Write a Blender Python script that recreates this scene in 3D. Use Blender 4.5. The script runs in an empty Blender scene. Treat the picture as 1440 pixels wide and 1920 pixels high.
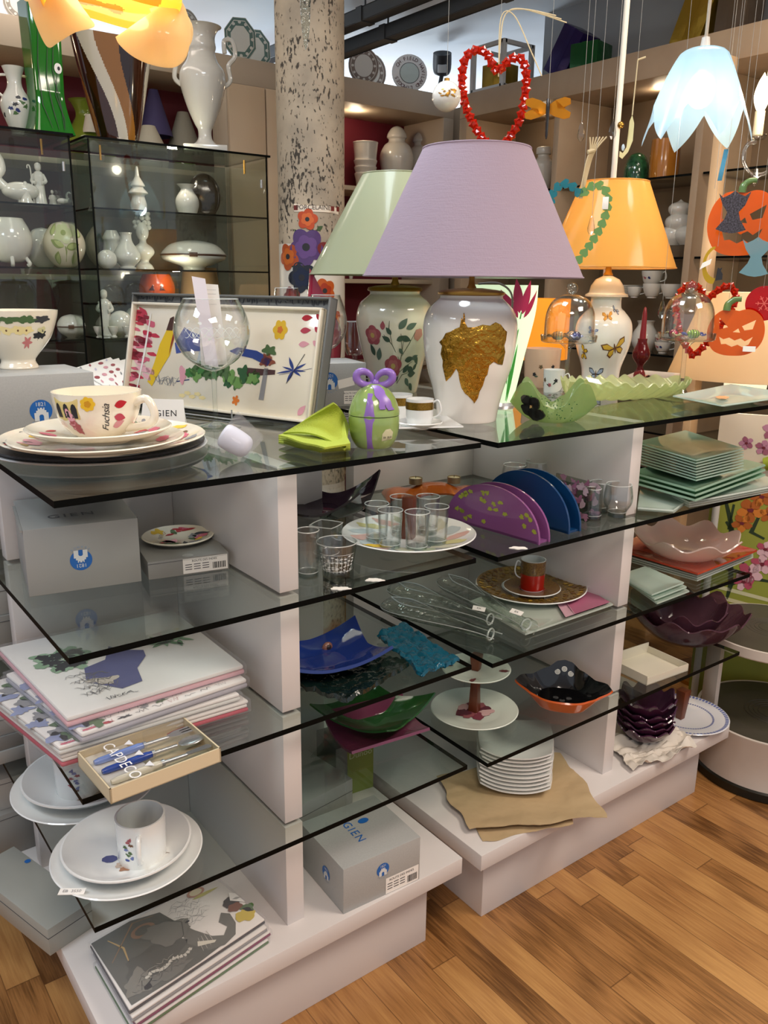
import bpy, bmesh, math, random
from mathutils import Vector as V, Matrix, noise
from mathutils.geometry import delaunay_2d_cdt
S = bpy.context.scene
COL = S.collection
PI = math.pi
rnd = random.Random(7)

# ---------------------------------------------------------------- camera
CAM = V((-.2881, -1.0982, 1.3776))
YAW, PITCH, ROLL, F = .6446, -.2665, .0116, 1568.
_f = V((math.sin(YAW)*math.cos(PITCH), math.cos(YAW)*math.cos(PITCH), math.sin(PITCH)))
_r = V((math.cos(YAW), -math.sin(YAW), 0)); _u = _r.cross(_f)
_R = _r*math.cos(ROLL) + _u*math.sin(ROLL); _U = _u*math.cos(ROLL) - _r*math.sin(ROLL)
cd = bpy.data.cameras.new('camera'); co = bpy.data.objects.new('camera', cd); COL.objects.link(co)
cd.sensor_fit = 'VERTICAL'; cd.sensor_height = 36; cd.lens = F/1920*36; cd.clip_start = .05; cd.clip_end = 60
mw = Matrix((_R, _U, -_f)).transposed().to_4x4(); mw.translation = CAM; co.matrix_world = mw
S.camera = co
def ray(x, y): return _f + _R*((x-720)/F) - _U*((y-960)/F)
def P(x, y, z): d = ray(x, y); return CAM + d*((z-CAM.z)/d.z)
def Yp(x, y, yy): d = ray(x, y); return CAM + d*((yy-CAM.y)/d.y)
def Xp(x, y, xx): d = ray(x, y); return CAM + d*((xx-CAM.x)/d.x)
def Dp(x, y, dep): return CAM + ray(x, y)*dep
def dep(p): return (V(p)-CAM).dot(_f)
def mpp(p): return dep(p)/F
def proj(p): d = V(p)-CAM; w = d.dot(_f); return 720+F*d.dot(_R)/w, 960-F*d.dot(_U)/w
def zat(q, py):
    d0 = V(q)-CAM; c = (960-py)/F; return (c*d0.dot(_f)-d0.dot(_U))/(_U.z-c*_f.z)
def hz(q, h): return zat(q, proj(q)[1]-h)          # real height of something h photo pixels tall standing at q
def kat(q, z): return mpp(V(q)+V((0, 0, z)))
def real(q, prof, off=0):
    out = []
    for r, h in prof:
        z = hz(q, h+off) if h > 8 else max(h, 0)*mpp(q)*.9
        out.append((r*kat(q, z), z))
    return out
T, L2, L3, L4, LB = 1.1, .878, .657, .435, .2147

# ---------------------------------------------------------------- materials
def lin(h):
    if not isinstance(h, str): return tuple(h)+(1,) if len(h) == 3 else tuple(h)
    c = [int(h[i:i+2], 16)/255 for i in (0, 2, 4)]
    return tuple(x/12.92 if x <= .04045 else ((x+.055)/1.055)**2.4 for x in c) + (1,)
_M = {}
def newmat(name):
    m = bpy.data.materials.new(name); m.use_nodes = True
    nt = m.node_tree; nt.nodes.clear()
    out = nt.nodes.new('ShaderNodeOutputMaterial')
    return m, nt, out
def M(hexc, rough=.45, metal=0, coat=0, emit=0, spec=.5, sss=0, bump=None, noise_=None, name=None):
    """plain surface; bump=(scale,strength); noise_=(scale, second colour, sharpness)"""
    key = (hexc, rough, metal, coat, emit, spec, sss, bump, noise_)
    if key in _M: return _M[key]
    m, nt, out = newmat(name or 'surface_'+str(hexc)); N = nt.nodes; L = nt.links
    b = N.new('ShaderNodeBsdfPrincipled'); L.new(b.outputs[0], out.inputs[0])
    b.inputs['Base Color'].default_value = lin(hexc); b.inputs['Roughness'].default_value = rough
    b.inputs['Metallic'].default_value = metal; b.inputs['Coat Weight'].default_value = coat
    b.inputs['Coat Roughness'].default_value = .05
    b.inputs['Specular IOR Level'].default_value = spec
    if sss: b.inputs['Subsurface Weight'].default_value = sss; b.inputs['Subsurface Radius'].default_value = (.01, .008, .006)
    if emit: b.inputs['Emission Color'].default_value = lin(hexc); b.inputs['Emission Strength'].default_value = emit
    if bump or noise_:
        tc = N.new('ShaderNodeTexCoord')
    if noise_:
        n = N.new('ShaderNodeTexNoise'); n.inputs['Scale'].default_value = noise_[0]; n.inputs['Detail'].default_value = 5
        L.new(tc.outputs['Object'], n.inputs['Vector'])
        r = N.new('ShaderNodeValToRGB'); w = noise_[2]
        r.color_ramp.elements[0].position = .5-w; r.color_ramp.elements[1].position = .5+w
        r.color_ramp.elements[0].color = lin(hexc); r.color_ramp.elements[1].color = lin(noise_[1])
        L.new(n.outputs[0], r.inputs[0]); L.new(r.outputs[0], b.inputs['Base Color'])
        if emit: L.new(r.outputs[0], b.inputs['Emission Color'])
    if bump:
        n = N.new('ShaderNodeTexNoise'); n.inputs['Scale'].default_value = bump[0]; n.inputs['Detail'].default_value = 3
        L.new(tc.outputs['Object'], n.inputs['Vector'])
        bp = N.new('ShaderNodeBump'); bp.inputs['Strength'].default_value = bump[1]; bp.inputs['Distance'].default_value = .01
        L.new(n.outputs[0], bp.inputs['Height']); L.new(bp.outputs[0], b.inputs['Normal'])
    _M[key] = m; return m
def G(tint='f2f8f5', edge='7d8f88', refl=1.0, name='clear_glass', rough=.0, ior=1.5, bump=None):
    """thin-walled blown or float glass: tinted see-through, darker where the wall is seen edge-on, fresnel reflection"""
    key = ('G', tint, edge, refl, rough, ior, bump)
    if key in _M: return _M[key]
    m, nt, out = newmat(name); N = nt.nodes; L = nt.links
    lw = N.new('ShaderNodeLayerWeight'); lw.inputs[0].default_value = .35
    rp = N.new('ShaderNodeValToRGB'); rp.color_ramp.elements[0].position = .25; rp.color_ramp.elements[1].position = .95
    rp.color_ramp.elements[0].color = lin(tint); rp.color_ramp.elements[1].color = lin(edge)
    L.new(lw.outputs['Facing'], rp.inputs[0])
    t = N.new('ShaderNodeBsdfTransparent'); L.new(rp.outputs[0], t.inputs[0])
    g = N.new('ShaderNodeBsdfGlossy'); g.inputs['Roughness'].default_value = rough
    g.inputs[0].default_value = (refl, refl, refl, 1)
    fr = N.new('ShaderNodeFresnel'); ge = N.new('ShaderNodeNewGeometry'); ma = N.new('ShaderNodeMath'); ma.operation = 'MULTIPLY_ADD'
    L.new(ge.outputs['Backfacing'], ma.inputs[0]); ma.inputs[1].default_value = 1/ior-ior; ma.inputs[2].default_value = ior; L.new(ma.outputs[0], fr.inputs[0])
    mx = N.new('ShaderNodeMixShader'); L.new(fr.outputs[0], mx.inputs[0]); L.new(t.outputs[0], mx.inputs[1]); L.new(g.outputs[0], mx.inputs[2])
    if bump:
        tc = N.new('ShaderNodeTexCoord'); n = N.new('ShaderNodeTexNoise'); n.inputs['Scale'].default_value = bump[0]
        L.new(tc.outputs['Object'], n.inputs['Vector'])
        bp = N.new('ShaderNodeBump'); bp.inputs['Strength'].default_value = bump[1]; bp.inputs['Distance'].default_value = .01
        L.new(n.outputs[0], bp.inputs['Height'])
        for x in (g, fr, lw): L.new(bp.outputs[0], x.inputs['Normal'])
    L.new(mx.outputs[0], out.inputs[0]); _M[key] = m; return m
def CG(hexc, body=.6, tint=None, rough=.05, emit=0, bump=None, name='coloured_glass', tl=0):
    """fused coloured glass: part body colour, part see-through, glossy; tl = share of light let through the body (translucent)"""
    key = ('CG', hexc, body, tint, rough, emit, bump, tl)
    if key in _M: return _M[key]
    m, nt, out = newmat(name); N = nt.nodes; L = nt.links
    b = N.new('ShaderNodeBsdfPrincipled'); b.inputs['Base Color'].default_value = lin(hexc); b.inputs['Roughness'].default_value = rough
    b.inputs['Coat Weight'].default_value = .6; b.inputs['Coat Roughness'].default_value = .03
    if emit: b.inputs['Emission Color'].default_value = lin(hexc); b.inputs['Emission Strength'].default_value = emit
    src = b.outputs[0]
    if tl:
        d = N.new('ShaderNodeBsdfTranslucent'); d.inputs[0].default_value = lin(hexc)
        a = N.new('ShaderNodeMixShader'); a.inputs[0].default_value = tl; L.new(src, a.inputs[1]); L.new(d.outputs[0], a.inputs[2]); src = a.outputs[0]
    t = N.new('ShaderNodeBsdfTransparent'); t.inputs[0].default_value = lin(tint or hexc)
    mx = N.new('ShaderNodeMixShader'); mx.inputs[0].default_value = body
    L.new(t.outputs[0], mx.inputs[1]); L.new(src, mx.inputs[2]); L.new(mx.outputs[0], out.inputs[0])
    if bump:
        tc = N.new('ShaderNodeTexCoord'); n = N.new('ShaderNodeTexNoise'); n.inputs['Scale'].default_value = bump[0]
        L.new(tc.outputs['Object'], n.inputs['Vector'])
        bp = N.new('ShaderNodeBump'); bp.inputs['Strength'].default_value = bump[1]; bp.inputs['Distance'].default_value = .01
        L.new(n.outputs[0], bp.inputs['Height']); L.new(bp.outputs[0], b.inputs['Normal'])
    _M[key] = m; return m
def shade_mat(hexc, tl=.45, weave=0, rough=.8, coat=0):
    """lampshade cloth: diffuse plus translucent, optional linen weave bump"""
    key = ('SH', hexc, tl, weave, rough, coat)
    if key in _M: return _M[key]
    m, nt, out = newmat('lampshade_cloth'); N = nt.nodes; L = nt.links
    b = N.new('ShaderNodeBsdfPrincipled'); b.inputs['Base Color'].default_value = lin(hexc); b.inputs['Roughness'].default_value = rough
    b.inputs['Coat Weight'].default_value = coat; b.inputs['Coat Roughness'].default_value = .12
    d = N.new('ShaderNodeBsdfTranslucent'); d.inputs[0].default_value = lin(hexc)
    a = N.new('ShaderNodeMixShader'); a.inputs[0].default_value = tl
    L.new(b.outputs[0], a.inputs[1]); L.new(d.outputs[0], a.inputs[2]); L.new(a.outputs[0], out.inputs[0])
    if weave:
        tc = N.new('ShaderNodeTexCoord'); mp = N.new('ShaderNodeMapping'); mp.inputs['Scale'].default_value = (40, 40, 420)
        mp2 = N.new('ShaderNodeMapping'); mp2.inputs['Scale'].default_value = (420, 420, 40)
        n = N.new('ShaderNodeTexNoise'); n2 = N.new('ShaderNodeTexNoise'); n.inputs['Scale'].default_value = 1; n2.inputs['Scale'].default_value = 1
        L.new(tc.outputs['Object'], mp.inputs[0]); L.new(mp.outputs[0], n.inputs['Vector'])
        L.new(tc.outputs['Object'], mp2.inputs[0]); L.new(mp2.outputs[0], n2.inputs['Vector'])
        ad = N.new('ShaderNodeMath'); L.new(n.outputs[0], ad.inputs[0]); L.new(n2.outputs[0], ad.inputs[1])
        bp = N.new('ShaderNodeBump'); bp.inputs['Strength'].default_value = weave; bp.inputs['Distance'].default_value = .002
        L.new(ad.outputs[0], bp.inputs['Height']); L.new(bp.outputs[0], b.inputs['Normal'])
    _M[key] = m; return m

# ---------------------------------------------------------------- shape helpers
def cr(pts, n=5):
    """Catmull-Rom through points (any dimension)"""
    out = []; m = len(pts)
    for i in range(m-1):
        p0, p1, p2, p3 = pts[max(i-1, 0)], pts[i], pts[i+1], pts[min(i+2, m-1)]
        for k in range(n):
            t = k/n
            out.append(tuple(.5*((2*b)+(-a+c)*t+(2*a-5*b+4*c-d)*t*t+(-a+3*b-3*c+d)*t**3) for a, b, c, d in zip(p0, p1, p2, p3)))
    out.append(tuple(pts[-1])); return out
def prof_r(prof):
    """outer radius as a function of height"""
    def f(z):
        for (r0, z0), (r1, z1) in zip(prof, prof[1:]):
            if min(z0, z1) <= z <= max(z0, z1) and abs(z1-z0) > 1e-9: return r0+(r1-r0)*(z-z0)/(z1-z0)
        return prof[0][0] if z < prof[0][1] else prof[-1][0]
    return f
def prof_z(prof):
    """height as a function of radius (dishes)"""
    q = sorted(prof)
    def f(r):
        for (r0, z0), (r1, z1) in zip(q, q[1:]):
            if r0 <= r <= r1 and r1-r0 > 1e-9: return z0+(z1-z0)*(r-r0)/(r1-r0)
        return q[-1][1] if r > q[-1][0] else q[0][1]
    return f
def vase_map(prof, face_xy=None, ang=None, eps=.0006, c=(0, 0)):
    """(u along the girth, v height) -> point on a turned body, u=0 facing the camera (or ang)"""
    f = prof_r(prof)
    a0 = ang if ang is not None else math.atan2(CAM.y-face_xy[1], CAM.x-face_xy[0])
    R = max(r for r, z in prof)
    def m(u, v):
        a = a0+u/R; r = f(v)+eps
        return V((c[0]+r*math.cos(a), c[1]+r*math.sin(a), v))
    return m
def dish_map(prof, eps=.0006):
    f = prof_z(prof)
    return lambda x, y: V((x, y, f(math.hypot(x, y))+eps))
def plane_map(o, ux, uy, eps=.0006):
    o, ux, uy = V(o), V(ux), V(uy); n = ux.cross(uy).normalized()
    return lambda x, y: o+ux*x+uy*y+n*eps
def ell(cx, cy, rx, ry=None, n=20, rot=0):
    ry = rx if ry is None else ry; c, s = math.cos(rot), math.sin(rot)
    return [(cx+rx*math.cos(t)*c-ry*math.sin(t)*s, cy+rx*math.cos(t)*s+ry*math.sin(t)*c) for t in (2*PI*i/n for i in range(n))]
def flower(cx, cy, r, k=5, d=.3, rot=0, n=40):
    return [(cx+r*(1-d+d*abs(math.cos(k*t/2)))*math.cos(t+rot), cy+r*(1-d+d*abs(math.cos(k*t/2)))*math.sin(t+rot)) for t in (2*PI*i/n for i in range(n))]
def leaf(cx, cy, l, w, rot=0, n=9):
    c, s = math.cos(rot), math.sin(rot); q = []
    for i in range(n+1): t = i/n; q.append((l*t, w/2*math.sin(PI*t**.8)))
    for i in range(n-1, 0, -1): t = i/n; q.append((l*t, -w/2*math.sin(PI*t**.8)))
    return [(cx+x*c-y*s, cy+x*s+y*c) for x, y in q]
def blob(cx, cy, rx, ry, seed=0, k=.25, n=26, rot=0):
    r_ = random.Random(seed); a = [r_.uniform(-1, 1) for _ in range(10)]; out = []; c, s = math.cos(rot), math.sin(rot)
    for i in range(n):
        t = 2*PI*i/n
        q = 1+k*(a[0]*math.sin(2*t+a[1]*3)+a[2]*math.sin(3*t+a[3]*3)+.8*a[4]*math.sin(5*t+a[5]*3)+.6*a[6]*math.sin(8*t+a[7]*3))/1.6
        x, y = rx*q*math.cos(t), ry*q*math.sin(t); out.append((cx+x*c-y*s, cy+x*s+y*c))
    return out
def stroke(pts, w):
    """polyline -> thin ribbon polygon, tapered ends"""
    L_, R_ = [], []
    for i, p in enumerate(pts):
        a = pts[max(i-1, 0)]; b = pts[min(i+1, len(pts)-1)]
        dx, dy = b[0]-a[0], b[1]-a[1]; l = math.hypot(dx, dy) or 1
        k = w/2*(.5 if i in (0, len(pts)-1) else 1)
        L_.append((p[0]-dy/l*k, p[1]+dx/l*k)); R_.append((p[0]+dy/l*k, p[1]-dx/l*k))
    return L_+R_[::-1]
def squiggle(cx, cy, w, h, seed, n=16, t=.0012):
    r_ = random.Random(seed)
    return stroke([(cx-w/2+w*i/n, cy+r_.uniform(-h, h)) for i in range(n+1)], t)
_txt = {}
def text_tris(s, size=1., align='CENTER', spacing=1.0):
    key = (s, align, spacing)
    if key not in _txt:
        cu = bpy.data.curves.new('lettering', 'FONT'); cu.body = s; cu.align_x = align; cu.align_y = 'CENTER'; cu.space_character = spacing
        cu.resolution_u = 3
        o = bpy.data.objects.new('lettering', cu); COL.objects.link(o)
        dg = bpy.context.evaluated_depsgraph_get(); me = o.evaluated_get(dg).to_mesh()
        me.calc_loop_triangles()
        _txt[key] = ([(v.co.x, v.co.y) for v in me.vertices], [tuple(t.vertices) for t in me.loop_triangles])
        bpy.data.objects.remove(o); bpy.data.curves.remove(cu)
    vs, fs = _txt[key]
    return [(x*size, y*size) for x, y in vs], fs
class B:
    """collects geometry for ONE mesh object"""
    def __init__(s): s.bm = bmesh.new(); s.mats = []
    def mi(s, m):
        if m not in s.mats: s.mats.append(m)
        return s.mats.index(m)
    def face(s, pts, m):
        f = s.bm.faces.new([s.bm.verts.new(p) for p in pts]); f.material_index = s.mi(m); return f
    def box(s, lo, hi, m, bev=0, mat4=None, seg=2):
        r = bmesh.ops.create_cube(s.bm, size=1); vs = r['verts']
        for v in vs: v.co = V(((lo[i]+hi[i])/2+v.co[i]*(hi[i]-lo[i]) for i in range(3)))
        return s._fin(vs, m, bev, mat4, seg)
    def _fin(s, vs, m, bev, mat4, seg=2):
        i = s.mi(m); fs = {f for v in vs for f in v.link_faces}
        for f in fs: f.material_index = i
        if bev:
            es = list({e for v in vs for e in v.link_edges})
            r = bmesh.ops.bevel(s.bm, geom=es, offset=bev, segments=seg, affect='EDGES', profile=.5)
            vs = list({v for f in r['faces'] for v in f.verts} | {v for v in vs if v.is_valid})
            for f in r['faces']: f.material_index = i
        if mat4 is not None: bmesh.ops.transform(s.bm, matrix=mat4, verts=[v for v in vs if v.is_valid])
        return vs
    def hexa(s, bot, top, m, bev=0, seg=2):
        """box from 4 bottom and 4 top corners"""
        vb = [s.bm.verts.new(p) for p in bot]; vt = [s.bm.verts.new(p) for p in top]
        s.bm.faces.new(vb[::-1]); s.bm.faces.new(vt)
        for i in range(4): s.bm.faces.new((vb[i], vb[(i+1) % 4], vt[(i+1) % 4], vt[i]))
        return s._fin(vb+vt, m, bev, None, seg)
    def lathe(s, prof, m, seg=40, c=(0, 0, 0), fn=None, mfn=None):
        rings = []
        for r, z in prof:
            if r < 1e-6: rings.append([s.bm.verts.new((c[0], c[1], c[2]+z))]*seg); continue
            ring = []
            for k in range(seg):
                a = 2*PI*k/seg; p = V((r*math.cos(a), r*math.sin(a), z))
                if fn: p = fn(p, a, r, z)
                ring.append(s.bm.verts.new((c[0]+p[0], c[1]+p[1], c[2]+p[2])))
            rings.append(ring)
        for j in range(len(rings)-1):
            mm = s.mi(mfn(j, prof[j], prof[j+1]) if mfn else m)
            for k in range(seg):
                q = [rings[j][k], rings[j][(k+1) % seg], rings[j+1][(k+1) % seg], rings[j+1][k]]
                u = []
                for v in q:
                    if v not in u: u.append(v)
                if len(u) > 2:
                    try: f = s.bm.faces.new(u); f.material_index = mm
                    except ValueError: pass
        return rings
    def grid(s, fn, nu, nv, m, cu=False, cv=False, thick=0, mfn=None):
        vs = [[s.bm.verts.new(fn(i/nu, j/nv)) for j in range(nv+(0 if cv else 1))] for i in range(nu+(0 if cu else 1))]
        fs = []; A, Bn = len(vs), len(vs[0])
        for i in range(nu):
            for j in range(nv):
                f = s.bm.faces.new((vs[i][j], vs[(i+1) % A][j], vs[(i+1) % A][(j+1) % Bn], vs[i][(j+1) % Bn]))
                f.material_index = s.mi(mfn((i+.5)/nu, (j+.5)/nv) if mfn else m); fs.append(f)
        if thick:
            bmesh.ops.recalc_face_normals(s.bm, faces=fs)
            bmesh.ops.solidify(s.bm, geom=fs, thickness=thick)
        return fs
    def tube(s, pts, r, m, seg=8, closed=False, cap=True):
        pts = [V(p) for p in pts]; n = len(pts); rr = r if isinstance(r, (list, tuple)) else [r]*n
        rings = []; up = None
        for i, p in enumerate(pts):
            a = pts[(i-1) % n] if (closed or i > 0) else p; b = pts[(i+1) % n] if (closed or i < n-1) else p
            t = (b-a).normalized()
            if up is None: up = V((0, 0, 1)) if abs(t.z) < .9 else V((1, 0, 0))
            x = up.cross(t)
            if x.length < 1e-6: x = V((1, 0, 0)).cross(t)
            x.normalize(); y = t.cross(x).normalized(); up = y
            rings.append([s.bm.verts.new(p+x*(rr[i]*math.cos(2*PI*k/seg))+y*(rr[i]*math.sin(2*PI*k/seg))) for k in range(seg)])
        i_ = s.mi(m)
        for j in range(n if closed else n-1):
            A, Bq = rings[j], rings[(j+1) % n]
            for k in range(seg):
                f = s.bm.faces.new((A[k], A[(k+1) % seg], Bq[(k+1) % seg], Bq[k])); f.material_index = i_
        if cap and not closed:
            for q in (rings[0][::-1], rings[-1]): f = s.bm.faces.new(q); f.material_index = i_
    def ball(s, c, r, m, su=16, sv=10, sc=(1, 1, 1)):
        s.lathe([(r*math.sin(PI*j/sv) if 0 < j < sv else 0, -r*math.cos(PI*j/sv)*sc[2]) for j in range(sv+1)], m, su, c, fn=lambda p, a, rr, z: V((p.x*sc[0], p.y*sc[1], p.z)))
    def prism(s, pts, h, m, mp=None, bev=0):
        """2-D outline extruded by h; mp: (x,y,z)->point"""
        mp = mp or (lambda x, y, z: V((x, y, z)))
        n = len(pts); lo = [s.bm.verts.new(mp(x, y, 0)) for x, y in pts]; hi = [s.bm.verts.new(mp(x, y, h)) for x, y in pts]
        i_ = s.mi(m); fs = [s.bm.faces.new(lo[::-1]), s.bm.faces.new(hi)]
        for k in range(n): fs.append(s.bm.faces.new((lo[k], lo[(k+1) % n], hi[(k+1) % n], hi[k])))
        for f in fs: f.material_index = i_
        bmesh.ops.triangulate(s.bm, faces=fs[:2])
    def decal(s, pts, mp, m, h=None):
        """filled outline laid on a surface"""
        xs = [p[0] for p in pts]; ys = [p[1] for p in pts]; w = max(max(xs)-min(xs), max(ys)-min(ys)) or 1e-3
        h = h or w/6; q = [V(p) for p in pts]; n = len(q)
        def inside(x, y):
            c = False
            for i in range(n):
                (x1, y1), (x2, y2) = pts[i], pts[i-1]
                if (y1 > y) != (y2 > y) and x < (x2-x1)*(y-y1)/(y2-y1)+x1: c = not c
            return c
        y = min(ys)+h/2
        while y < max(ys):
            x = min(xs)+h/2
            while x < max(xs):
                if inside(x, y): q.append(V((x, y)))
                x += h
            y += h
        try: vs, es, fs, *_ = delaunay_2d_cdt(q, [(i, (i+1) % n) for i in range(n)], [], 1, 1e-7)
        except Exception: return
        bv = [s.bm.verts.new(mp(v.x, v.y)) for v in vs]; i_ = s.mi(m)
        for f in fs:
            try: s.bm.faces.new([bv[k] for k in f]).material_index = i_
            except ValueError: pass
    def text(s, body, mp, size, m, align='CENTER', spacing=1.0, at=(0, 0), rot=0, shear=0):
        vs, fs = text_tris(body, size, align, spacing); vs = [(x+y*shear, y) for x, y in vs]; i_ = s.mi(m); c, sn = math.cos(rot), math.sin(rot)
        bv = [s.bm.verts.new(mp(at[0]+x*c-y*sn, at[1]+x*sn+y*c)) for x, y in vs]
        for f in fs:
            try: s.bm.faces.new([bv[k] for k in f]).material_index = i_
            except ValueError: pass
    def build(s, name, parent=None, loc=(0, 0, 0), rz=0, ang=40, smooth=True, rot=None):
        bm = s.bm
        if len(bm.verts) < 60000: bmesh.ops.remove_doubles(bm, verts=bm.verts, dist=1e-6)
        me = bpy.data.meshes.new(name); bm.to_mesh(me); bm.free()
        for m in s.mats: me.materials.append(m)
        if smooth:
            me.shade_smooth(); me.set_sharp_from_angle(angle=math.radians(ang))
        o = bpy.data.objects.new(name, me); COL.objects.link(o)
        o.location = loc; o.rotation_euler = rot or (0, 0, rz)
        if parent: o.parent = parent
        return o
def tag(o, label, cat, group=None, kind=None):
    if label: o['label'] = label
    if cat: o['category'] = cat
    if group: o['group'] = group
    if kind: o['kind'] = kind
    return o
def thing(name, label, cat, loc=(0, 0, 0), rz=0, group=None, rot=None):
    o = bpy.data.objects.new(name, None); COL.objects.link(o); o.empty_display_size = .02
    o.location = loc; o.rotation_euler = rot or (0, 0, rz)
    return tag(o, label, cat, group)
def dup(root, loc, rz=0, label=None, group=None, scale=None):
    r = root.copy(); COL.objects.link(r); r.location = loc; r.rotation_euler = (0, 0, rz)
    if scale: r.scale = (scale,)*3
    if label: r['label'] = label
    if group: r['group'] = group
    for ch in list(root.children):
        c = ch.copy(); COL.objects.link(c); c.parent = r
        for g in list(ch.children):
            d = g.copy(); COL.objects.link(d); d.parent = c
    return r
def struct(o): o['kind'] = 'structure'; return o
def wall_thick(prof, t):
    """outer profile (bottom->top) -> closed thin-walled vessel profile (outer up, inner down)"""
    inner = [(max(r-t, 0), max(z, prof[0][1]+t)) for r, z in prof if r > 1e-6]
    return [(0, prof[0][1])]+list(prof)+inner[::-1]+[(0, prof[0][1]+t)]
def face_ang(p): return math.atan2(CAM.y-p[1], CAM.x-p[0])
# ================================================================ room
WHITE = M('d9d3d0', .35, bump=(60, .02)); WHITE_SIDE = WHITE
BEIGE = M('c4b29c', .55); WOOD_BEIGE = M('a08870', .5, noise_=(6, 'b09a80', .3)); BURG = M('6a1526', .6)
def floor_mat():
    m, nt, out = newmat('oak_laminate'); N = nt.nodes; L = nt.links
    def mth(op, a, b=None, c=None):
        n = N.new('ShaderNodeMath'); n.operation = op
        for i, x in enumerate((a, b, c)):
            if x is None: continue
            if isinstance(x, (int, float)): n.inputs[i].default_value = x
            else: L.new(x, n.inputs[i])
        return n.outputs[0]
    tc = N.new('ShaderNodeTexCoord'); sp = N.new('ShaderNodeSeparateXYZ'); L.new(tc.outputs['Object'], sp.inputs[0])
    x, y = sp.outputs[0], sp.outputs[1]
    u = mth('DIVIDE', x, .066); row = mth('FLOOR', u); fu = mth('SUBTRACT', u, row)
    wn = N.new('ShaderNodeTexWhiteNoise'); wn.noise_dimensions = '1D'; L.new(row, wn.inputs['W'])
    v = mth('ADD', mth('DIVIDE', y, .55), mth('MULTIPLY', wn.outputs[0], 7.3)); cell = mth('FLOOR', v); fv = mth('SUBTRACT', v, cell)
    cb = N.new('ShaderNodeCombineXYZ'); L.new(row, cb.inputs[0]); L.new(cell, cb.inputs[1])
    w2 = N.new('ShaderNodeTexWhiteNoise'); w2.noise_dimensions = '2D'; L.new(cb.outputs[0], w2.inputs[0])
    # grain: stretched along the board, shifted per board
    sh = N.new('ShaderNodeVectorMath'); sh.operation = 'MULTIPLY_ADD'; L.new(w2.outputs['Color'], sh.inputs[0]); sh.inputs[1].default_value = (9, 9, 9)
    L.new(tc.outputs['Object'], sh.inputs[2])
    mp = N.new('ShaderNodeMapping'); mp.inputs['Scale'].default_value = (150, 6, 1); L.new(sh.outputs[0], mp.inputs[0])
    n1 = N.new('ShaderNodeTexNoise'); n1.inputs['Scale'].default_value = 1.6; n1.inputs['Detail'].default_value = 6; n1.inputs['Roughness'].default_value = .65; L.new(mp.outputs[0], n1.inputs['Vector'])
    mp2 = N.new('ShaderNodeMapping'); mp2.inputs['Scale'].default_value = (16, .9, 1); L.new(sh.outputs[0], mp2.inputs[0])
    wv = N.new('ShaderNodeTexWave'); wv.wave_type = 'RINGS'; wv.inputs['Scale'].default_value = 2.4; wv.inputs['Distortion'].default_value = 4; wv.inputs['Detail'].default_value = 2; wv.inputs['Detail Scale'].default_value = 1.2
    L.new(mp2.outputs[0], wv.inputs['Vector'])
    g = mth('ADD', mth('MULTIPLY', n1.outputs[0], .75), mth('MULTIPLY', wv.outputs[1], .16))
    g = mth('ADD', g, mth('MULTIPLY', mth('SUBTRACT', w2.outputs[0], .5), .42))
    rp = N.new('ShaderNodeValToRGB'); e = rp.color_ramp.elements
    e[0].position = .15; e[0].color = lin('5e3c1b'); e[1].position = .88; e[1].color = lin('c4955a')
    k = e.new(.45); k.color = lin('9f7040')
    L.new(g, rp.inputs[0])
    su = mth('LESS_THAN', mth('MINIMUM', fu, mth('SUBTRACT', 1, fu)), .014)
    sv = mth('LESS_THAN', mth('MINIMUM', fv, mth('SUBTRACT', 1, fv)), .0025)
    mx = N.new('ShaderNodeMix'); mx.data_type = 'RGBA'; L.new(mth('MULTIPLY', mth('MAXIMUM', su, sv), .6), mx.inputs[0])
    L.new(rp.outputs[0], mx.inputs[6]); mx.inputs[7].default_value = lin('4a2a14')
    b = N.new('ShaderNodeBsdfPrincipled'); b.inputs['Roughness'].default_value = .33; L.new(mx.outputs[2], b.inputs['Base Color'])
    bp = N.new('ShaderNodeBump'); bp.inputs['Strength'].default_value = .05; bp.inputs['Distance'].default_value = .002; L.new(n1.outputs[0], bp.inputs['Height']); L.new(bp.outputs[0], b.inputs['Normal'])
    L.new(b.outputs[0], out.inputs[0]); return m
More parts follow.
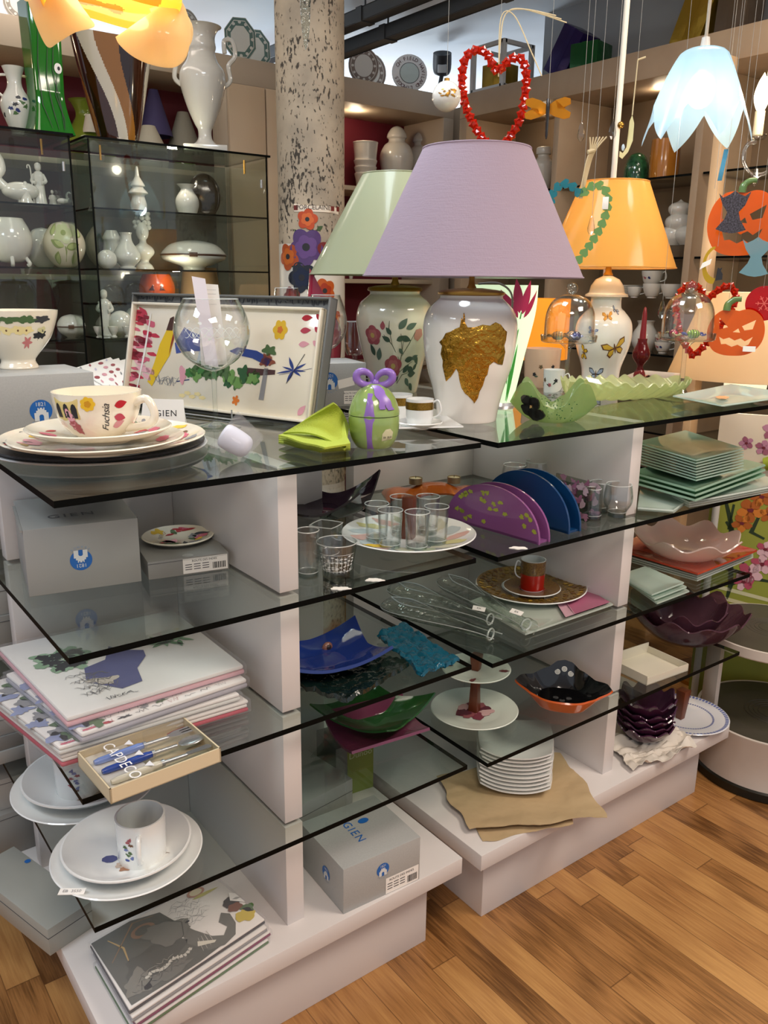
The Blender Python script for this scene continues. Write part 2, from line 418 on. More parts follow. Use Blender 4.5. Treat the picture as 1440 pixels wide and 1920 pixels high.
def stone_mat():
    m, nt, out = newmat('pitted_limestone'); N = nt.nodes; L = nt.links
    tc = N.new('ShaderNodeTexCoord'); b = N.new('ShaderNodeBsdfPrincipled'); b.inputs['Roughness'].default_value = .8
    n1 = N.new('ShaderNodeTexNoise'); n1.inputs['Scale'].default_value = 5; n1.inputs['Detail'].default_value = 6; L.new(tc.outputs['Object'], n1.inputs['Vector'])
    rp = N.new('ShaderNodeValToRGB'); rp.color_ramp.elements[0].position = .3; rp.color_ramp.elements[1].position = .7
    rp.color_ramp.elements[0].color = lin('857a6b'); rp.color_ramp.elements[1].color = lin('bfae96'); L.new(n1.outputs[0], rp.inputs[0])
    mp = N.new('ShaderNodeMapping'); mp.inputs['Scale'].default_value = (1, 1, .5); L.new(tc.outputs['Object'], mp.inputs[0])
    n2 = N.new('ShaderNodeTexNoise'); n2.inputs['Scale'].default_value = 105; n2.inputs['Detail'].default_value = 2; L.new(mp.outputs[0], n2.inputs['Vector'])
    n3 = N.new('ShaderNodeTexNoise'); n3.inputs['Scale'].default_value = 9; L.new(mp.outputs[0], n3.inputs['Vector'])
    ad = N.new('ShaderNodeMath'); ad.operation = 'MULTIPLY_ADD'; L.new(n3.outputs[0], ad.inputs[0]); ad.inputs[1].default_value = .55; L.new(n2.outputs[0], ad.inputs[2])
    r2 = N.new('ShaderNodeValToRGB'); r2.color_ramp.elements[0].position = .86; r2.color_ramp.elements[1].position = .93; L.new(ad.outputs[0], r2.inputs[0])
    mx = N.new('ShaderNodeMix'); mx.data_type = 'RGBA'; L.new(r2.outputs[0], mx.inputs[0]); L.new(rp.outputs[0], mx.inputs[6]); mx.inputs[7].default_value = lin('3d362e')
    L.new(mx.outputs[2], b.inputs['Base Color'])
    bp = N.new('ShaderNodeBump'); bp.invert = True; bp.inputs['Strength'].default_value = .6; bp.inputs['Distance'].default_value = .004; L.new(r2.outputs[0], bp.inputs['Height']); L.new(bp.outputs[0], b.inputs['Normal'])
    L.new(b.outputs[0], out.inputs[0]); return m
b = B(); b.box((-3, -4, -.05), (3.4, 7, 0), floor_mat()); struct(b.build('floor'))
b = B(); b.box((-3, -4, 2.62), (5.2, 7, 2.68), M('dfe8f0', .8)); struct(b.build('ceiling'))
b = B(); b.box((-3, 2.95, 0), (3.0, 3.0, 2.24), BURG); struct(b.build('wall_back'))
b = B(); b.box((-3, 6.9, 0), (5.2, 7, 2.62), M('d8dde2', .8)); struct(b.build('wall_far'))
b = B(); b.box((2.98, -2, 0), (3.06, 2.02, 2.62), M('a7aaae', .7)); struct(b.build('wall_right'))
b = B(); b.box((2.98, 2.02, 0), (3.03, 3.0, 2.30), BEIGE); struct(b.build('wall_corner'))
# stone pillar in front of the glass cabinet
PIL = V((1.40, 1.60, 0)); PR = .118
b = B(); b.lathe([(PR, 0), (PR, 2.62)], stone_mat(), 48); struct(b.build('pillar', loc=PIL))
# back wall shelving (beige boards, burgundy behind)
t = thing('wall_shelving', 'long beige shelving with burgundy back behind the glass cabinet', 'shelving', (0, 2.6, 0))
b = B(); b.box((-.6, 0, 2.235), (2.93, .37, 2.345), BEIGE, .002); b.build('cornice', t)
for z in (1.86, 1.40, .95, .5):
    b = B(); b.box((-.6, .06, z-.022), (2.92, .34, z), M('d9c8ac', .5), .002); b.build('shelf', t)
b = B(); b.box((-.6, .0, 0), (2.92, .345, .1), BEIGE, .002); b.build('plinth', t)
for x in (.1, 2.86):
    b = B(); b.box((x, 0, .1), (x+.07, .345, 2.235), BEIGE, .002); b.build('upright', t)
# tall beige door pair beside the cabinet
t = thing('tall_cupboard', 'tall beige cupboard with two narrow doors beside the stone pillar', 'cupboard', (Yp(432, 300, 2.43).x, 2.43, 0))
b = B(); b.box((0, .02, 0), (.36, .162, 2.2), BEIGE, .002); b.build('carcass', t)
for x in (.0, .182):
    b = B(); b.box((x+.002, 0, .01), (x+.178, .018, 2.195), M('c9b296', .5), .002); b.build('door', t)
# right wall shelving
t = thing('wooden_wall_shelving', 'pale wood shelving along the right wall holding white porcelain', 'shelving', (2.62, 0, 0))
b = B(); b.box((0, -1.2, 2.145), (.35, 2.2, 2.25), WOOD_BEIGE, .002); b.build('cornice', t)
b = B(); b.box((.335, -1.2, 0), (.355, 2.2, 2.145), M('78644e', .6)); b.build('back_panel', t)
for y in (1.56, .86, .1, -.6):
    b = B(); b.box((0, y, 0), (.335, y+.03, 2.145), WOOD_BEIGE, .002); b.build('upright', t)
b = B(); b.box((0, 2.15, 0), (.335, 2.2, 2.145), WOOD_BEIGE, .002); b.build('upright', t)
SHG = G('f3f7f5', 'c6d0cb', name='shelf_glass')
EDGE = M('050706', .5, spec=.08)
def glass_slab(b, lo, hi, g=None, e=None):
    b.box(lo, hi, g or SHG); e = b.mi(e or EDGE); b.bm.faces.ensure_lookup_table()
    b.bm.normal_update()
    for f in b.bm.faces[-6:]:
        if abs(f.normal.z) < .5: f.material_index = e
for z in (1.79, 1.49, 1.115, .8):
    for y0, y1 in ((1.595, 2.145), (.895, 1.555), (.135, .855), (-.565, .095)):
        b = B(); glass_slab(b, (.02, y0, z-.008), (.33, y1, z)); b.build('glass_shelf', t)
# post at the front of the next bay; strong light put into its colour
b = B(); b.box((0, 0, 0), (.045, .035, 2.145), M('d9b890', .5), .002); tag(b.build('wooden_post', loc=(2.55, .735, 0)), 'brightly lit wooden post behind the hanging pumpkins', 'post')
# black spotlight rails hung from the ceiling
RAIL = M('3a3d40', .5)
for (q0, q1), lab in zip((((612, 60), (800, -20)), ((612, 82), (880, -20))), ('black hanging light rail nearer the stone pillar', 'black hanging light rail nearer the field plate')):
    a = Dp(*q0, 3.75); c = a+V((0, -1, 0))*2.4; a = a+V((0, 1.2, 0)); a.x += .12 if q1[0] > 850 else 0
    k = thing('light_rail', lab, 'rail', a, group='ceiling light rails')
    b = B(); b.box((-.03, 0, -.025), (.03, -3.4, .025), RAIL, .003); b.build('rail', k)
    for y in (-1.0, -1.5, -2.2):
        b = B(); b.tube([(0, y, .02), (0, y, 2.62-a.z)], .004, RAIL, 6); b.box((-.036, y-.02, -.03), (.036, y+.02, .03), RAIL); b.build('hanger', k)

# ================================================================ display units
R0 = V((.795, -.0198, 0))
def unit(name, label, o, W, D, sy, dx, bx0, bx1, shifts, sp0):
    t = thing(name, label, 'display unit', o)
    b = B(); b.box((bx0+.055, .048, 0), (bx1-.055, D-.05, .1763), WHITE, .0015); b.build('plinth', t)
    b = B(); b.box((bx0, .001, .1763), (bx1, D, LB), WHITE, .0012); b.build('base_slab', t)
    zs = [LB, L4, L3, L2, T]; th = .0098
    for k, z in enumerate(zs[1:]):
        b = B(); glass_slab(b, (shifts[k], 0, z-th), (W, D, z)); b.build('glass_shelf', t)
    for k in range(4):
        z0 = zs[k]; z1 = zs[k+1]-th
        b = B(); b.box((dx, .05, z0), (dx+.0365, D-.05, z1), WHITE, .0008); b.build('divider_panel', t)
        b = B(); b.box((sp0, sy, z0), (dx-.0005, sy+.035, z1), WHITE, .0008); b.build('spine_panel', t)
        b = B(); b.box((dx+.037, sy, z0), (W-sp0, sy+.035, z1), WHITE, .0008); b.build('spine_panel', t)
    return t
unit('display_unit', 'white panel display unit with glass shelves, nearer one with cups and tablecloths', V((0, 0, 0)), .7572, 1.0, .4836, .360, .0017, .7555, [0, 0, 0, 0], .035)
unit('display_unit', 'white panel display unit with glass shelves under the gold leaf lamp', R0, .928, 1.13, .558, .449, -.0035, .9298, [0, 0, 0, -.014], .0536)
# ================================================================ materials and small makers shared by the goods
PORC = M('f1ede4', .12, coat=.5); CREAM = M('efe6d2', .15, coat=.5); PWHITE = M('eceeec', .12, coat=.5)
GOLD = M('b8863a', .3, metal=.9); BRASS = M('a9803c', .3, metal=1); CHROME = M('d6d8dc', .25, metal=.75)
SILV = M('a3a4a2', .42, metal=.0, noise_=(300, 'aeafad', .3)); BLUE = M('1f63b0', .4); INK = M('1c1c22', .5); PAPER = M('f2efe9', .7)
BLACKG = M('0a0a0c', .08, coat=.6); DARKWOOD = M('5a2a16', .35, noise_=(20, '73391f', .3)); YEL = M('e8bd2c', .4); RED = M('b8202e', .35); PINK = M('d2647c', .4)
ROSE = M('a9545c', .4); LEAFG = M('4d6b3f', .45); LEAFD = M('3f5848', .45); GREYS = M('8f8f92', .5); DKGREY = M('3a3b40', .5); NAVY = M('22306a', .4)
LILAC = M('8a68b8', .3); SKY = M('3d539c', .45); PALEP = M('e0a0ac', .45); ORANGE = M('d9772a', .4); TAN = M('b99a62', .5); BROWN = M('6e4a2c', .5)
CLEAR = G('fefefe', 'cdd5d2', ior=1.6, name='clear_glass'); CLEAR2 = G('fcfdfd', 'aab5b1', ior=1.65, name='clear_glass'); FILM = CG('ecebf0', .1, 'fbfbfb', rough=.08, bump=(30, .5), name='clear_film')
GLINT = CG('eef3f2', .45, 'fbfdfd', rough=.02, name='glass_glint')  # whitened tubes: highlights on glass rims and outlines put into the colour
def emblem(b, mp, cx, cy, r, rot=0, m=None):
    c, s = math.cos(rot), math.sin(rot); m = m or BLUE
    q = lambda x, y: (cx+(x*c-y*s)*r, cy+(x*s+y*c)*r)
    b.decal(ell(cx, cy, r, n=32), mp, m)
    mp2 = lambda x, y: mp(x, y)+(mp(x, y)-CAM)*-.0004
    W = M('d5d8d8', .5)
    castle = [(-.62, -.95), (-.62, -.2), (-.45, -.2), (-.45, .0), (-.3, .0), (-.3, .25), (-.2, .25), (-.2, .12), (-.1, .12), (-.1, .25), (.1, .25), (.1, .12), (.2, .12), (.2, .25), (.3, .25), (.3, 0), (.45, 0), (.45, -.2), (.62, -.2), (.62, -.95), (.2, -.95), (.2, -.5), (.1, -.38), (-.1, -.38), (-.2, -.5), (-.2, -.95)]
    b.decal([q(*p) for p in castle], mp2, W, r*.4)
    b.text('1821', mp2, r*.5, W, at=q(0, .55), rot=rot)
    for i, ch in enumerate('FRANCE'):
        a = -PI/2+(i-2.5)*.26
        b.text(ch, mp, r*.3, M('7f99b8', .5), at=q(1.3*math.cos(a), 1.3*math.sin(a)), rot=rot+a+PI/2)
def barcode(b, mp, x, y, w, h, title='ROUTE DES INDES', lines=3, rot=0):
    """white sticker with a title, text lines and a bar code; (x,y) lower left corner"""
    b.decal([(x, y), (x+w, y), (x+w, y+h), (x, y+h)], mp, PAPER, w/3)
    mp2 = lambda u, v: mp(u, v)+(CAM-mp(u, v)).normalized()*.0005
    b.text(title, mp2, h*.2, INK, at=(x+w*.48, y+h*.8))
    for i in range(lines):
        for k in range(3):
            x0 = x+w*(.05+.19*k); b.decal([(x0, y+h*(.55-.16*i)), (x0+w*.15, y+h*(.55-.16*i)), (x0+w*.15, y+h*(.6-.16*i)), (x0, y+h*(.6-.16*i))], mp2, DKGREY, w)
    r_ = random.Random(3); xx = x+w*.66
    while xx < x+w*.94:
        d = w*r_.choice((.006, .012, .02)); b.decal([(xx, y+h*.12), (xx+d, y+h*.12), (xx+d, y+h*.55), (xx, y+h*.55)], mp2, INK, w); xx += d+w*r_.choice((.008, .014))
def plate_prof(R, h=.02, well=.62, th=.004):
    return [(0, .003), (well*R*.88, .003), (well*R*.9, 0), (well*R*.94, .0), (well*R*.98, .004), (R*.86, h*.62), (R-.001, h), (R, h+.0015), (R-.002, h+.003), (R*.86, h*.62+th), (well*R*1.02, th+.004), (well*R*.94, th+.002), (0, th+.002)], \
        [(0, th+.002), (well*R*.94, th+.002), (well*R*1.02, th+.004), (R*.86, h*.62+th), (R-.002, h+.003)]
def plate(name, R, m, h=.02, well=.62, deco=None, parent=None, loc=(0, 0, 0), rz=0, seg=64, rim=None):
    b = B(); p, top = plate_prof(R, h, well)
    b.lathe(p, m, seg, mfn=(lambda j, a, c: rim if 6 <= j <= 7 else m) if rim else None)
    if deco: deco(b, dish_map(top, .0007), R)
    return b.build(name, parent, loc, rz)
def handle_pts(x0, z0, z1, out, n=12, top_in=0):
    """ear handle in the local XZ plane, from (x0,z1) out and back to (x0,z0)"""
    return cr([(x0-top_in-.003, 0, z1), (x0+out*.55, 0, z1+.004), (x0+out, 0, z1-(z1-z0)*.3), (x0+out*.8, 0, z0+(z1-z0)*.25), (x0-.003, 0, z0)], 4)
def cup_prof(R, H, foot=.55, full=.55):
    return cr([(R*foot, 0), (R*foot, .004), (R*(foot+.25*full), H*.16), (R*(.72+.22*full), H*.45), (R*.97, H*.78), (R, H)], 5)
def cup(name, label, R, H, m, loc, rz=0, deco=None, th=.0025, foot=.5, full=.6, group=None, prof=None, out=None, hm=None, cat='cup', hz=(.3, .85), hr=.0045, rim=None):
    t = thing(name, label, cat, loc, rz, group)
    pr = prof or cup_prof(R, H, foot, full); b = B(); b.lathe(wall_thick(pr, th), m, 48)
    if deco: deco(b, pr)
    b.build('body', t)
    if out:
        b = B(); f = prof_r(pr); zz = (H*hz[0], H*hz[1])
        b.tube(cr([(f(zz[1])-.002, 0, zz[1]), (f(zz[1])+out*.6, 0, zz[1]+.006), (R*.97+out, 0, zz[0]+(zz[1]-zz[0])*.6), (R*.93+out*.75, 0, zz[0]+(zz[1]-zz[0])*.2), (f(zz[0])-.002, 0, zz[0])], 5), hr, hm or m, 10)
        b.build('handle', t)
    return t
def spray(b, mp, R0_, R1, seed, mats, n=26, s=1.):
    """painted sprigs scattered over the rim of a dish"""
    r_ = random.Random(seed)
    for i in range(n):
        a = r_.uniform(0, 2*PI); r = r_.uniform(R0_, R1); m = r_.choice(mats)
        x, y = r*math.cos(a), r*math.sin(a); k = r_.random()
        if k < .4: pts = leaf(x, y, r_.uniform(.014, .03)*s, r_.uniform(.006, .012)*s, r_.uniform(0, 6))
        elif k < .75: pts = blob(x, y, r_.uniform(.008, .018)*s, r_.uniform(.005, .012)*s, r_.random(), .4, rot=r_.uniform(0, 3))
        else: pts = squiggle(x, y, .03*s, .004*s, r_.random())
        if all(px*px+py*py < (R1*1.06)**2 for px, py in pts): b.decal(pts, mp, m)
ART = [PINK, PALEP, GREYS, DKGREY, YEL, TAN, RED, BROWN, LEAFG]
def carton(name, label, lo, hi, loc, rz, m, faces=None, cat='box', group=None, bev=.0012, lid=None, tagm=None):
    """printed carton; faces(b, F) draws on it: F['front'] etc. are plane maps with origin at the face's lower left corner"""
    b = B(); b.box(lo, hi, m, bev)
    x0, y0, z0 = lo; x1, y1, z1 = hi
    Fm = dict(front=plane_map((x0, y0, z0), (1, 0, 0), (0, 0, 1)), left=plane_map((x0, y1, z0), (0, -1, 0), (0, 0, 1)), right=plane_map((x1, y0, z0), (0, 1, 0), (0, 0, 1)), top=plane_map((x0, y0, z1), (1, 0, 0), (0, 1, 0)))
    if lid:
        for k in ('f', 'l'):
            if k == 'f': b.box((x0, y0-.0006, z1-lid), (x1, y0+.002, z1-lid+.0008), DKGREY)
            else: b.box((x0-.0006, y0, z1-lid), (x0+.002, y1, z1-lid+.0008), DKGREY)
    if faces:
        # map helpers are in local space; offsets toward the camera need world directions, so pre-rotate
        faces(b, Fm)
    o = b.build(name, None, loc, rz); return tag(o, label, cat, group)
def price_tag(b, mp, x, y, w, h, txt=None, rot=0):
    b.decal([(x+(u*math.cos(rot)-v*math.sin(rot)), y+(u*math.sin(rot)+v*math.cos(rot))) for u, v in ((-w/2, -h/2), (w/2, -h/2), (w/2, h/2), (-w/2, h/2))], mp, PAPER, w/3)
    if txt: b.text(txt, lambda u, v: mp(u, v)+(CAM-mp(u, v)).normalized()*.0004, h*.4, INK, at=(x, y), rot=rot)

# ================================================================ nearer unit, top glass
# grey carton with the bowl on it
bx = Yp(175, 697, .53); bzt = bx.z; bback = P(116, 683, bzt)
def fA(b, Fm):
    c = Yp(77, 770, .53); emblem(b, Fm['front'], c.x-(bx.x-.36), c.z-T, 19*mpp(c))
carton('gift_box', 'large grey box with blue round castle emblem, under the flowered bowl', (-.36, 0, 0), (0, bback.y-.53, bzt-T), (bx.x, .53, T), 0, SILV, lambda b, Fm: (emblem(b, Fm['front'], .36-(bx.x-Yp(77, 770, .53).x), Yp(77, 770, .53).z-T, 20*mpp(bx))))
bp = P(36, 690, bzt); k = mpp(bp)
def bowl_deco(b, pr):
    mp = vase_map(pr, ang=face_ang(bp)); H = pr[-1][1]
    for i, u in enumerate((-.062, -.04, -.018, .005, .022)):
        b.decal(blob(u, H*.68, .013, .008, i, .35), mp, M('f0dfa0', .4)); b.decal(ell(u, H*.68, .002), mp, BROWN)
        b.decal(blob(u+.006, H*.86, .014, .006, i+9, .6), mp, LEAFG)
    b.decal(blob(.055, H*.86, .017, .007, 4, .35), mp, DKGREY); b.decal(stroke([(.055, H*.9), (.052, H*.5)], .0014), mp, INK)
    b.decal(blob(.056, H*.6, .015, .009, 7, .6), mp, INK); b.decal(blob(.058, H*.68, .01, .006, 17, .3), mp, M('d8d2a0', .4))
    for q in range(6): b.decal(leaf(.026, H*.47, .014, .006, q*1.05), mp, M('cf7a78', .4))
cup('bowl', 'white footed bowl painted with flowers on the large grey box', .075*k/k*76*k/.075, 105*k, CREAM, bp, 0, prof=cr([(34*k, 0), (35*k, 3*k), (30*k, 14*k), (36*k, 24*k), (60*k, 55*k), (73*k, 88*k), (77*k, 106*k)], 5), th=.003, cat='bowl',
    deco=bowl_deco)
# stack of plates with cup, on a silver tray and a dark mat
c0 = P(190, 842, T)
b = B(); p, _ = plate_prof(.178, .008, .8); b.lathe(p, M('c9cacc', .25, metal=.3), 64)
tag(b.build('serving_tray', loc=c0), 'round pale tray with thin bright rim under the dark mat', 'tray')
b = B(); b.lathe([(0, .0), (.172, 0), (.1735, .002), (.172, .0045), (0, .0045)], M('2b2a2c', .55, bump=(250, .2)), 64)
tag(b.build('place_mat', loc=c0+V((0, 0, .0125))), 'dark grey round mat below the flowered dinner plate', 'place mat')
z = T+.0175
def artdeco(seed, w0=.62, n=40):
    def f(b, mp, R):
        spray(b, mp, R*w0*1.05, R*.9, seed, ART, n, 1.1)
        b.decal(blob(-R*.55, -R*.55, R*.2, R*.09, seed, .3, rot=2.3), mp, GREYS); b.decal(blob(R*.74, -R*.05, R*.16, R*.08, seed+2, .3, rot=1.4), mp, PINK)
    return f
c1 = P(197, 838, z); rz = face_ang(c1)+PI/2
tag(plate('dinner_plate', .160, CREAM, .019, .6, artdeco(1), None, (c1.x, c1.y, z), rz), 'largest flowered cream plate of the cup stack, lying on the dark mat', 'plate')
c2 = P(184, 834, z+.016)
tag(plate('dessert_plate', .13, CREAM, .017, .6, artdeco(5), None, (c2.x, c2.y, z+.0105), rz), 'middle flowered cream plate between dinner plate and saucer', 'plate')
c3 = P(188, 822, z+.028); zs = z+.0245
tag(plate('saucer', .107, CREAM, .021, .45, artdeco(8, .5, 26), None, (c3.x, c3.y, zs), rz), 'flowered cream saucer directly under the big painted teacup', 'saucer')
kc = mpp(c3)
def tea_deco(b, pr):
    mp = vase_map(pr, ang=face_ang(c3)-HR); H = pr[-1][1]
    b.decal([(-.075, H*.93), (-.028, H*.93), (-.028, H*.5), (-.06, H*.45), (-.075, H*.5)], mp, M('d8c27c', .4))
    for u in (-.066, -.05, -.036): b.decal([(u-.005, H*.52), (u+.005, H*.52), (u+.005, H*.72), (u+.003, H*.8), (u, H*.83), (u-.003, H*.8), (u-.005, H*.72)], mp2(mp), INK)
    b.decal(flower(-.014, H*.83, .011, 7, .2), mp2(mp), YEL); b.decal(flower(-.014, H*.83, .005, 5, .2), mp3(mp), M('c9901c', .4))
    b.decal(blob(-.045, H*.5, .006, .016, 2, .3), mp2(mp), PALEP); b.decal(blob(-.04, H*.32, .012, .008, 3, .4, rot=-.6), mp2(mp), ROSE)
    b.text('Fuchsia', mp, .0155, INK, at=(.0115, H*.55), rot=PI/2, shear=.4, spacing=.92)
    for v, m, r in ((.83, RED, .3), (.6, M('b83a50', .35), -.1), (.37, M('cf8d94', .4), .5)): b.decal(leaf(.024, H*v-.004, .021, .0115, r-.1), mp, m)
def mp2(mp): return lambda x, y: mp(x, y)+(mp(x, y)*1).xy.to_3d().normalized()*.0004
def mp3(mp): return lambda x, y: mp(x, y)+(mp(x, y)*1).xy.to_3d().normalized()*.0008
HR = face_ang(c3)+PI/2-.55
R_ = 80*kc; H_ = 86*kc
t = cup('teacup', 'big cream teacup painted with petals, arches and handwriting, on stacked plates', R_, H_, CREAM, (c3.x, c3.y, zs+.0065), HR, tea_deco, .0028, cat='cup',
    prof=cr([(R_*.5, 0), (R_*.5, .004), (R_*.62, H_*.1), (R_*.84, H_*.35), (R_*.96, H_*.68), (R_, H_)], 5), out=.03, hz=(.22, .78), hr=.0062)
# packed leaflets behind the big box
bq = [P(180, 736, T+.012), P(236, 716, T+.012), P(238, 668, T+.012), P(150, 688, T+.012)]; g = sum(bq, V())/4; g.z = T
b = B()
for i in range(3):
    r_ = Matrix.Rotation(.05*i, 3, 'Z'); lo = [r_ @ V((p.x-g.x, p.y-g.y, .003*i+.001)) for p in bq]; b.hexa(lo, [p+V((0, 0, .0022)) for p in lo], PAPER)
mpq = lambda u, v: lo[0].lerp(lo[1], u).lerp(lo[3].lerp(lo[2], u), v)+V((0, 0, .003))
r_ = random.Random(5)
for i in range(4):
    for j in range(5):
        m = r_.choice((PALEP, ROSE, GREYS, M('c9c4d8', .6)))
        b.decal(r_.choice((ell(.14+.24*i, .12+.19*j, .07, .05, 10), leaf(.08+.24*i, .12+.19*j, .12, .05, 1))), mpq, m)
tag(b.build('brochure', loc=g), 'printed white brochure with little pictures beside the large grey box', 'brochure')
# the painted tray standing in its open grey box on a wire easel
q0 = P(236, 752, T+.008); q1 = P(585, 795, T+.008)
def frame_from(q0, q1, tilt):
    ux = (q1-q0); w = ux.length; ux.normalize(); n = V((ux.y, -ux.x, 0)); uz = V((0, 0, 1))*math.cos(tilt)-n*math.sin(tilt)
    nn = ux.cross(uz)
    return w, Matrix((ux, -nn, uz)).transposed().to_4x4()      # local x along the edge, local -y faces out, local z up the slope
wt, mt = frame_from(q0, q1, .22)
ht = wt*.415
t = thing('painted_tray', 'rectangular white tray painted with a yellow figure and bushes, standing upright', 'tray', q0)
t.rotation_euler = mt.to_euler()
b = B()
rim = [(0, 0), (wt, 0), (wt, ht), (0, ht)]
b.box((0, 0, 0), (wt, .006, ht), CREAM, .0025)
for lo, hi in (((0, -.014, 0), (wt, 0, .006)), ((0, -.014, ht-.006), (wt, 0, ht)), ((0, -.014, 0), (.006, 0, ht)), ((wt-.006, -.014, 0), (wt, 0, ht))): b.box(lo, hi, CREAM, .002)
mp = plane_map((0, 0, 0), (wt, 0, 0), (0, 0, ht), .0004); mpb = plane_map((0, 0, 0), (wt, 0, 0), (0, 0, ht), .0009); mpc = plane_map((0, 0, 0), (wt, 0, 0), (0, 0, ht), .0014)
r_ = random.Random(11)
for i in range(46):
    x = r_.uniform(.03, .13)-(.03 if i % 3 else 0); y = r_.uniform(.08, .92)
    b.decal(leaf(max(x, .03), y, r_.uniform(.03, .06), r_.uniform(.05, .1), r_.choice((1.2, 2.2, .6, 4.))), mp if i % 2 else mpb, r_.choice((M('c0324a', .35), PINK, M('e9b3bc', .4), M('8e1f33', .35))))
b.decal(stroke([(.10, .9), (.085, .5), (.06, .1)], .012), mpc, PAPER)
b.decal([(.12, .22), (.15, .18), (.2, .38), (.235, .5), (.25, .66), (.235, .75), (.2, .74), (.17, .6), (.15, .42)], mpb, M('e6c01e', .4))
b.decal([(.2, .74), (.215, .86), (.235, .88), (.245, .82), (.235, .74)], mpc, M('4a2c22', .5)); b.decal([(.23, .5), (.25, .66), (.245, .76), (.235, .62)], mpc, M('8a2f2a', .5))
for i in range(6): b.decal(squiggle(.2+.03*i/3, .25, .1, .05, i, 8, .004), mpb, GREYS)
b.decal([(.255, .62), (.30, .78), (.34, .74), (.42, .7), (.4, .66), (.44, .62), (.4, .56), (.33, .55), (.27, .52)], mp, SKY)
b.decal([(.39, .44), (.40, .62), (.48, .6), (.47, .42)], mp, M('c6d2da', .4)); b.decal([(.415, .46), (.42, .56), (.435, .56), (.43, .46)], mpb, GREYS)
b.decal(blob(.32, .32, .018, .09, 2, .3), mpb, PALEP); b.decal(stroke([(.29, .25), (.36, .28)], .02), mp, NAVY)
for i in range(22): b.decal(blob(.37+.33*i/21+r_.uniform(-.01, .01), .34+r_.uniform(-.05, .07), .025, .055, i, .5), mpb if i % 2 else mpc, r_.choice((LEAFG, M('3f7a3a', .4), M('6f9a52', .4), M('2c5c35', .4))))
b.decal([(.56, .58), (.6, .62), (.7, .6), (.78, .53), (.76, .47), (.68, .53), (.6, .55)], mpc, M('27408c', .4)); b.decal([(.66, .36), (.8, .4), (.8, .44), (.66, .44)], mpb, M('4a2c2c', .5))
b.decal(blob(.755, .52, .03, .06, 5, .5), mpc, M('8a4a34', .5)); b.decal(blob(.76, .61, .028, .05, 6, .5), mpc, LEAFG); b.decal([(.735, .16), (.76, .16), (.765, .45), (.745, .45)], mpb, GREYS)
for a in range(7): b.decal(leaf(.885, .45, .06+.03*(a % 3), .016, a*.9), mpb, M('2c3f86', .4))
b.decal(stroke([(.86, .33), (.93, .6)], .006), mpc, INK); b.decal(stroke([(.82, .4), (.97, .48)], .006), mpc, NAVY)
b.decal([(p[0], p[1]) for p in [(.80+x*.036, .80+y*.095) for x, y in flower(0, 0, 1, 6, .25)]], mpb, YEL); b.decal([(.80+x*.014, .80+y*.035) for x, y in flower(0, 0, 1, 5, .25)], mpc, ORANGE)
for v, m in ((.93, RED), (.82, M('bb3f52', .35)), (.7, PALEP)): b.decal([(.895+x, v-.02+y*2.4) for x, y in leaf(0, 0, .05, .022, .1)], mpb, m); b.decal([(.965+x, v-.02+y*2.4) for x, y in leaf(0, 0, .02, .03, .8)], mpb, m)
b.decal([(.93+x, .06+y*2.4) for x, y in leaf(0, 0, .05, .025, .9)], mpb, PALEP)
for i in range(5): b.decal(flower(.33+.028*i, .12+.03*(i % 2), .02, 5, .3), mpb, M('efdca0', .4))
b.decal([(.62+x*.02, .13+y*.05) for x, y in flower(0, 0, 1, 5, .5)], mpb, ORANGE)
b.build('tray', t)
# open grey box around the tray (stands behind it)
b = B(); D_ = .075; gm = M('6d6e6c', .5)
for lo, hi in (((-.012, .012, -.0065), (wt+.014, .016, ht+.022)), ((-.012, -.004, -.0065), (-.008, .016, ht+.022)), ((wt+.009, -.008, -.0065), (wt+.014, .016, ht+.022)), ((-.012, -.006, ht+.018), (wt+.014, .016, ht+.022)), ((-.012, .0, -.0065), (wt+.014, .016, -.0025))):
    b.box(lo, hi, gm, .0008)
mpq = plane_map((0, .0115, 0), (wt, 0, 0), (0, 0, ht), .0005)
for i in range(24): b.decal([(x, 1.07+(y)*.5) for x, y in squiggle((i+.5)/24, 0, .05, .09, i, 8, .006)], mpq, DKGREY)
o = b.build('open_box', None, q0); o.rotation_euler = mt.to_euler(); tag(o, 'open dark grey presentation box holding the painted tray upright', 'box')
# wire easel
b = B()
for sx in (.30, .66):
    x = wt*sx
    b.tube([(x, -.03, -.004), (x, -.03, .016)], .0016, CHROME, 8); b.tube([(x, -.03, -.004), (x, .02, -.004), (x, .035, .12)], .0016, CHROME, 8)
b.tube([(wt*.30, -.03, -.004), (wt*.66, -.03, -.004)], .0016, CHROME, 8)
o = b.build('wire_easel', None, q0+V((0, 0, -.001))); o.rotation_euler = (0, 0, mt.to_euler().z); tag(o, 'silver wire easel in front of the painted tray', 'easel')
# folded name card
q = P(308, 803, T); k = mpp(q); a = face_ang(q)+PI/2-.2
t = thing('name_card', 'folded white card with dark lettering behind the teacup stack', 'card', q, a)
b = B(); b.prism([(-45*k, 0), (40*k, 0), (36*k, 52*k), (-38*k, 54*k)], .0008, PAPER, lambda x, y, z: V((x, y*.22+z, y)))
mpq = lambda x, y: V((x, y*.22-.0006, y))
b.text('GIEN', mpq, .017, INK, at=(.004, 27*k), spacing=1.15); b.text('Faïence de France', mpq, .0075, M('44464e', .6), at=(.0, 9*k))
b.prism([(-40*k, 0), (35*k, 0), (31*k, 50*k), (-33*k, 50*k)], .0008, PAPER, lambda x, y, z: V((x, .022*2-y*.22+z, y))); b.build('card', t)
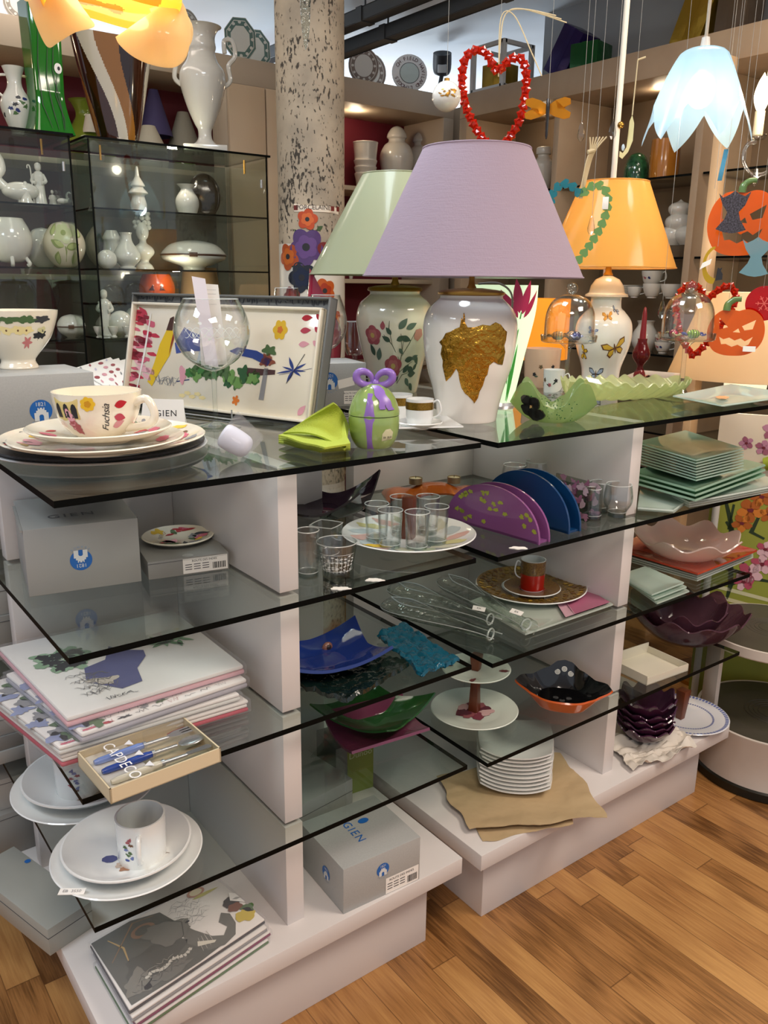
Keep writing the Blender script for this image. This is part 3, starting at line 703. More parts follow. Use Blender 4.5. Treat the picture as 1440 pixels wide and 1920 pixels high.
# big balloon glass with paper strips
q = P(405, 800, T); k = mpp(q)*1.02
def wine_glass(name, label, q, prof_px, k, seg=48, etched=None, cat='wine glass', group=None, th=1.2, off=0):
    t = thing(name, label, cat, q, 0, group)
    b = B(); pr = cr(real(q, prof_px[0], off), 6); b.lathe(pr, CLEAR, seg)
    inner = [(max(r-th*k, .0002), z) for r, z in pr if z > pr[0][1]+2*k]
    b.lathe(inner[::-1], CLEAR, seg)
    if etched: etched(b, pr)
    b.tube([(pr[-1][0]*math.cos(2*PI*i/48), pr[-1][0]*math.sin(2*PI*i/48), pr[-1][1]) for i in range(48)], .0008, GLINT, 6, closed=True)
    b.build('bowl', t)
    b = B(); b.lathe(cr(real(q, prof_px[1], off), 4), CLEAR2, 32); b.build('stem', t)
    return t
def etch(b, pr):
    mp = vase_map(pr, ang=face_ang(q)); H0 = pr[0][1]; H1 = pr[-1][1]; ET = M('dfe4e2', .5)
    for ph in range(3):
        n = 40; b.decal(stroke([(-.055+.11*i/n, H0+(H1-H0)*(.56+.07*math.sin(i*.38+ph*2.1))) for i in range(n+1)], .0011), mp, ET, .004)
    for i in range(7): b.decal(leaf(-.05+.016*i, H0+(H1-H0)*(.5 if i % 2 else .68), .009, .005, .9+i), mp, ET)
gk = [[(4, 104), (24, 111), (50, 130), (66, 156), (71, 182), (66, 208), (51, 240)], [(46, 0), (46, 1.5), (30, 4), (8, 9), (4.5, 16), (4.2, 60), (5, 98), (7, 104)]]
gl = wine_glass('wine_glass', 'huge balloon wine glass holding paper price strips', q, gk, k, etched=etch)
t = thing('paper_strips', 'white paper strips with printed lines standing inside the balloon glass', 'paper', q+V((0, 0, 0)), face_ang(q)+PI/2)
b = B()
b.prism([(-14*k, 112*k), (9*k, 108*k), (-8*k, 262*k), (-31*k, 266*k)], .0006, M('efe9f2', .7), lambda x, y, z: V((x, z+.004, y)))
b.build('strip', t)
b = B(); b.prism([(-22*k, 110*k), (25*k, 112*k), (14*k, 252*k), (-22*k, 254*k)], .0006, PAPER, lambda x, y, z: V((x, z+.012, y)))
for y in (243, 236, 218, 196, 176, 160): b.decal(stroke([(-14*k, y*k), (10*k, y*k)], .0007), lambda x, yy: V((x, .0116, yy)), GREYS)
b.build('strip', t)
# clear packet with the white ornament
q = P(440, 868, T); k = mpp(q)
t = thing('clear_packet', 'clear plastic packet holding a rounded white object at the glass edge', 'packet', q, face_ang(q)+PI/2)
b = B()
b.prism([(-48*k, 20*k), (16*k, 1*k), (55*k, 42*k), (10*k, 86*k)], .045, FILM, lambda x, y, z: V((x, z+y*.25, y))); b.build('film', t)
b = B(); pr = cr([(0, -34), (20, -33), (27, -22), (26, 10), (22, 26), (12, 33), (0, 35)], 4); b.lathe([(max(r, 0)*k, z*k) for r, z in pr], M('d3d4e0', .5), 24)
o = b.build('white_bulb', t, (4*k, .028, 34*k)); o.rotation_euler = (.2, 2.1, 0); o.scale = (.9,)*3
# green folded napkin
nv = M('a9b83c', .7, bump=(400, .3)); q = P(590, 845, T)
t = tag(B_ := bpy.data.objects.new('napkin', None), 'lime green folded cloth napkin beside the egg jar', 'napkin'); COL.objects.link(t); t.location = q
for i, (z0, s) in enumerate(((.0, 1.), (.008, .985), (.016, .96), (.026, .9))):
    c = [P(522, 830-i*4, T+z0)-q, P(600+i*3, 848-i*2, T+z0)-q, P(657, 843-i*3, T+z0)-q, P(640-3*i, 790-i*2, T+z0)-q]
    b = B(); hmax = (.0, .004, .01, .028)[i]
    def fn(u, v, c=c, h=hmax): p = c[0].lerp(c[1], u).lerp(c[3].lerp(c[2], u), v); return p+V((0, 0, .0022+h*math.sin(PI*min(u*1.3, 1))*v*v+.001*math.sin(9*u)))
    b.grid(fn, 14, 10, nv, thick=.003); b.build('fold', t)
c = [P(530, 812, T+.03)-q, P(648, 842, T+.02)-q, P(655, 800, T+.03)-q, P(626, 757, T+.085)-q]
b = B()
def fn(u, v):
    p = c[0].lerp(c[1], u).lerp(c[3].lerp(c[2], u), v); return p+V((0, 0, .012*math.sin(PI*u)*(1-v*.3)))
b.grid(fn, 16, 12, nv, thick=.003); b.build('fold', t)
# egg jar with a purple bow
q = P(701, 838, T); k = mpp(q)
EGG = M('7f9c50', .15, coat=.6, noise_=(14, 'a5bd78', .35))
t = thing('egg_jar', 'green ceramic egg jar with purple ribbon and bow', 'jar', q)
pr = cr([(26*k, 0), (34*k, 3*k), (44*k, 23*k), (47.5*k, 48*k), (46.5*k, 61*k)], 6); b = B(); b.lathe([(0, 0)]+pr+[(43*k, 61*k), (40*k, 50*k), (0, 20*k)], EGG, 48)
mp = vase_map(pr, ang=face_ang(q)); b.decal([(-18*k, 2*k), (0, 2*k), (1*k, 60.5*k), (-19*k, 60.5*k)], mp, LILAC)
price = M('cfcda8', .5); b.decal([(16*k, 18*k), (40*k, 21*k), (40*k, 34*k), (32*k, 41*k), (22*k, 40*k), (16*k, 32*k)], mp, price); b.text('EB  30,50', mp2(mp), 5*k, INK, at=(28*k, 25*k)); b.build('body', t)
pr = cr([(47.5*k, 62.5*k), (46*k, 72*k), (38*k, 94*k), (24*k, 111*k), (10*k, 119*k), (0, 120*k)], 6); b = B(); b.lathe([(0, 63*k)]+pr, EGG, 48)
mp = vase_map([(r, z) for r, z in pr], ang=face_ang(q)); b.decal([(-19*k, 63.5*k), (1*k, 63.5*k), (-4*k, 104*k), (-18*k, 104*k)], mp, LILAC); b.build('lid', t)
b = B(); a = face_ang(q)+PI/2; mr = Matrix.Rotation(a, 3, 'Z')
def loop(side):
    return lambda u, v: mr @ V((side*(3+15*(1-math.cos(2*PI*u)))*k, (-13+26*v+3*math.sin(3*PI*v))*k*(.45+.55*math.sin(PI*u)), (122+13*math.sin(2*PI*u)+10*math.sin(PI*u))*k))
for s in (-1, 1): b.tube([mr @ V((s*(3+15*(1-math.cos(a_)))*k, (-2-4*math.sin(a_/2))*k, (122+12*math.sin(a_)+9*math.sin(a_/2))*k)) for a_ in [2*PI*i/20 for i in range(21)]], [(4+3.5*math.sin(PI*i/20))*k for i in range(21)], LILAC, 10)
b.ball(mr @ V((2*k, -4*k, 119*k)), 8*k, LILAC, 14, 8)
f = prof_r([(r, z) for r, z in pr])
for pts in ([(2, 117), (14, 107), (20, 95), (28, 83), (30, 75)], [(0, 117), (6, 105), (12, 94), (16, 85), (14, 77)]):
    w = []
    b.grid(lambda u, v, pts=pts: (lambda i, fr: (lambda x, z: mr @ V((x+(v-.5)*11*k, -math.sqrt(max((f(z)+2.5*k)**2-(x+(v-.5)*11*k)**2, 0)), z)))((pts[i][0]+(pts[min(i+1, 4)][0]-pts[i][0])*fr)*k+1.5*k*math.sin(u*14), (pts[i][1]+(pts[min(i+1, 4)][1]-pts[i][1])*fr)*k))(min(int(u*4), 3), u*4-min(int(u*4), 3)), 20, 3, LILAC, thick=1.6*k)
b.build('bow', t)
# gold banded espresso cups on a square plate
q = P(798, 808, T); k = mpp(q)
t = tag(plate('square_plate', .1, PWHITE, .008), 'square white plate with gold edge under the gold banded espresso cup', 'plate') if 0 else None
b = B(); cs = [P(735, 815, T)-q, P(868, 812, T)-q, P(815, 778, T)-q, P(715, 780, T)-q]
def fn(u, v):
    p = cs[0].lerp(cs[1], u).lerp(cs[3].lerp(cs[2], u), v); e = max(abs(u-.5), abs(v-.5))*2
    return p+V((0, 0, .003+.011*max(0, e-.6)/.4))
b.grid(fn, 20, 20, PWHITE, thick=.003, mfn=lambda u, v: GOLD if max(abs(u-.5), abs(v-.5)) > .482 else PWHITE)
tag(b.build('square_plate', loc=q), 'square white plate with gold edge beside the leaf vase lamp', 'plate')
qs = P(786, 800, T+.008); qs.z = T+.0045
tag(plate('saucer', 44*k, PWHITE, .012, .45, loc=qs), 'small white saucer under the gold banded espresso cup', 'saucer')
def gband(b, pr):
    H = pr[-1][1]; f = prof_r(pr); b.lathe([(f(H*.62)+.0006, H*.62), (f(H*.9)+.0006, H*.9)], M('b08a3c', .3, metal=.8, noise_=(400, '7d5c1e', .25)), 48)
R_ = 26*k; H_ = 50*k; cyl = [(R_*.8, 0), (R_*.9, .003), (R_*.97, H_*.3), (R_, H_)]
cup('espresso_cup', 'white espresso cup with gold band in front of the leaf vase lamp', R_, H_, PWHITE, qs+V((0, 0, .0065)), face_ang(qs)+PI/2-.3, gband, .0018, prof=cyl, out=.017, hr=.002, hz=(.3, .85))
q2 = P(748, 790, T); cup('espresso_cup', 'second gold banded espresso cup half hidden behind the egg jar', R_*1.02, H_*1.1, PWHITE, q2, .5, gband, .0018, prof=[(r*1.02, z*1.1) for r, z in cyl])
# grey carton behind the tray
q = P(602, 800, T); q = V((q.x, q.y, T))
cb = P(590, 770, T); cr_ = P(664, 775, T)
def fB(b, Fm):
    barcode(b, Fm['front'], .085, .006, .05, .03); emblem(b, Fm['front'], .05, .06, .02); price_tag(b, Fm['front'], .09, .055, .04, .02, None, .2)
carton('gift_box', 'grey box with barcode label standing behind the egg jar', (0, 0, 0), (.14, .14, .1), (cb.x+.01, cb.y+.04, T), -.25, SILV, fB)
# brandy glass, tumbler glass and small mug behind the tray
q = P(612, 745, T); k = mpp(q)
wine_glass('brandy_glass', 'round brandy glass with engraved loops in front of the red egg vase', q, [[(4, 88), (20, 96), (36, 118), (40, 140), (36, 165), (27, 192)], [(26, 0), (26, 1.5), (8, 6), (3.5, 14), (3.5, 80), (6, 88)]], k, etched=None)
q = P(540, 722, T); k = mpp(q)
wine_glass('cut_glass', 'small cut glass goblet beside the brandy glass', q, [[(6, 62), (14, 80), (24, 110), (26, 128), (22, 160)], [(20, 0), (20, 2), (6, 8), (5, 40), (8, 62)]], k, 10, off=22)
q = P(665, 712, T); k = mpp(q)
wine_glass('glass_mug', 'clear glass mug just left of the rose vase, behind the brandy glass', q, [[(14, 22), (19, 36), (20, 60), (18, 85)], [(16, 0), (16, 2), (6, 5), (5, 20), (12, 23)]], k, 24, off=24)
# ================================================================ lamps
def lamp(name, label, q, k, prof_px, shade_px, vm, sm, collar=None, deco=None, cap=None, finial=True, seg=56, bulb=0, bulbcol=(1, .8, .55), shade_dx=(0, 0), sm_in=None, off=0):
    """turned vase, metal collar, bulb holder and drum shade; all sizes in photo pixels times k"""
    t = thing(name, label, 'lamp', q)
    pr = cr(real(q, prof_px, off), 6); b = B(); b.lathe([(0, 0)]+pr+[(pr[-1][0]*.9, pr[-1][1]), (pr[-1][0]*.85, pr[-1][1]-.01), (0, pr[-1][1]-.012)], vm, seg)
    if deco: deco(b, pr)
    b.build('vase', t)
    if cap:
        b = B(); cp_ = real(q, cap[0], off); b.lathe(cp_, cap[1], 40); b.build('cap', t)
    zt = pr[-1][1] if not cap else max(z for r, z in cp_)
    (r0, zb), (r1, z1) = real(q, shade_px, off)
    b = B(); b.lathe([(0, zt), (9*k, zt), (6*k, zt+6*k), (5*k, zt+14*k), (5*k, zb+40*k), (0, zb+40*k)], BRASS, 20); b.build('lamp_holder', t)
    b = B()
    b.lathe([(r0, zb), (r1, z1)], sm, 72)
    b.lathe([(r1-.0012, z1), (r0-.0012, zb)], sm_in or sm, 72)
    o = b.build('lamp_shade', t, (shade_dx[0]*k, shade_dx[1]*k, 0))
    for r, z in ((r0, zb), (r1, z1)):
        e = B(); e.tube([(r*math.cos(2*PI*i/64), r*math.sin(2*PI*i/64), z) for i in range(64)], .0018, sm, 6, closed=True); e.build('piping', o)
    b = B(); b.tube([(r1*math.cos(a), r1*math.sin(a), z1) if s else (.004*math.cos(a), .004*math.sin(a), z1-.012) for a in (0, ) for s in (1, 0)], .0012, BRASS, 6)
    for a in (2*PI/3, 4*PI/3): b.tube([(r1*math.cos(a), r1*math.sin(a), z1), (.004*math.cos(a), .004*math.sin(a), z1-.012)], .0012, BRASS, 6)
    b.build('shade_ring', o)
    if bulb:
        b = B(); zc = zb+(z1-zb)*.42; b.ball((0, 0, zc), .026, M('fff1d8', .4, emit=6), 16, 10); b.build('bulb', t)
        li = bpy.data.lights.new('lamp_light', 'POINT'); li.energy = bulb; li.color = bulbcol; li.shadow_soft_size = .03
        lo = bpy.data.objects.new('lamp_light', li); COL.objects.link(lo); lo.parent = t; lo.location = (0, 0, zc+.0)
        lo.location.z = zc+.035
    return t, pr
# gold leaf lamp with the lilac shade
q = P(875, 786, T); k = mpp(q)
q_leaf = q
FOIL = M('cfa243', .26, metal=.95, bump=(70, .6), noise_=(18, 'a06c20', .3))
def leaf_deco(b, pr):
    mp = vase_map(pr, ang=face_ang(q_leaf)+.02, eps=.0012); f = prof_r(pr)
    # outline of a maple leaf hanging point down, in photo pixels about the vase axis
    px = [(-16, 252), (-10, 244), (-4, 232), (8, 232), (22, 238), (36, 236), (47, 243), (58, 238), (68, 226), (74, 222), (73, 204), (70, 192), (75, 178), (74, 150), (62, 152), (50, 158), (41, 150), (40, 130), (36, 124), (34, 106), (28, 92), (26, 78), (18, 66), (14, 72), (0, 84), (-6, 88), (-14, 100), (-18, 116), (-20, 134), (-24, 142), (-36, 124), (-50, 112), (-52, 132), (-54, 146), (-52, 158), (-56, 172), (-52, 190), (-58, 198), (-50, 206), (-44, 218), (-34, 222), (-26, 228), (-18, 232), (-17, 240)]
    zz = lambda z: hz(q_leaf, 38+(z-66)*.835)
    b.decal([((x*.98-2)*k, zz(z)) for x, z in px], mp, FOIL, 3*k)
    b.decal(stroke([(-12*k, zz(240)), (-13*k, zz(252)), (-14*k, zz(262))], 3.4*k), mp, FOIL)
t, _ = lamp('leaf_lamp', 'tall white vase lamp with gold leaf and lilac linen shade', q, k,
    [(54, 0), (55, 2), (58, 22), (67, 60), (77, 92), (85, 132), (88, 165), (87, 186), (79, 207), (63, 223), (59, 228), (59, 234)],
    [(204, 267), (101, 506)], PORC, shade_mat('b9a7b7', .3, .25), deco=leaf_deco, cap=([(60, 232), (63, 234), (63, 238), (58, 241), (46, 243), (20, 246), (0, 246)], BRASS))
b = B(); b.tube(cr([V((30*k, 15*k, 245*k)), V((60*k, -8*k, 246*k)), V((88*k, -14*k, 226*k)), V((100*k, 0, 180*k)), V((96*k, 30*k, 120*k)), V((74*k, 60*k, 40*k)), V((80*k, 80*k, 2*k))], 8), .0022, M('8f8f84', .4), 8); b.build('cord', t)
# rose lamp with pale green shade
q = P(738, 734, T); k = mpp(q); q_rose = q
def rose_deco(b, pr):
    mp = vase_map(pr, ang=face_ang(q_rose), eps=.0006); m2, m3 = mp2(mp), mp3(mp)
    st = M('4f5a3c', .5)
    for pts in ([(8, 20), (14, 60), (18, 96)], [(14, 60), (-4, 90), (-20, 108)], [(-4, 90), (-10, 120), (-9, 132)], [(16, 70), (30, 92), (40, 112)], [(12, 40), (28, 52), (44, 60)], [(8, 20), (20, 36), (36, 40)], [(16, 80), (12, 110)]): b.decal(stroke([(x*k, y*k) for x, y in pts], 1.5*k), mp, st)
    r_ = random.Random(4)
    for x, y, a, l in [(-44, 70, 1.9, 22), (-36, 62, 1.3, 24), (-8, 96, 2.6, 18), (4, 98, .4, 20), (8, 118, .9, 24), (22, 118, .5, 22), (12, 104, -.3, 22), (-6, 108, 2.2, 16), (24, 62, .2, 22), (32, 50, -.5, 24), (40, 64, .4, 18), (48, 70, -.9, 20), (30, 30, -.9, 20), (36, 36, .1, 24), (22, 40, .8, 20), (44, 20, -.8, 20), (50, 44, 1.0, 16), (10, 84, -.9, 14), (4, 44, 2.3, 18), (-2, 24, .6, 16)]:
        b.decal(leaf(x*k, y*k, l*k, l*.5*k, a), m2, r_.choice((LEAFD, M('5d7565', .45), M('46604c', .45))))
    for x, y, r in ((-43, 106, 18), (-2, 52, 20)):
        b.decal(flower(x*k, y*k, r*k, 5, .18, .3), m2, ROSE); b.decal(flower(x*k, y*k, r*.62*k, 5, .2, .9), m3, M('bb6f70', .4)); b.decal(ell(x*k, y*k, r*.25*k), lambda u, v: m3(u, v)+(m3(u, v)-mp(u, v))*.5, M('c9b06a', .5))
    b.decal(blob(48*k, 108*k, 9*k, 11*k, 4, .15), m2, M('d99a8c', .4)); b.decal(leaf(-22*k, 116*k, 16*k, 9*k, 1.5), m2, ROSE)
lamp('rose_lamp', 'cream vase lamp painted with dark roses under a pale green shade', q, k,
    [(42, 0), (44, 4), (50, 40), (62, 90), (70, 125), (72, 148), (66, 172), (52, 186), (47, 191), (48, 197)],
    [(160, 226), (64, 414)], M('eee9d2', .12, coat=.5), shade_mat('b3b896', .3, coat=.6), deco=rose_deco, cap=([(50, 196), (52, 198), (50, 203), (36, 206), (14, 208), (0, 208)], BRASS), off=-8)
# butterfly jar lamp with the orange shade
q = P(1124, 721, T); k = mpp(q); q_bf = q
def butterfly(b, mp, x, y, s, rot, m, m2_):
    c, sn = math.cos(rot), math.sin(rot); q_ = lambda u, v: (x+(u*c-v*sn)*s, y+(u*sn+v*c)*s)
    for sg in (-1, 1):
        b.decal([q_(*p) for p in [(sg*.05, .05), (sg*.5, .55), (sg*.95, .6), (sg*.9, .2), (sg*.5, .0), (sg*.1, -.05)]], mp, m2_)
        b.decal([q_(*p) for p in [(sg*.05, .0), (sg*.5, -.02), (sg*.7, -.3), (sg*.5, -.6), (sg*.2, -.4)]], mp, m2_)
        b.decal([q_(*p) for p in [(sg*.1, .06), (sg*.5, .46), (sg*.85, .5), (sg*.8, .22), (sg*.45, .05)]], mp2(mp), m)
        b.decal([q_(*p) for p in [(sg*.1, -.04), (sg*.45, -.08), (sg*.6, -.28), (sg*.45, -.48), (sg*.22, -.32)]], mp2(mp), m)
    b.decal([q_(*p) for p in ell(0, 0, .06, .38)], mp3(mp), BROWN)
def bf_deco(b, pr):
    mp = vase_map(pr, ang=face_ang(q_bf), eps=.0006)
    butterfly(b, mp, 24*k, 70*k, 25*k, .35, M('d8b23e', .4), BROWN); butterfly(b, mp, -12*k, 22*k, 20*k, 0, M('9fb0c4', .4), INK)
    butterfly(b, mp, 6*k, 126*k, 13*k, .1, M('d8a34a', .4), M('b8873c', .4)); butterfly(b, mp, -40*k, 60*k, 15*k, 1.2, YEL, BROWN)
    butterfly(b, mp, 30*k, 136*k, 10*k, -.5, M('9fb0c4', .4), INK); butterfly(b, mp, -20*k, 100*k, 10*k, -.3, M('9fb0c4', .4), SKY)
lamp('ginger_jar_lamp', 'white ginger jar lamp with painted butterflies under an orange shade', q, k,
    [(33, 0), (34, 3), (36, 25), (48, 62), (52, 88), (49, 112), (36, 130), (29, 138), (28, 158)],
    [(121, 212), (62, 372)], M('eeeee2', .12, coat=.5), shade_mat('e8b658', .5, coat=.5), deco=bf_deco, bulb=3,
    cap=([(28, 156), (40, 158), (39, 162), (33, 165), (30, 178), (22, 190), (10, 196), (7, 198), (0, 198)], M('eee6cf', .2, coat=.4)), sm_in=shade_mat('e9c98a', .5), off=7)
# glowing tulip lamp
q = P(936, 758, T); k = mpp(q)
GLOW = M('cfe6bd', .4, emit=.85)
t = thing('tulip_lamp', 'glowing frosted glass lamp with red tulip behind the leaf vase', 'lamp', q)
pr = [(24*k, 0), (40*k, 82*k), (57*k, 164*k), (60*k, 216*k)]
b = B(); b.lathe([(0, 0)]+cr(pr, 6), GLOW, 40); mp = vase_map(pr, ang=face_ang(q), eps=.001); G2 = M('3f9a3a', .4, emit=.25); TU = M('b02350', .35, emit=.12)
b.decal(stroke([(26*k, 10*k), (27*k, 70*k), (31*k, 120*k), (34*k, 170*k)], 5*k), mp, G2); b.decal(leaf(30*k, 6*k, 110*k, 11*k, 1.5), mp2(mp), G2); b.decal(leaf(22*k, 40*k, 60*k, 8*k, 1.9), mp2(mp), G2)
for x, y, r, w in ((30, 168, 1.75, 19), (36, 166, 1.35, 18), (28, 160, 2.2, 15), (40, 160, .95, 13)): b.decal(leaf(x*k, y*k, 60*k, w*k, r), mp2(mp), TU)
b.build('glass_body', t)
b = B(); b.lathe([(0, -.0), (30*k, 0), (28*k, 6*k), (0, 6*k)], CHROME, 24); b.build('foot', t)
# orange lit cylinder lamp, salmon teapot, cream lamp at the far right
q = P(1002, 706, T); k = mpp(q)
t = thing('cylinder_lamp', 'orange lit paper cylinder lamp behind the first glass dome', 'lamp', q)
b = B(); b.lathe([(0, 0), (18*k, 0), (14*k, 8*k), (8*k, 14*k), (8*k, 34*k), (0, 34*k)], BRASS, 24); b.build('base', t)
b = B(); b.lathe([(58*k, 34*k), (58*k, 142*k)], M('e08a1e', .6, emit=.7), 40); b.build('lamp_shade', t)
dq = Dp(1400, 700, 2.78); k = mpp(dq)
t = thing('cream_lamp', 'large lit cream cone lampshade on a glowing round body at far right', 'lamp', (dq.x, dq.y, 0)); zc = dq.z; qf = V((dq.x, dq.y, 0))
zs_ = zat(qf, 706); zr_ = zat(qf, 548)
b = B(); b.lathe([(0, 0), (.13, 0), (.13, .015), (.012, .03), (.01, zc-.16), (.0, zc-.16)], BRASS, 28); b.build('pole', t)
b = B(); b.ball((0, 0, zat(qf, 722)), 38*k, M('f3efcf', .4, emit=.8), 28, 14, (1, 1, .85)); b.build('glass_body', t)
b = B(); b.lathe([(.008, zat(qf, 722)), (.008, zc+80*k)], BRASS, 12); b.build('lamp_holder', t)
b = B(); b.lathe([(142*k, zs_), (88*k, zr_)], shade_mat('e6d3b4', .6, coat=.3), 64); b.lathe([(87*k, zr_), (141*k, zs_)], shade_mat('ead6b4', .6), 64); b.build('lamp_shade', t)
b = B(); b.ball((0, 0, zc+75*k), .03, M('fff0d8', .4, emit=4), 14, 8); b.build('bulb', t)
li = bpy.data.lights.new('lamp_light', 'POINT'); li.energy = 8; li.color = (1, .87, .7); li.shadow_soft_size = .04
lo = bpy.data.objects.new('lamp_light', li); COL.objects.link(lo); lo.parent = t; lo.location = (0, 0, zc+100*k)

# ================================================================ right hand unit, top glass
RIM = M('3d6b3a', .15, coat=.5)
# green dish with the black flower: folded square with dips in the sides
q = P(1035, 788, T); k = mpp(q)
GREEN = CG('b4c894', .5, 'd8eac0', bump=(40, .1), tl=.3)
def folded_square(s, hc, hm, rot, flat=.45, cm=(1, 1, 1, 1)):
    """square sheet slumped into a dish: corners rise to hc, mid-sides to hm"""
    def fn(u, v):
        x, y = 2*u-1, 2*v-1; e = max(abs(x), abs(y)); t_ = max(0, (e-flat)/(1-flat)); m = min(abs(x), abs(y))/max(e, 1e-6)
        h = (hm+(hc*cm[(0 if x > 0 else 1) if y > 0 else (2 if x < 0 else 3)]-hm)*m**2)*t_**1.4; sc = s*(1-.12*t_*(1-m)); c, sn = math.cos(rot), math.sin(rot)
        return V(((x*c-y*sn)*sc, (x*sn+y*c)*sc, h))
    return fn
def dish(name, label, q, fn, m, n=36, thick=.004, cat='dish', rz=0, extra=None, group=None, lift=.0):
    b = B(); b.grid(fn, n, n, m, thick=thick)
    z0 = min(v.co.z for v in b.bm.verts)
    if extra: extra(b)
    o = b.build(name, None, V(q)-V((0, 0, z0-lift)), rz); return tag(o, label, cat, group)
a = face_ang(q)
def gd(b):
    # black petals and speckles on the near wall
    d = V((math.cos(a-.62), math.sin(a-.62), 0)); r = V((-d.y, d.x, 0)); c = d*54*k+V((0, 0, 30*k))
    mp = plane_map(c, r, V((0, 0, 1))*.92+d*.4)
    for i, (x, y, s) in enumerate(((-8, 14, 12), (8, 10, 12), (-12, -6, 12), (2, -14, 13), (14, -12, 11))): b.prism([(px*k, py*k) for px, py in blob(x-6, y-2, s, s, i, .12)], 4*k, BLACKG, lambda x, y, z: mp(x, y)+d*z)
    for i in range(5): b.ball(mp((-6+2*math.sin(i*2))*k, (2*math.cos(i*1.7))*k)+d*5.5*k, 1.2*k, M('c9a26a', .4), 6, 4)
    r_ = random.Random(2)
    for i in range(70):
        x = r_.gauss(42, 16)*k; y = r_.uniform(-20, 22)*k; p = c+r*x+V((0, 0, y)); 
        p = p-d*(x*.28) ; b.ball(p+d*(y*.3+2*k), r_.uniform(.5, 1.4)*k, M('1f5a2a', .3), 5, 4)
_fd = [(0, 46, 27), (18, 50, 32), (44, 70, 76), (52, 73, 74), (88, 80, 33), (110, 74, 40), (135, 74, 74), (160, 56, 40), (180, 50, 28)]
def polar(tab, base, a0, k, off=0):
    def f(u, v):
        a_ = 2*PI*u; d_ = abs(math.degrees((a_+PI) % (2*PI)-PI)); r, h = tab[-1][1:]
        for (p0, r0, h0), (p1, r1, h1) in zip(tab, tab[1:]):
            if p0 <= d_ <= p1: t_ = (d_-p0)/(p1-p0); t_ = t_*t_*(3-2*t_); r, h = r0+(r1-r0)*t_, h0+(h1-h0)*t_; break
        w_ = max(0, v-.4)/.6; rr = base*min(v/.4, 1)+(r-base)*w_**.8
        return V(((rr-off)*k*math.cos(a_+a0), (rr-off)*k*math.sin(a_+a0), h*w_**1.2*k+off*k))
    return f
b = B(); f = polar(_fd, 38, a+.04, k); b.grid(f, 120, 24, GREEN, cu=True, thick=.0035); gd(b); z0 = min(v.co.z for v in b.bm.verts)
tag(b.build('folded_dish', loc=q-V((0, 0, z0))), 'green glass dish with black flower and folded pointed corners', 'dish')
# pleated leaf dish
q = P(1175, 752, T); k = mpp(q); PLEAT = CG('dfe4b8', .5, 'eff4d4', bump=(30, .05), tl=.35)
dv = (P(1280, 742, T)-P(1062, 765, T)); rz = math.atan2(dv.y, dv.x); ln = dv.length
def fn(u, v):
    x = (u-.5)*ln; w = .095*(math.sin(PI*min(max(u, .0), 1))**.55)+.008; y = (v-.5)*2*w
    return V((x, y, .012+.045*(abs(v-.5)*2)**1.6+.0055*math.sin(u*ln*150+abs(v-.5)*9)*(.25+abs(v-.5)*1.4)+(.02*(1-u)**3)))
dish('leaf_dish', 'long pleated pale green glass leaf dish beside the folded green dish', q, fn, PLEAT, 90, .003, rz=rz)
b = B(); b.box((-.018, -.01, 0), (.018, .01, .0006), PAPER); pp = P(1113, 714, T+.068); o = tag(b.build('price_ticket', loc=pp, rot=(.5, .2, -.3)), 'blank white price ticket on the pleated leaf dish', 'ticket')
# glass domes on stems
def dome(label, q, k, sweets, off=0):
    t = thing('cloche_stand', label, 'cloche', q); R_ = lambda pts: cr(real(q, pts, off), 5); zk = hz(q, 201+off); zp = hz(q, 104+off)
    b = B(); b.lathe(R_([(44, 0), (44, 2), (20, 5), (7, 14), (4.5, 40), (4.5, 78), (6, 88), (14, 96), (20, 100)]), CLEAR2, 28); b.build('stem', t)
    b = B(); b.lathe(real(q, [(.1, 100), (48, 100), (51, 102), (53, 113), (52, 114), (50, 104), (.1, 103)], off), CLEAR2, 40); b.build('plate', t)
    b = B(); b.lathe(R_([(46, 106), (46.5, 134), (44, 158), (34, 178), (18, 188), (6, 190)]), CLEAR, 44); b.lathe(R_([(45, 106), (45.4, 134), (43, 158), (33, 177), (17, 187), (6, 189)])[::-1], CLEAR, 44); b.lathe(real(q, [(6, 189), (4, 191), (6, 194)], off), CLEAR2, 20); b.ball((0, 0, zk), 10.5*k, CLEAR2, 20, 12); b.build('dome', t)
    for nm, lab, x, y, m, m2_, rz in sweets:
        s = thing('glass_sweet', lab, 'glass sweet', q+V((x*k, y*k, zp)), rz, 'wrapped glass sweets under the domes')
        b = B(); b.ball((0, 0, 8*k), 8*k, m, 14, 8, (1.5, 1, 1)); 
        for i in range(4): b.tube([( (-7+4.6*i)*k, 8.3*k*math.cos(j*.7)*(.82 if i in (0, 3) else 1), 8*k+8.2*k*math.sin(j*.7)*(.82 if i in (0, 3) else 1)) for j in range(9)], .5*k, INK, 5, closed=True)
        b.build('sweet', s)
        for sg in (-1, 1):
            b = B(); b.grid(lambda u, v, sg=sg: V((sg*(10+10*u)*k, (v-.5)*14*k*(.3+u), 8*k+ (v-.5)*6*k*math.sin(u*3)+2*k*math.sin(v*9)*u)), 4, 8, m2_, thick=1*k); b.build('wrapper_end', s)
    return t
NB = M('262a6e', .1, coat=.5)
q = P(1059, 742, T); k = mpp(q)
dome('clear glass dome on tall stem, with dark blue sweets, behind the folded dish', q, k, [('a', 'dark blue striped glass sweet under the dome behind the folded dish', 4, -14, NB, M('8a8fb0', .1, coat=.5), .5), ('b', 'amber glass sweet under the dome behind the folded dish', -14, 14, M('b5742e', .1, coat=.5), M('c98f4a', .1, coat=.5), 2.2), ('c', 'pale amber glass sweet on the far side of the same dome', 20, 12, M('c9a06a', .1, coat=.5), M('a8622a', .1, coat=.5), 1.1)])
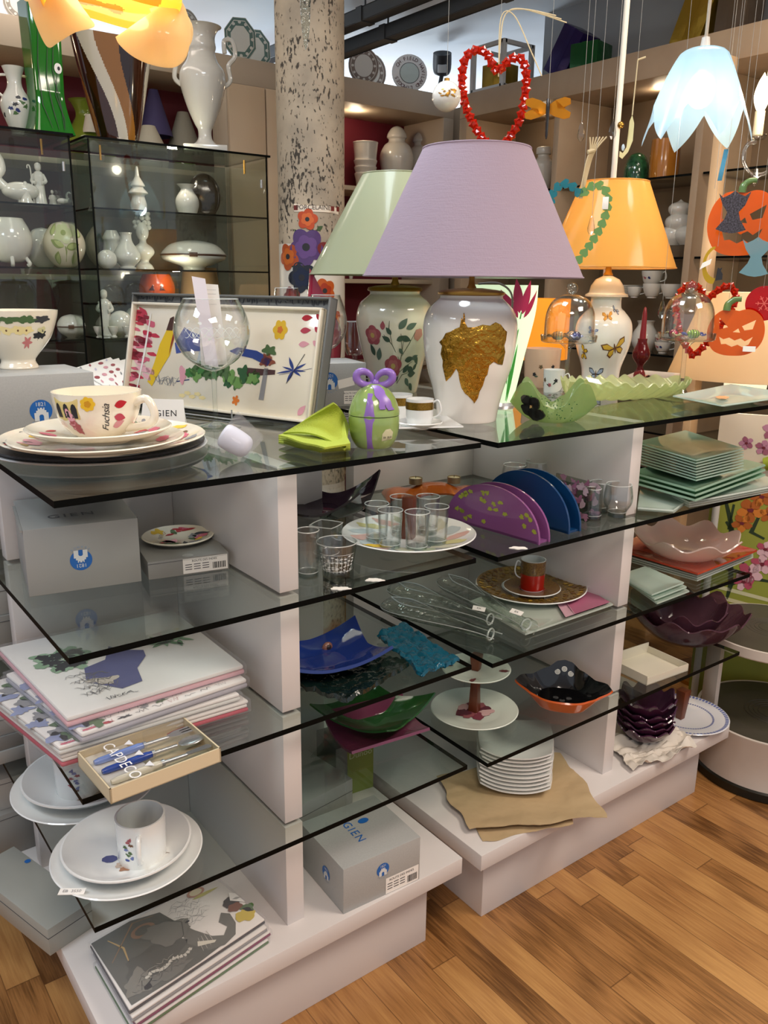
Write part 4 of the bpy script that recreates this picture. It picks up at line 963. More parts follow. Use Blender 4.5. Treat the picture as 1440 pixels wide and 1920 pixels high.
q = P(1275, 748, T); k = mpp(q)
dome('clear glass dome on tall stem, with blue ended green sweet, nearest the pumpkins', q, k, [('a', 'green striped glass sweet with blue ends under the dome', 3, -12, M('8fae3c', .1, coat=.5), NB, -.62), ('b', 'pink glass sweet at the back of the pumpkin side dome', -18, 16, M('b02850', .1, coat=.5), M('d8d2a0', .1, coat=.5), .9)], off=10)
# glass plates stack at the far end
AQ = CG('d2e2da', .75, 'eaf4ee', tl=.3); PINKD = M('c78f86', .45)
def sheet_plate(name, label, cs_px, z, m, rise=.008, curl=.2, th=.004, deco=None, group=None, dxy=(0, 0), n=20):
    """flat sheet of glass or china with slightly raised edges from four corner pixels at height z (lf, rf, rb, lb)"""
    c = [P(x+dxy[0], y+dxy[1], z+rise) for x, y in cs_px]; o = sum(c, V())/4; o.z = z
    def fn(u, v):
        p = c[0].lerp(c[1], u).lerp(c[3].lerp(c[2], u), v); e = max(abs(u-.5), abs(v-.5))*2
        return V((p.x-o.x, p.y-o.y, rise*max(0, (e-1+curl*2)/(curl*2))**1.5 if curl else 0))
    b = B(); b.grid(fn, n, n, m, thick=th)
    if deco: deco(b, fn)
    z0 = min(v.co.z for v in b.bm.verts)
    ob = b.build(name, None, o-V((0, 0, z0))); tag(ob, label, 'plate', group); return ob
def decal_on(fn, eps=.003): return lambda u, v: fn(min(max(u, 0), 1), min(max(v, 0), 1))+V((0, 0, eps))
def dpatch(b, fn):
    m = decal_on(fn, .0045)
    for i in range(6): b.decal(blob(.35+.05*(i % 3)*1.4, .5+.1*(i//3), .07, .06, i, .4), m, PINKD if i % 2 else M('a86a60', .4))
q4 = [(1150, 716), (1268, 726), (1275, 702), (1200, 696)]
sheet_plate('glass_plate', 'pale square glass plate with faded pink flowers, right of the butterfly jar', q4, T, M('e9e2da', .2, coat=.4), .006, deco=dpatch)
for i in range(4):
    lab = ('lowest', 'second', 'third', 'topmost')[i]+' clear aqua square glass plate in the stack by the second dome'
    sheet_plate('glass_plate', lab, [(1262, 744), (1352, 762), (1500, 742), (1370, 722)], T+.0001+i*.0085, AQ, .012, .3, .003, group='aqua glass plates on the top shelf', dxy=(0, 0),
        deco=(lambda b, fn: b.decal(blob(.4, .45, .1, .07, 3, .3), decal_on(fn, .004), M('d59a6a', .4))) if i == 3 else None)
# red candle in a glass holder
q = P(1196, 733, T); k = mpp(q)
t = thing('candle_holder', 'red glass candle holder foot right of the butterfly jar', 'candle holder', q)
b = B(); b.lathe(cr(real(q, [(16, 0), (16, 2), (6, 6), (11, 30), (5, 46), (14, 60), (16, 72), (9, 90), (9, 98)]), 4), CG('7a1f22', .35, 'c9888a'), 28); b.build('holder', t)
b = B(); b.lathe(real(q, [(7.5, 62), (4, 146), (2, 156), (.01, 158)]), M('7a1018', .35), 20); o = tag(b.build('candle', loc=q), 'tall tapered dark red candle standing in the glass holder', 'candle')
# salmon cups behind the stem
q = P(1014, 724, T); k = mpp(q)
def sp(b, pr):
    mp = vase_map(pr, ang=face_ang(q)); H = pr[-1][1]
    for i in range(4): b.decal(flower((-14+12*i)*k, H*(.35+.2*(i % 2)), 4*k, 5, .45, i), mp, (INK, BROWN, ROSE)[i % 3]); b.decal(leaf((-14+12*i)*k, H*(.3+.2*(i % 2)), 8*k, 3*k, i*1.3), mp, LEAFD)
cup('planter', 'cream pot with dark flowers behind the tulip lamp', 34*k, 62*k, M('dcb89c', .25, coat=.4), q, 0, sp, prof=[(28*k, 0), (32*k, 20*k), (34*k, 70*k)], cat='pot')
q = P(1037, 735, T); k = mpp(q)
cup('flower_cup', 'white mug with black flowers behind the first glass stem', 20*k, 36*k, PWHITE, q, -.9, sp, prof=[(18*k, 0), (20*k, 42*k)], out=.015, hr=.002, cat='mug')
# ================================================================ goods on the nearer unit's lower shelves
def carton_px(name, label, bl, br, z, hpx, d, m, faces=None, cat='box', group=None, inset=0, lid=None):
    a = P(*bl, z); c = P(*br, z); u = c-a; w_ = u.length; rz = math.atan2(u.y, u.x); h = hpx*mpp(a)*1.03
    o = carton(name, label, (0, 0, 0), (w_, d, h), a+V((-u.y, u.x, 0)).normalized()*inset, rz, m, (lambda b, F: faces(b, F, w_, h, d)) if faces else None, cat, group, lid=lid); o['w'] = w_
    del o['w']; return o, w_, h
GREYBOX = M('9a9a97', .5); GREY2 = M('8b8a86', .5); GREY3 = M('a7a6a2', .5)
TXT = M('5d5f62', .5)
def f1(b, F, w_, h, d):
    emblem(b, F['front'], w_*.47, h*.46, 19*.00093, PI)
    b.text('GIEN', F['top'], .03, TXT, at=(w_*.45, d*.3), spacing=1.2)
    b.box((-.004, .0, h-.004), (.0, d*.8, h+.0), GREYBOX); b.box((w_-.0, .004, h*.0), (w_+.0008, .007, h), DKGREY)
o, w_, h_ = carton_px('gift_box', 'grey box with upside down blue emblem on the second shelf', (55, 1120), (266, 1090), L2, 127, .21, GREYBOX, f1)
def f2(b, F, w_, h, d):
    barcode(b, F['front'], w_*.42, h*.08, w_*.56, h*.84); b.decal(ell(w_*.5, d*.06, .01, n=14), F['top'], GREY3)
    b.box((0, -.0006, h*.86), (w_*.98, 0, h*.875), DKGREY)
o, w_, h_ = carton_px('gift_box', 'flat grey box with barcode label under the small flowered plate', (279, 1088), (430, 1067), L2, 34, .15, GREY2, f2)
zt = L2+h_; q = P(334, 1014, zt)
tag(plate('dessert_plate', 66*mpp(q), CREAM, .01, .6, artdeco(21, .4, 34), None, q, 1.0), 'small flowered cream plate lying on the flat grey box', 'plate')
# dark square dish behind the divider
DARKD = CG('1d1018', .92, '402030'); q = P(600, 968, L2)

# tumblers
def tumbler(name, label, q, r0, r1, h, seg=40, base=.012, deco=None, square=0, handle=0, belly=None):
    t = thing(name, label, 'glass', q)
    b = B(); pr = cr([(r0, .001), (r0*1.02, base), ((belly or (r0+r1)/2), h*.5), (r1, h)], 6)
    fn = None
    if square:
        def fn(p, a, r, z): k_ = 1/max(abs(math.cos(a)), abs(math.sin(a)))**.75; return V((p.x*k_*.86, p.y*k_*.86, z))
    b.lathe([(0, .001)]+pr, CLEAR2, seg, fn=fn); b.lathe([(max(r-.0018, .0005), z) for r, z in pr if z >= base][::-1]+[(0, base)], CLEAR, seg, fn=fn)
    rp_ = [(fn or (lambda p, *a: p))(V((pr[-1][0]*math.cos(2*PI*i/seg), pr[-1][0]*math.sin(2*PI*i/seg), h)), 2*PI*i/seg, pr[-1][0], h) for i in range(seg)]
    b.tube(rp_, .001, GLINT, 6, closed=True); b.tube([(r0*math.cos(2*PI*i/seg), r0*math.sin(2*PI*i/seg), base) for i in range(seg)], .0007, GLINT, 5, closed=True)
    if deco: deco(b, pr)
    b.build('body', t, rz=.5 if square else 0)
    b = B(); b.lathe([(0, .002), (r0*.9, .002), (r0*.92, base*.5), (r0*.85, base*.9), (0, base*.9)], G('d8e2df', '8e9a97', refl=1, ior=1.6), 28, fn=fn); b.build('thick_base', t, rz=.5 if square else 0)
    if handle:
        b = B(); b.tube(cr([(r1*.95, 0, h*.75), (r1+.018, 0, h*.72), (r1+.02, 0, h*.45), (r0*1.02, 0, h*.3)], 5), .003, CLEAR2, 8); b.build('handle', t, rz=-1.2)
    return t
q = P(578, 1082, L2); k = mpp(q); tumbler('glass_mug', 'tall clear glass mug next to the white divider', q, 19*k, 21*k, 92*k, handle=1)
q = P(612, 1046, L2); k = mpp(q); tumbler('square_tumbler', 'clear square tumbler behind the cut tumbler', q, 24*k, 29*k, 66*k, square=1)
ET = M('e6ebea', .5)
def cuts(b, pr):
    mp = vase_map(pr, ang=face_ang(q)); r_ = random.Random(6)
    for i in range(9):
        u = (-36+9*i)*k; b.decal(stroke([(u, 10*k), (u+r_.uniform(-2, 2)*k, 26*k), (u+r_.uniform(-2, 2)*k, 44*k)], .0009), mp, ET)
        for z in (16, 24, 32, 40): b.decal(leaf(u-4*k, (z+r_.uniform(-3, 3))*k, 8*k, 2.5*k, r_.uniform(-.3, .3)), mp, ET)
    b.decal(stroke([(-40*k+8*k*i, 47*k) for i in range(11)], .0007), mp, ET)
q = P(632, 1076, L2); k = mpp(q); tumbler('cut_tumbler', 'wide clear tumbler with engraved crosses near the shelf edge', q, 28*k, 38*k, 64*k, deco=cuts)
# round platter with wooden post and six small glasses
q = P(766, 1014, L2); k = mpp(q)
def pdeco(b, mp, R):
    r_ = random.Random(12)
    for i in range(15):
        a = i*2*PI/15; c_ = r_.choice((M('c8c48c', .4), M('a9b59a', .4), M('b7c2c4', .4), M('d0a9a0', .4), M('c9c9b4', .4)))
        b.decal(blob(R*.72*math.cos(a), R*.72*math.sin(a), R*.2, R*.1, i, .3, rot=a+.7), mp, c_)
    b.decal(blob(-R*.45, -R*.6, R*.2, R*.1, 3, .4, rot=.4), mp2z(mp), YEL)
def mp2z(mp): return lambda x, y: mp(x, y)+V((0, 0, .0004))
t = thing('party_platter', 'round painted platter with square wooden post carrying six shot glasses', 'platter', q)
b = B(); pp_, top = plate_prof(126*k, .018, .5); b.lathe(pp_, PWHITE, 64); pdeco(b, dish_map(top), 126*k); b.build('plate', t, rz=face_ang(q)+PI/2)
b = B(); b.box((-11*k, -11*k, .006), (11*k, 11*k, 86*k), DARKWOOD, .0015); b.build('post', t, rz=.6)
shot = None; names = ['front left shot glass on the platter, cut base', 'front middle shot glass on the platter, before the wooden post', 'right hand shot glass on the platter rim side', 'leftmost shot glass on the platter', 'shot glass behind the wooden post, to its left', 'shot glass behind the wooden post, to its right']
for i, (px, py) in enumerate(((731, 1030), (781, 1034), (817, 1022), (706, 1016), (752, 1001), (801, 1000))):
    zq = P(px, py, L2+.0075)
    if shot is None: shot = tumbler('shot_glass', names[0], zq, 19*k, 22*k, 73*k, base=.013, belly=20.5*k); shot['group'] = 'shot glasses on the platter'
    else: dup(shot, zq, i*.4, names[i])
for i, (cx, cy, s) in enumerate(((638, 1104, 17), (702, 1088, 16), (972, 1028, 15))):
    q = P(cx, cy, L2); k = mpp(q); b = B(); b.prism([(x*k, y*k*1.9) for x, y in blob(0, 0, s, 4.5, i+4, .3)], .0012, PAPER)
    tag(b.build('paper_scrap', loc=q, rz=-YAW), ('torn white paper scrap in front of the cut tumbler', 'torn white paper scrap in front of the shot glasses', 'torn white ticket in front of the purple half disc holder')[i], 'paper scrap', 'paper scraps')
# ---- third shelf: tablecloth packs
CLOTH = M('e7e3de', .7, bump=(30, .08)); REDC = M('b5485a', .6)
def pack(name, label, top_px, z0, z1, art=None, group=None, shift=(0, 0), stripes=2, side=None, zref=None):
    c = [P(x+shift[0], y+shift[1], zref or z1) for x, y in top_px]; o = sum(c, V())/4; o.z = z0
    t = thing(name, label, 'tablecloth pack', o, 0, group); h = z1-z0
    lc = [V((p.x-o.x, p.y-o.y, 0)) for p in c]
    b = B()
    nl = max(2, int(h/.006))
    for i in range(nl):
        s = .985-.008*(i % 2); za = h*i/nl; zb_ = h*(i+.9)/nl
        m = CLOTH if (i % 3 or not side) else side
        b.hexa([p*s+V((0, 0, za)) for p in lc], [p*s+V((0, 0, zb_)) for p in lc], m, min((zb_-za)*.42, .003))
    if art:
        fm = lambda x, y: (lambda u, v: (lc[0].lerp(lc[1], u).lerp(lc[3].lerp(lc[2], u), v))*.975+V((0, 0, h+.0004)))(1-y, x)
        art(b, fm, lambda u, v: fm(u, v)+V((0, 0, .0004)))
    b.build('cloth', t)
    b = B(); b.hexa([p*1.005+V((0, 0, .0003)) for p in lc], [p*1.005+V((0, 0, h+.0022)) for p in lc], FILM, .002); b.build('plastic_film', t)
    return t
def art1(b, m, m2):
    GR = M('7fa37f', .6); VIO = M('4d4f86', .6)
    for i in range(16): b.decal(blob(.12+.022*i*.6, .62+.1*math.sin(i), .05, .05, i, .5), m, M('8fb08f', .6) if i % 2 else GR)
    b.decal([(.22, .3), (.27, .46), (.4, .5), (.48, .66), (.54, .56), (.62, .5), (.6, .42), (.55, .36), (.5, .3), (.46, .14), (.34, .12)], m, VIO)
    for i in range(14): b.decal(leaf(.72+.01*i, .52+.02*(i % 3), .1, .03, i*.9), m2, GR if i % 2 else M('5f8a5f', .6))
    for i in range(20): b.decal(squiggle(.2+.02*(i % 6), .16+.04*(i//3), .12, .03, i, 8, .004), m2, M('6e6a68', .6))
    b.decal(blob(.3, .26, .06, .05, 2, .5), m2, M('c9beb2', .6))
    for i in range(5): b.decal(squiggle(.25+.03*i, .06, .05, .02, i+40, 6, .004), m2, INK)
def art2(b, m, m2):
    for i in range(26): b.decal(squiggle((i*.37) % 1*.9+.05, .03+.05*(i % 3), .07, .02, i, 7, .004), m, (GREYS, DKGREY, GREYS, ROSE)[i % 4])
    for i in range(7): b.decal(blob((i*.37) % 1*.9+.05, .02+.04*(i % 3), .03, .012, i, .6), m, ART[(i*2) % 9])
    for i in range(12): b.decal(blob(.03+.05*(i % 3), .1+.07*i, .05, .05, i+30, .5), m2, (M('8a94b8', .6), GREYS, LEAFG)[i % 3])
    b.decal(blob(.1, .08, .05, .07, 9, .5), m2, LEAFG)
lowp = [(-45, 1290), (112, 1418), (470, 1312), (300, 1200)]
pack('tablecloth_pack', 'lowest folded tablecloth pack with red hem on the third shelf', lowp, L3, L3+.022, None, 'tablecloth packs on the third shelf', side=REDC)
pack('tablecloth_pack', 'second tablecloth pack from below, long one with leaf print at its left', [(-45, 1283), (108, 1404), (455, 1300), (300, 1190)], L3+.0245, L3+.038, art2, 'tablecloth packs on the third shelf', side=M('cfd0cc', .6))
pack('tablecloth_pack', 'third tablecloth pack from below with sketched print along its edge', [(5, 1262), (150, 1378), (468, 1272), (310, 1165)], L3+.0405, L3+.057, art2, 'tablecloth packs on the third shelf', side=M('a9a6ae', .6))
pack('tablecloth_pack', 'topmost tablecloth pack with violet building and green palms print', [(-8, 1212), (122, 1348), (462, 1246), (325, 1140)], L3+.0595, L3+.077, art1, 'tablecloth packs on the third shelf', side=M('d8a9b0', .6))
# cutlery box
q = [P(145, 1422, L3+.03), P(208, 1508-26, L3+.03), P(415, 1404, L3+.03), P(342, 1346, L3+.03)]
a0 = P(208, 1508, L3); u = P(415, 1428, L3)-a0; d_ = P(145, 1437, L3)-a0
cw, cdp = u.length, d_.length; u.normalize(); vdir = V((-u.y, u.x, 0)); ch = .024
t = thing('cutlery_box', 'cream cardboard tray box of blue handled cutlery with clear lid', 'cutlery box', a0, math.atan2(u.y, u.x))
CARD = M('d9c9a8', .6)
b = B(); b.box((0, 0, 0), (cw, cdp, .0015), CARD)
for lo, hi in (((0, 0, 0), (cw, .0025, ch)), ((0, cdp-.0025, 0), (cw, cdp, ch)), ((0, 0, 0), (.0025, cdp, ch)), ((cw-.0025, 0, 0), (cw, cdp, ch))): b.box(lo, hi, CARD)
b.build('tray', t)
b = B(); b.box((.003, .003, ch*.45), (cw*.42, cdp-.003, ch*.5), M('e8e4da', .5)); b.build('insert', t)
BLU = [M('7d9ae0', .25, coat=.4), M('2c4fae', .25, coat=.4), M('e6e0cc', .3, coat=.3)]
for i, (y, mh, lab) in enumerate(((.72, BLU[0], 'pale blue handled fork in the cutlery box'), (.47, BLU[1], 'royal blue handled spoon in the cutlery box'), (.2, BLU[2], 'cream handled knife in the cutlery box'))):
    s = thing('cutlery', lab, 'cutlery', a0+u*(.012)+vdir*(cdp*y)+V((0, 0, ch*.5+.006)), math.atan2(u.y, u.x), 'cutlery in the box')
    L_ = cw*.44; b = B(); b.tube([(0, 0, 0), (L_*.1, 0, 0), (L_*.9, 0, 0), (L_, 0, 0)], [.0035, .0052, .0062, .005], mh, 12); b.build('handle', s)
    b = B(); b.tube([(L_, 0, 0), (L_*1.06, 0, 0)], .0058, CHROME, 12); b.tube([(L_*1.06, 0, 0), (cw*.68, 0, -.001)], [.0035, .003], CHROME, 10)
    if i == 0:
        b.prism([(cw*.68, -.004), (cw*.76, -.009), (cw*.9, -.009), (cw*.9, -.0055), (cw*.8, -.0045), (cw*.8, -.002), (cw*.9, -.002), (cw*.9, .002), (cw*.8, .002), (cw*.8, .0045), (cw*.9, .0055), (cw*.9, .009), (cw*.76, .009), (cw*.68, .004)], .0015, CHROME)
    elif i == 1: b.ball((cw*.82, 0, 0), .013, CHROME, 18, 8, (1.7, 1, .22))
    else: b.prism([(cw*.68, -.004), (cw*.9, -.006), (cw*.92, .0), (cw*.88, .006), (cw*.68, .004)], .0014, CHROME)
    b.build('head', s)
b = B(); b.box((.002, .002, ch-.001), (cw-.002, cdp-.002, ch), G('fbfbfb', 'c8c8c8', ior=1.4)); b.build('clear_lid', t)
b = B(); mp = plane_map((0, 0, ch+.0003), (1, 0, 0), (0, 1, 0)); b.text('CAPDECO', mp, cdp*.2, M('f4f4f4', .5, emit=.0), at=(cw*.24, cdp*.48), rot=-PI/2)
for y in (.2, .5, .8): b.decal([(cw*.36, cdp*y), (cw*.36+.012, cdp*(y-.07)), (cw*.36+.012, cdp*(y+.07))], mp, M('e6e6ea', .5))
b.build('lid_print', t)
# blue star dish and friends
COB = CG('1e3378', .88, '3a55b0', bump=(12, .12)); q = P(650, 1245, L3); k = mpp(q)
def bd(b):
    p = V((.03, .045, .045)); b.ball((.02, .05, .042), .011, M('8a5a4c', .3, coat=.4), 12, 6, (1, .5, 1)); b.ball((.02, .046, .042), .006, M('2a1c1a', .3), 10, 6, (1, .5, 1))
def dish4(name, label, cs, zc, z0_, hm, m, n=28, thick=.005, flat=.35, extra=None):
    """slumped square sheet from the four rim corners seen in the photo (at height zc), standing at z0_"""
    c = [P(x, y, zc) for x, y in cs]; o = sum(c, V())/4; hc = zc-z0_
    def fn(u, v):
        p = c[0].lerp(c[1], u).lerp(c[3].lerp(c[2], u), v)-o; x, y = 2*u-1, 2*v-1; e = max(abs(x), abs(y)); t_ = max(0, (e-flat)/(1-flat)); q = min(abs(x), abs(y))/max(e, 1e-6)
        s_ = 1-.1*t_*(1-q); return V((p.x*s_, p.y*s_, (hm+(hc-hm)*q**2)*t_**1.3))
    b = B(); b.grid(fn, n, n, m, thick=thick)
    if extra: extra(b, fn)
    zz = min(v.co.z for v in b.bm.verts); return tag(b.build(name, None, V((o.x, o.y, z0_-zz))), label, 'dish')
def bd(b, fn):
    p = fn(.62, .78); b.ball(p+V((0, -.004, .004)), .012, M('8a5a4c', .3, coat=.4), 12, 6, (1, .6, 1)); b.ball(p+V((0, -.009, .006)), .006, M('2a1c1a', .3), 10, 6, (1, .6, 1))
dish4('star_dish', 'cobalt blue glass dish with raised pointed corners and small brown flower', [(548, 1262), (738, 1219), (666, 1160), (476, 1203)], L3+.062, L3+.022, .014, COB, 30, .006, .35, bd)
DG = CG('10201c', .9, '2f5a4c', bump=(60, .6)); q = P(650, 1275, L3)
def rough_fn(s, amp, h, rot, seed, asp=.8):
    def fn(u, v):
        x, y = (2*u-1)*s, (2*v-1)*s*asp; c_, sn = math.cos(rot), math.sin(rot); e = max(abs(2*u-1), abs(2*v-1))
        n_ = noise.noise(V((x*45, y*45, seed)))*amp+noise.noise(V((x*110, y*110, seed)))*amp*.5
        return V((x*c_-y*sn+n_*.6, x*sn+y*c_+n_*.5, h*e**2+n_))
    return fn
dish('crystal_dish', 'dark green crackled glass dish under the cobalt star dish', q, rough_fn(.095, .006, .012, .3, 3), DG, 40, .008)
TURQ = CG('12647f', .72, '4aa0b4', bump=(50, .7)); cs = [P(706, 1200, L3), P(789, 1276, L3), P(861, 1249, L3), P(756, 1180, L3)]; o_ = sum(cs, V())/4
def fn(u, v):
    p = cs[0].lerp(cs[1], u).lerp(cs[3].lerp(cs[2], u), v)-o_; n_ = noise.noise(V((u*7, v*7, 2)))*.005+noise.noise(V((u*18, v*18, 5)))*.003; e = max(abs(u-.5), abs(v-.5))*2
    return V((p.x+n_, p.y+n_, .006*e**3+n_))
dish('crystal_tray', 'turquoise crackled glass tray at the end of the third shelf', o_, fn, TURQ, 40, .007)
q = P(600, 968, L2); dish('square_dish', 'black plum square dish with raised corners beside the tumblers', q, folded_square(.115, .085, .025, .75, .3), DARKD, 24, .005)
# ---- fourth shelf
MAG = CG('7e3a56', .93, 'b06a88'); cs = [P(604, 1362, L4), P(660, 1430, L4), P(806, 1384, L4), P(752, 1325, L4)]; o_ = sum(cs, V())/4; o_.z = L4
def fn(u, v):
    p = cs[0].lerp(cs[1], u).lerp(cs[3].lerp(cs[2], u), v)-o_; e = max(abs(u-.5), abs(v-.5))*2
    return V((p.x, p.y, .03*(2*abs(u-.5))**2*(1 if u < .5 else .5)+.004*e))
dish('square_dish', 'plain magenta pink square glass dish on the fourth shelf', o_, fn, MAG, 20, .006)
GRN = CG('2f6b33', .6, '7cbf70', bump=(15, .1)); q = P(690, 1360, L4+.012)
q = P(700, 1350, L4+.012); dish('folded_dish', 'green glass folded dish standing on the magenta dish', q, folded_square(.1, .05, .02, .35, .25), GRN, 24, .004, lift=.001)
def bowlset(q, k, seed, labs, mugpos, mug_rz):
    def dd(b, mp, R):
        b.decal(blob(-R*.28, -R*.05, R*.12, R*.09, 3, .12), mp, M('5a5f8c', .4)); b.decal(blob(-R*.1, -R*.25, R*.1, R*.08, 4, .3), mp, M('c9b6a6', .4)); b.decal(blob(R*.0, -R*.35, R*.14, R*.09, 5, .3), mp, M('a6785c', .4)); b.decal(blob(R*.22, -R*.3, R*.12, R*.08, 6, .3), mp, M('a9846c', .4))
        for i in range(6): b.decal(squiggle(R*.0+.01*i, -R*.3, R*.3, R*.05, i, 6, .001), mp2z(mp), M('7b5a4a', .5))
    rz = face_ang(q)+PI/2
    tag(plate('dinner_plate', 137*k, PWHITE, .02, .62, None, None, q, rz), labs[0], 'plate')
    pr = [(0, .004), (.42, .002), (.44, 0), (.5, .0), (.6, .01), (.85, .05), (1, .085), (1.0, .092), (.97, .093), (.82, .06), (.55, .022), (.3, .014), (0, .012)]
    R = 117*k; pr = [(r*R, z*R*3.5) for r, z in pr]; top = pr[8:]
    b = B(); b.lathe(pr, PWHITE, 64); dd(b, dish_map(top, .0008), R)
    q2 = q+V((0, 0, .0065)); tag(b.build('soup_plate', loc=q2, rz=rz), labs[1], 'soup plate')
    mq = P(*mugpos, q2.z+R*3.5*.0125); r_m = 45*k; hm = 90*k
    def md(b, pr):
        mp = vase_map(pr, ang=-PI/2+.0); r__ = random.Random(seed)
        for u in (-1.45, 1.1): 
            for i in range(9): b.decal(blob((u*r_m)+r__.uniform(-8, 8)*k, hm*(.25+.06*i), 4*k, 3*k, i, .5), mp, r__.choice((LEAFG, SKY, BROWN, ROSE, M('6d7ab0', .4))))
    return cup('mug', labs[2], r_m, hm, PWHITE, mq, mug_rz, md, .003, prof=[(r_m*.93, 0), (r_m*.97, .003), (r_m*.97, hm*.3), (r_m, hm)], out=.022, hr=.0042, hz=(.22, .78), cat='mug')
q = P(241, 1612, L4); k = mpp(q)
bowlset(q, k, 3, ('white dinner plate with paper price tag, nearest on the fourth shelf', 'deep white soup plate with painted animals, nearest one', 'white mug with small prints in the nearest soup plate'), (268, 1605), face_ang(q)-.12)
b = B(); b.box((-.02, -.007, 0), (.02, .007, .0008), PAPER); mp = plane_map((0, 0, .0008), (1, 0, 0), (0, 1, 0)); b.text('EB  3550', mp, .008, GREYS)
tag(b.build('price_ticket', loc=P(135, 1672, L4+.022), rz=-.6, rot=None), 'white price ticket hanging at the near plate rim', 'ticket')
q = P(162, 1484, L4); k = mpp(q)*.97
bowlset(q, k*.98, 5, ('white dinner plate under the cutlery box corner, farther pair', 'deep white soup plate farther back on the fourth shelf', 'white mug with hedge pattern under the glass corner'), (150, 1478), 1.0)
# ---- base slab: boxes and packs
def f3(b, F, w_, h, d):
    emblem(b, F['front'], w_*.5, h*.62, .0145, 0); barcode(b, F['front'], w_*.54, .002, w_*.44, h*.36); emblem(b, F['left'], d*.62, h*.5, .0145)
    b.text('GIEN', F['top'], .026, BLUE, at=(w_*.42, d*.5), rot=-PI/2*1.0, spacing=1.25)
    b.decal(ell(w_*.62, d*.62, .012, .008), F['top'], BLUE)
o, w_, h_ = carton_px('gift_box', 'grey box with two blue emblems standing at the front of the base', (650, 1722), (793, 1655), LB, 96, .17, SILV, f3, inset=.012)
def f4(b, F, w_, h, d): b.text('GIEN', F['top'], .026, TXT, at=(w_*.4, d*.5), rot=PI, spacing=1.2)
carton('gift_box', 'grey lidded box behind the emblem box on the base', (0, 0, 0), (.2, .16, .12), (.43, .2, LB), .12, GREYBOX, lambda b, F: f4(b, F, .2, .12, .16), lid=.03)
def f5(b, F):
    m = M('7c8a2c', .5); b.decal([(.03, 0), (.1, 0), (.1, .125), (.03, .125)], F['front'], m, .05)
    mq = lambda x, y: F['front'](x, y)+V((0, -.0006, 0)); b.text('Dunoo', mq, .022, M('c9cfa0', .5), at=(.065, .1))
carton('mug_box', 'olive green and grey box with pale script behind the grey boxes', (0, 0, 0), (.1, .1, .13), (.655, .33, LB), -.1, M('6a6c66', .5), f5)
def art_e(b, m, m2):
    EL = M('55564f', .6); EL2 = M('45463f', .6)
    b.decal([(.0, .98), (.3, 1.0), (.5, .9), (.55, .62), (.5, .4), (.62, .16), (.72, .06), (.66, .02), (.5, .0), (.3, .0), (.02, .02)], m, EL)
    b.decal([(.55, .62), (.6, .4), (.66, .2), (.72, .12), (.78, .2), (.76, .32), (.82, .42), (.86, .34), (.84, .18), (.78, .04), (.68, .0), (.58, .06), (.5, .3)], m2, M('66665f', .6))
    LT = M('a9a69c', .6); m3 = lambda u, v: m2(u, v)+V((0, 0, .0006)); m4 = lambda u, v: m2(u, v)+V((0, 0, .001))
    for i in range(4): b.decal(stroke([(.55+.03*i, .09+.002*i*i), (.565+.028*i, .2+.003*i*i), (.58+.024*i, .28+.003*i*i)], .006), m3, LT)
    b.decal(blob(.45, .58, .13, .2, 5, .3, rot=.5), m3, M('6e6d66', .6)); b.decal(stroke([(.36, .78), (.5, .74), (.57, .6), (.52, .42), (.42, .36)], .008), m4, EL2)
    b.decal(ell(.6, .56, .018, .014), m4, INK); b.decal(stroke([(.57, .6), (.6, .62), (.635, .58)], .006), m4, LT); b.decal([(.56, .24), (.66, .12), (.64, .1), (.54, .18)], m4, M('d9d4c4', .5))
    for i in range(10): b.decal(squiggle(.12+.03*i, .12+.05*(i % 4), .12, .03, i+70, 7, .004), m3, LT)
    b.decal(blob(.12, .2, .09, .14, 8, .3), m3, M('77756c', .6)); b.decal(blob(.3, .1, .16, .07, 9, .3), m3, M('6a6962', .6))
    b.decal(blob(.28, .35, .2, .2, 4, .25), m2, EL2); b.decal(stroke([(.1, .9), (.16, .7), (.14, .5)], .015), m2, TAN); b.decal(stroke([(.05, .6), (.3, .95), (.45, .9)], .014), m2, M('8a6a4a', .6)); b.decal(ell(.33, .78, .09), m2, M('8a6a52', .6)); b.decal(ell(.33, .78, .06), lambda u, v: m2(u, v)+V((0, 0, .0004)), EL)
    r_ = random.Random(3)
    for i in range(14): b.decal(blob(.18+.03*i*.8, .2+.02*math.sin(i), .014, .02, i, .4), lambda u, v: m2(u, v)+V((0, 0, .0008)), M('c9c6bc', .5))
    for i in range(14): b.decal(squiggle(.62+.02*(i % 5), .5+.03*i, .2, .04, i, 9, .003), m, GREYS)
    b.decal(ell(.8, .9, .07), m, M('b98a78', .6)); b.decal(ell(.8, .9, .05), m2, M('d9cfae', .6)); b.decal(leaf(.74, .82, .22, .05, -.1), m2, M('b9b46a', .6))
    b.decal(blob(.93, .48, .06, .09, 7, .2), m2, M('33302f', .5)); b.decal(blob(.92, .38, .05, .07, 6, .2), lambda u, v: m2(u, v)+V((0, 0, .0004)), M('7a4a34', .5)); b.decal(blob(.93, .2, .07, .1, 9, .2), m2, M('c9b23c', .5)); b.decal(blob(.98, .28, .04, .08, 2, .4), m2, LEAFG)
    b.decal([(.93, .5), (1.0, .36), (1.0, .56), (.97, .62)], lambda u, v: m2(u, v)+V((0, 0, .0012)), PAPER)
    for i in range(6): b.decal(stroke([(.95+.006*i, .5), (.972+.006*i, .46)], .003), lambda u, v: m2(u, v)+V((0, 0, .0018)), INK)
ep = [(165, 1768), (240, 1896), (500, 1722), (402, 1640)]
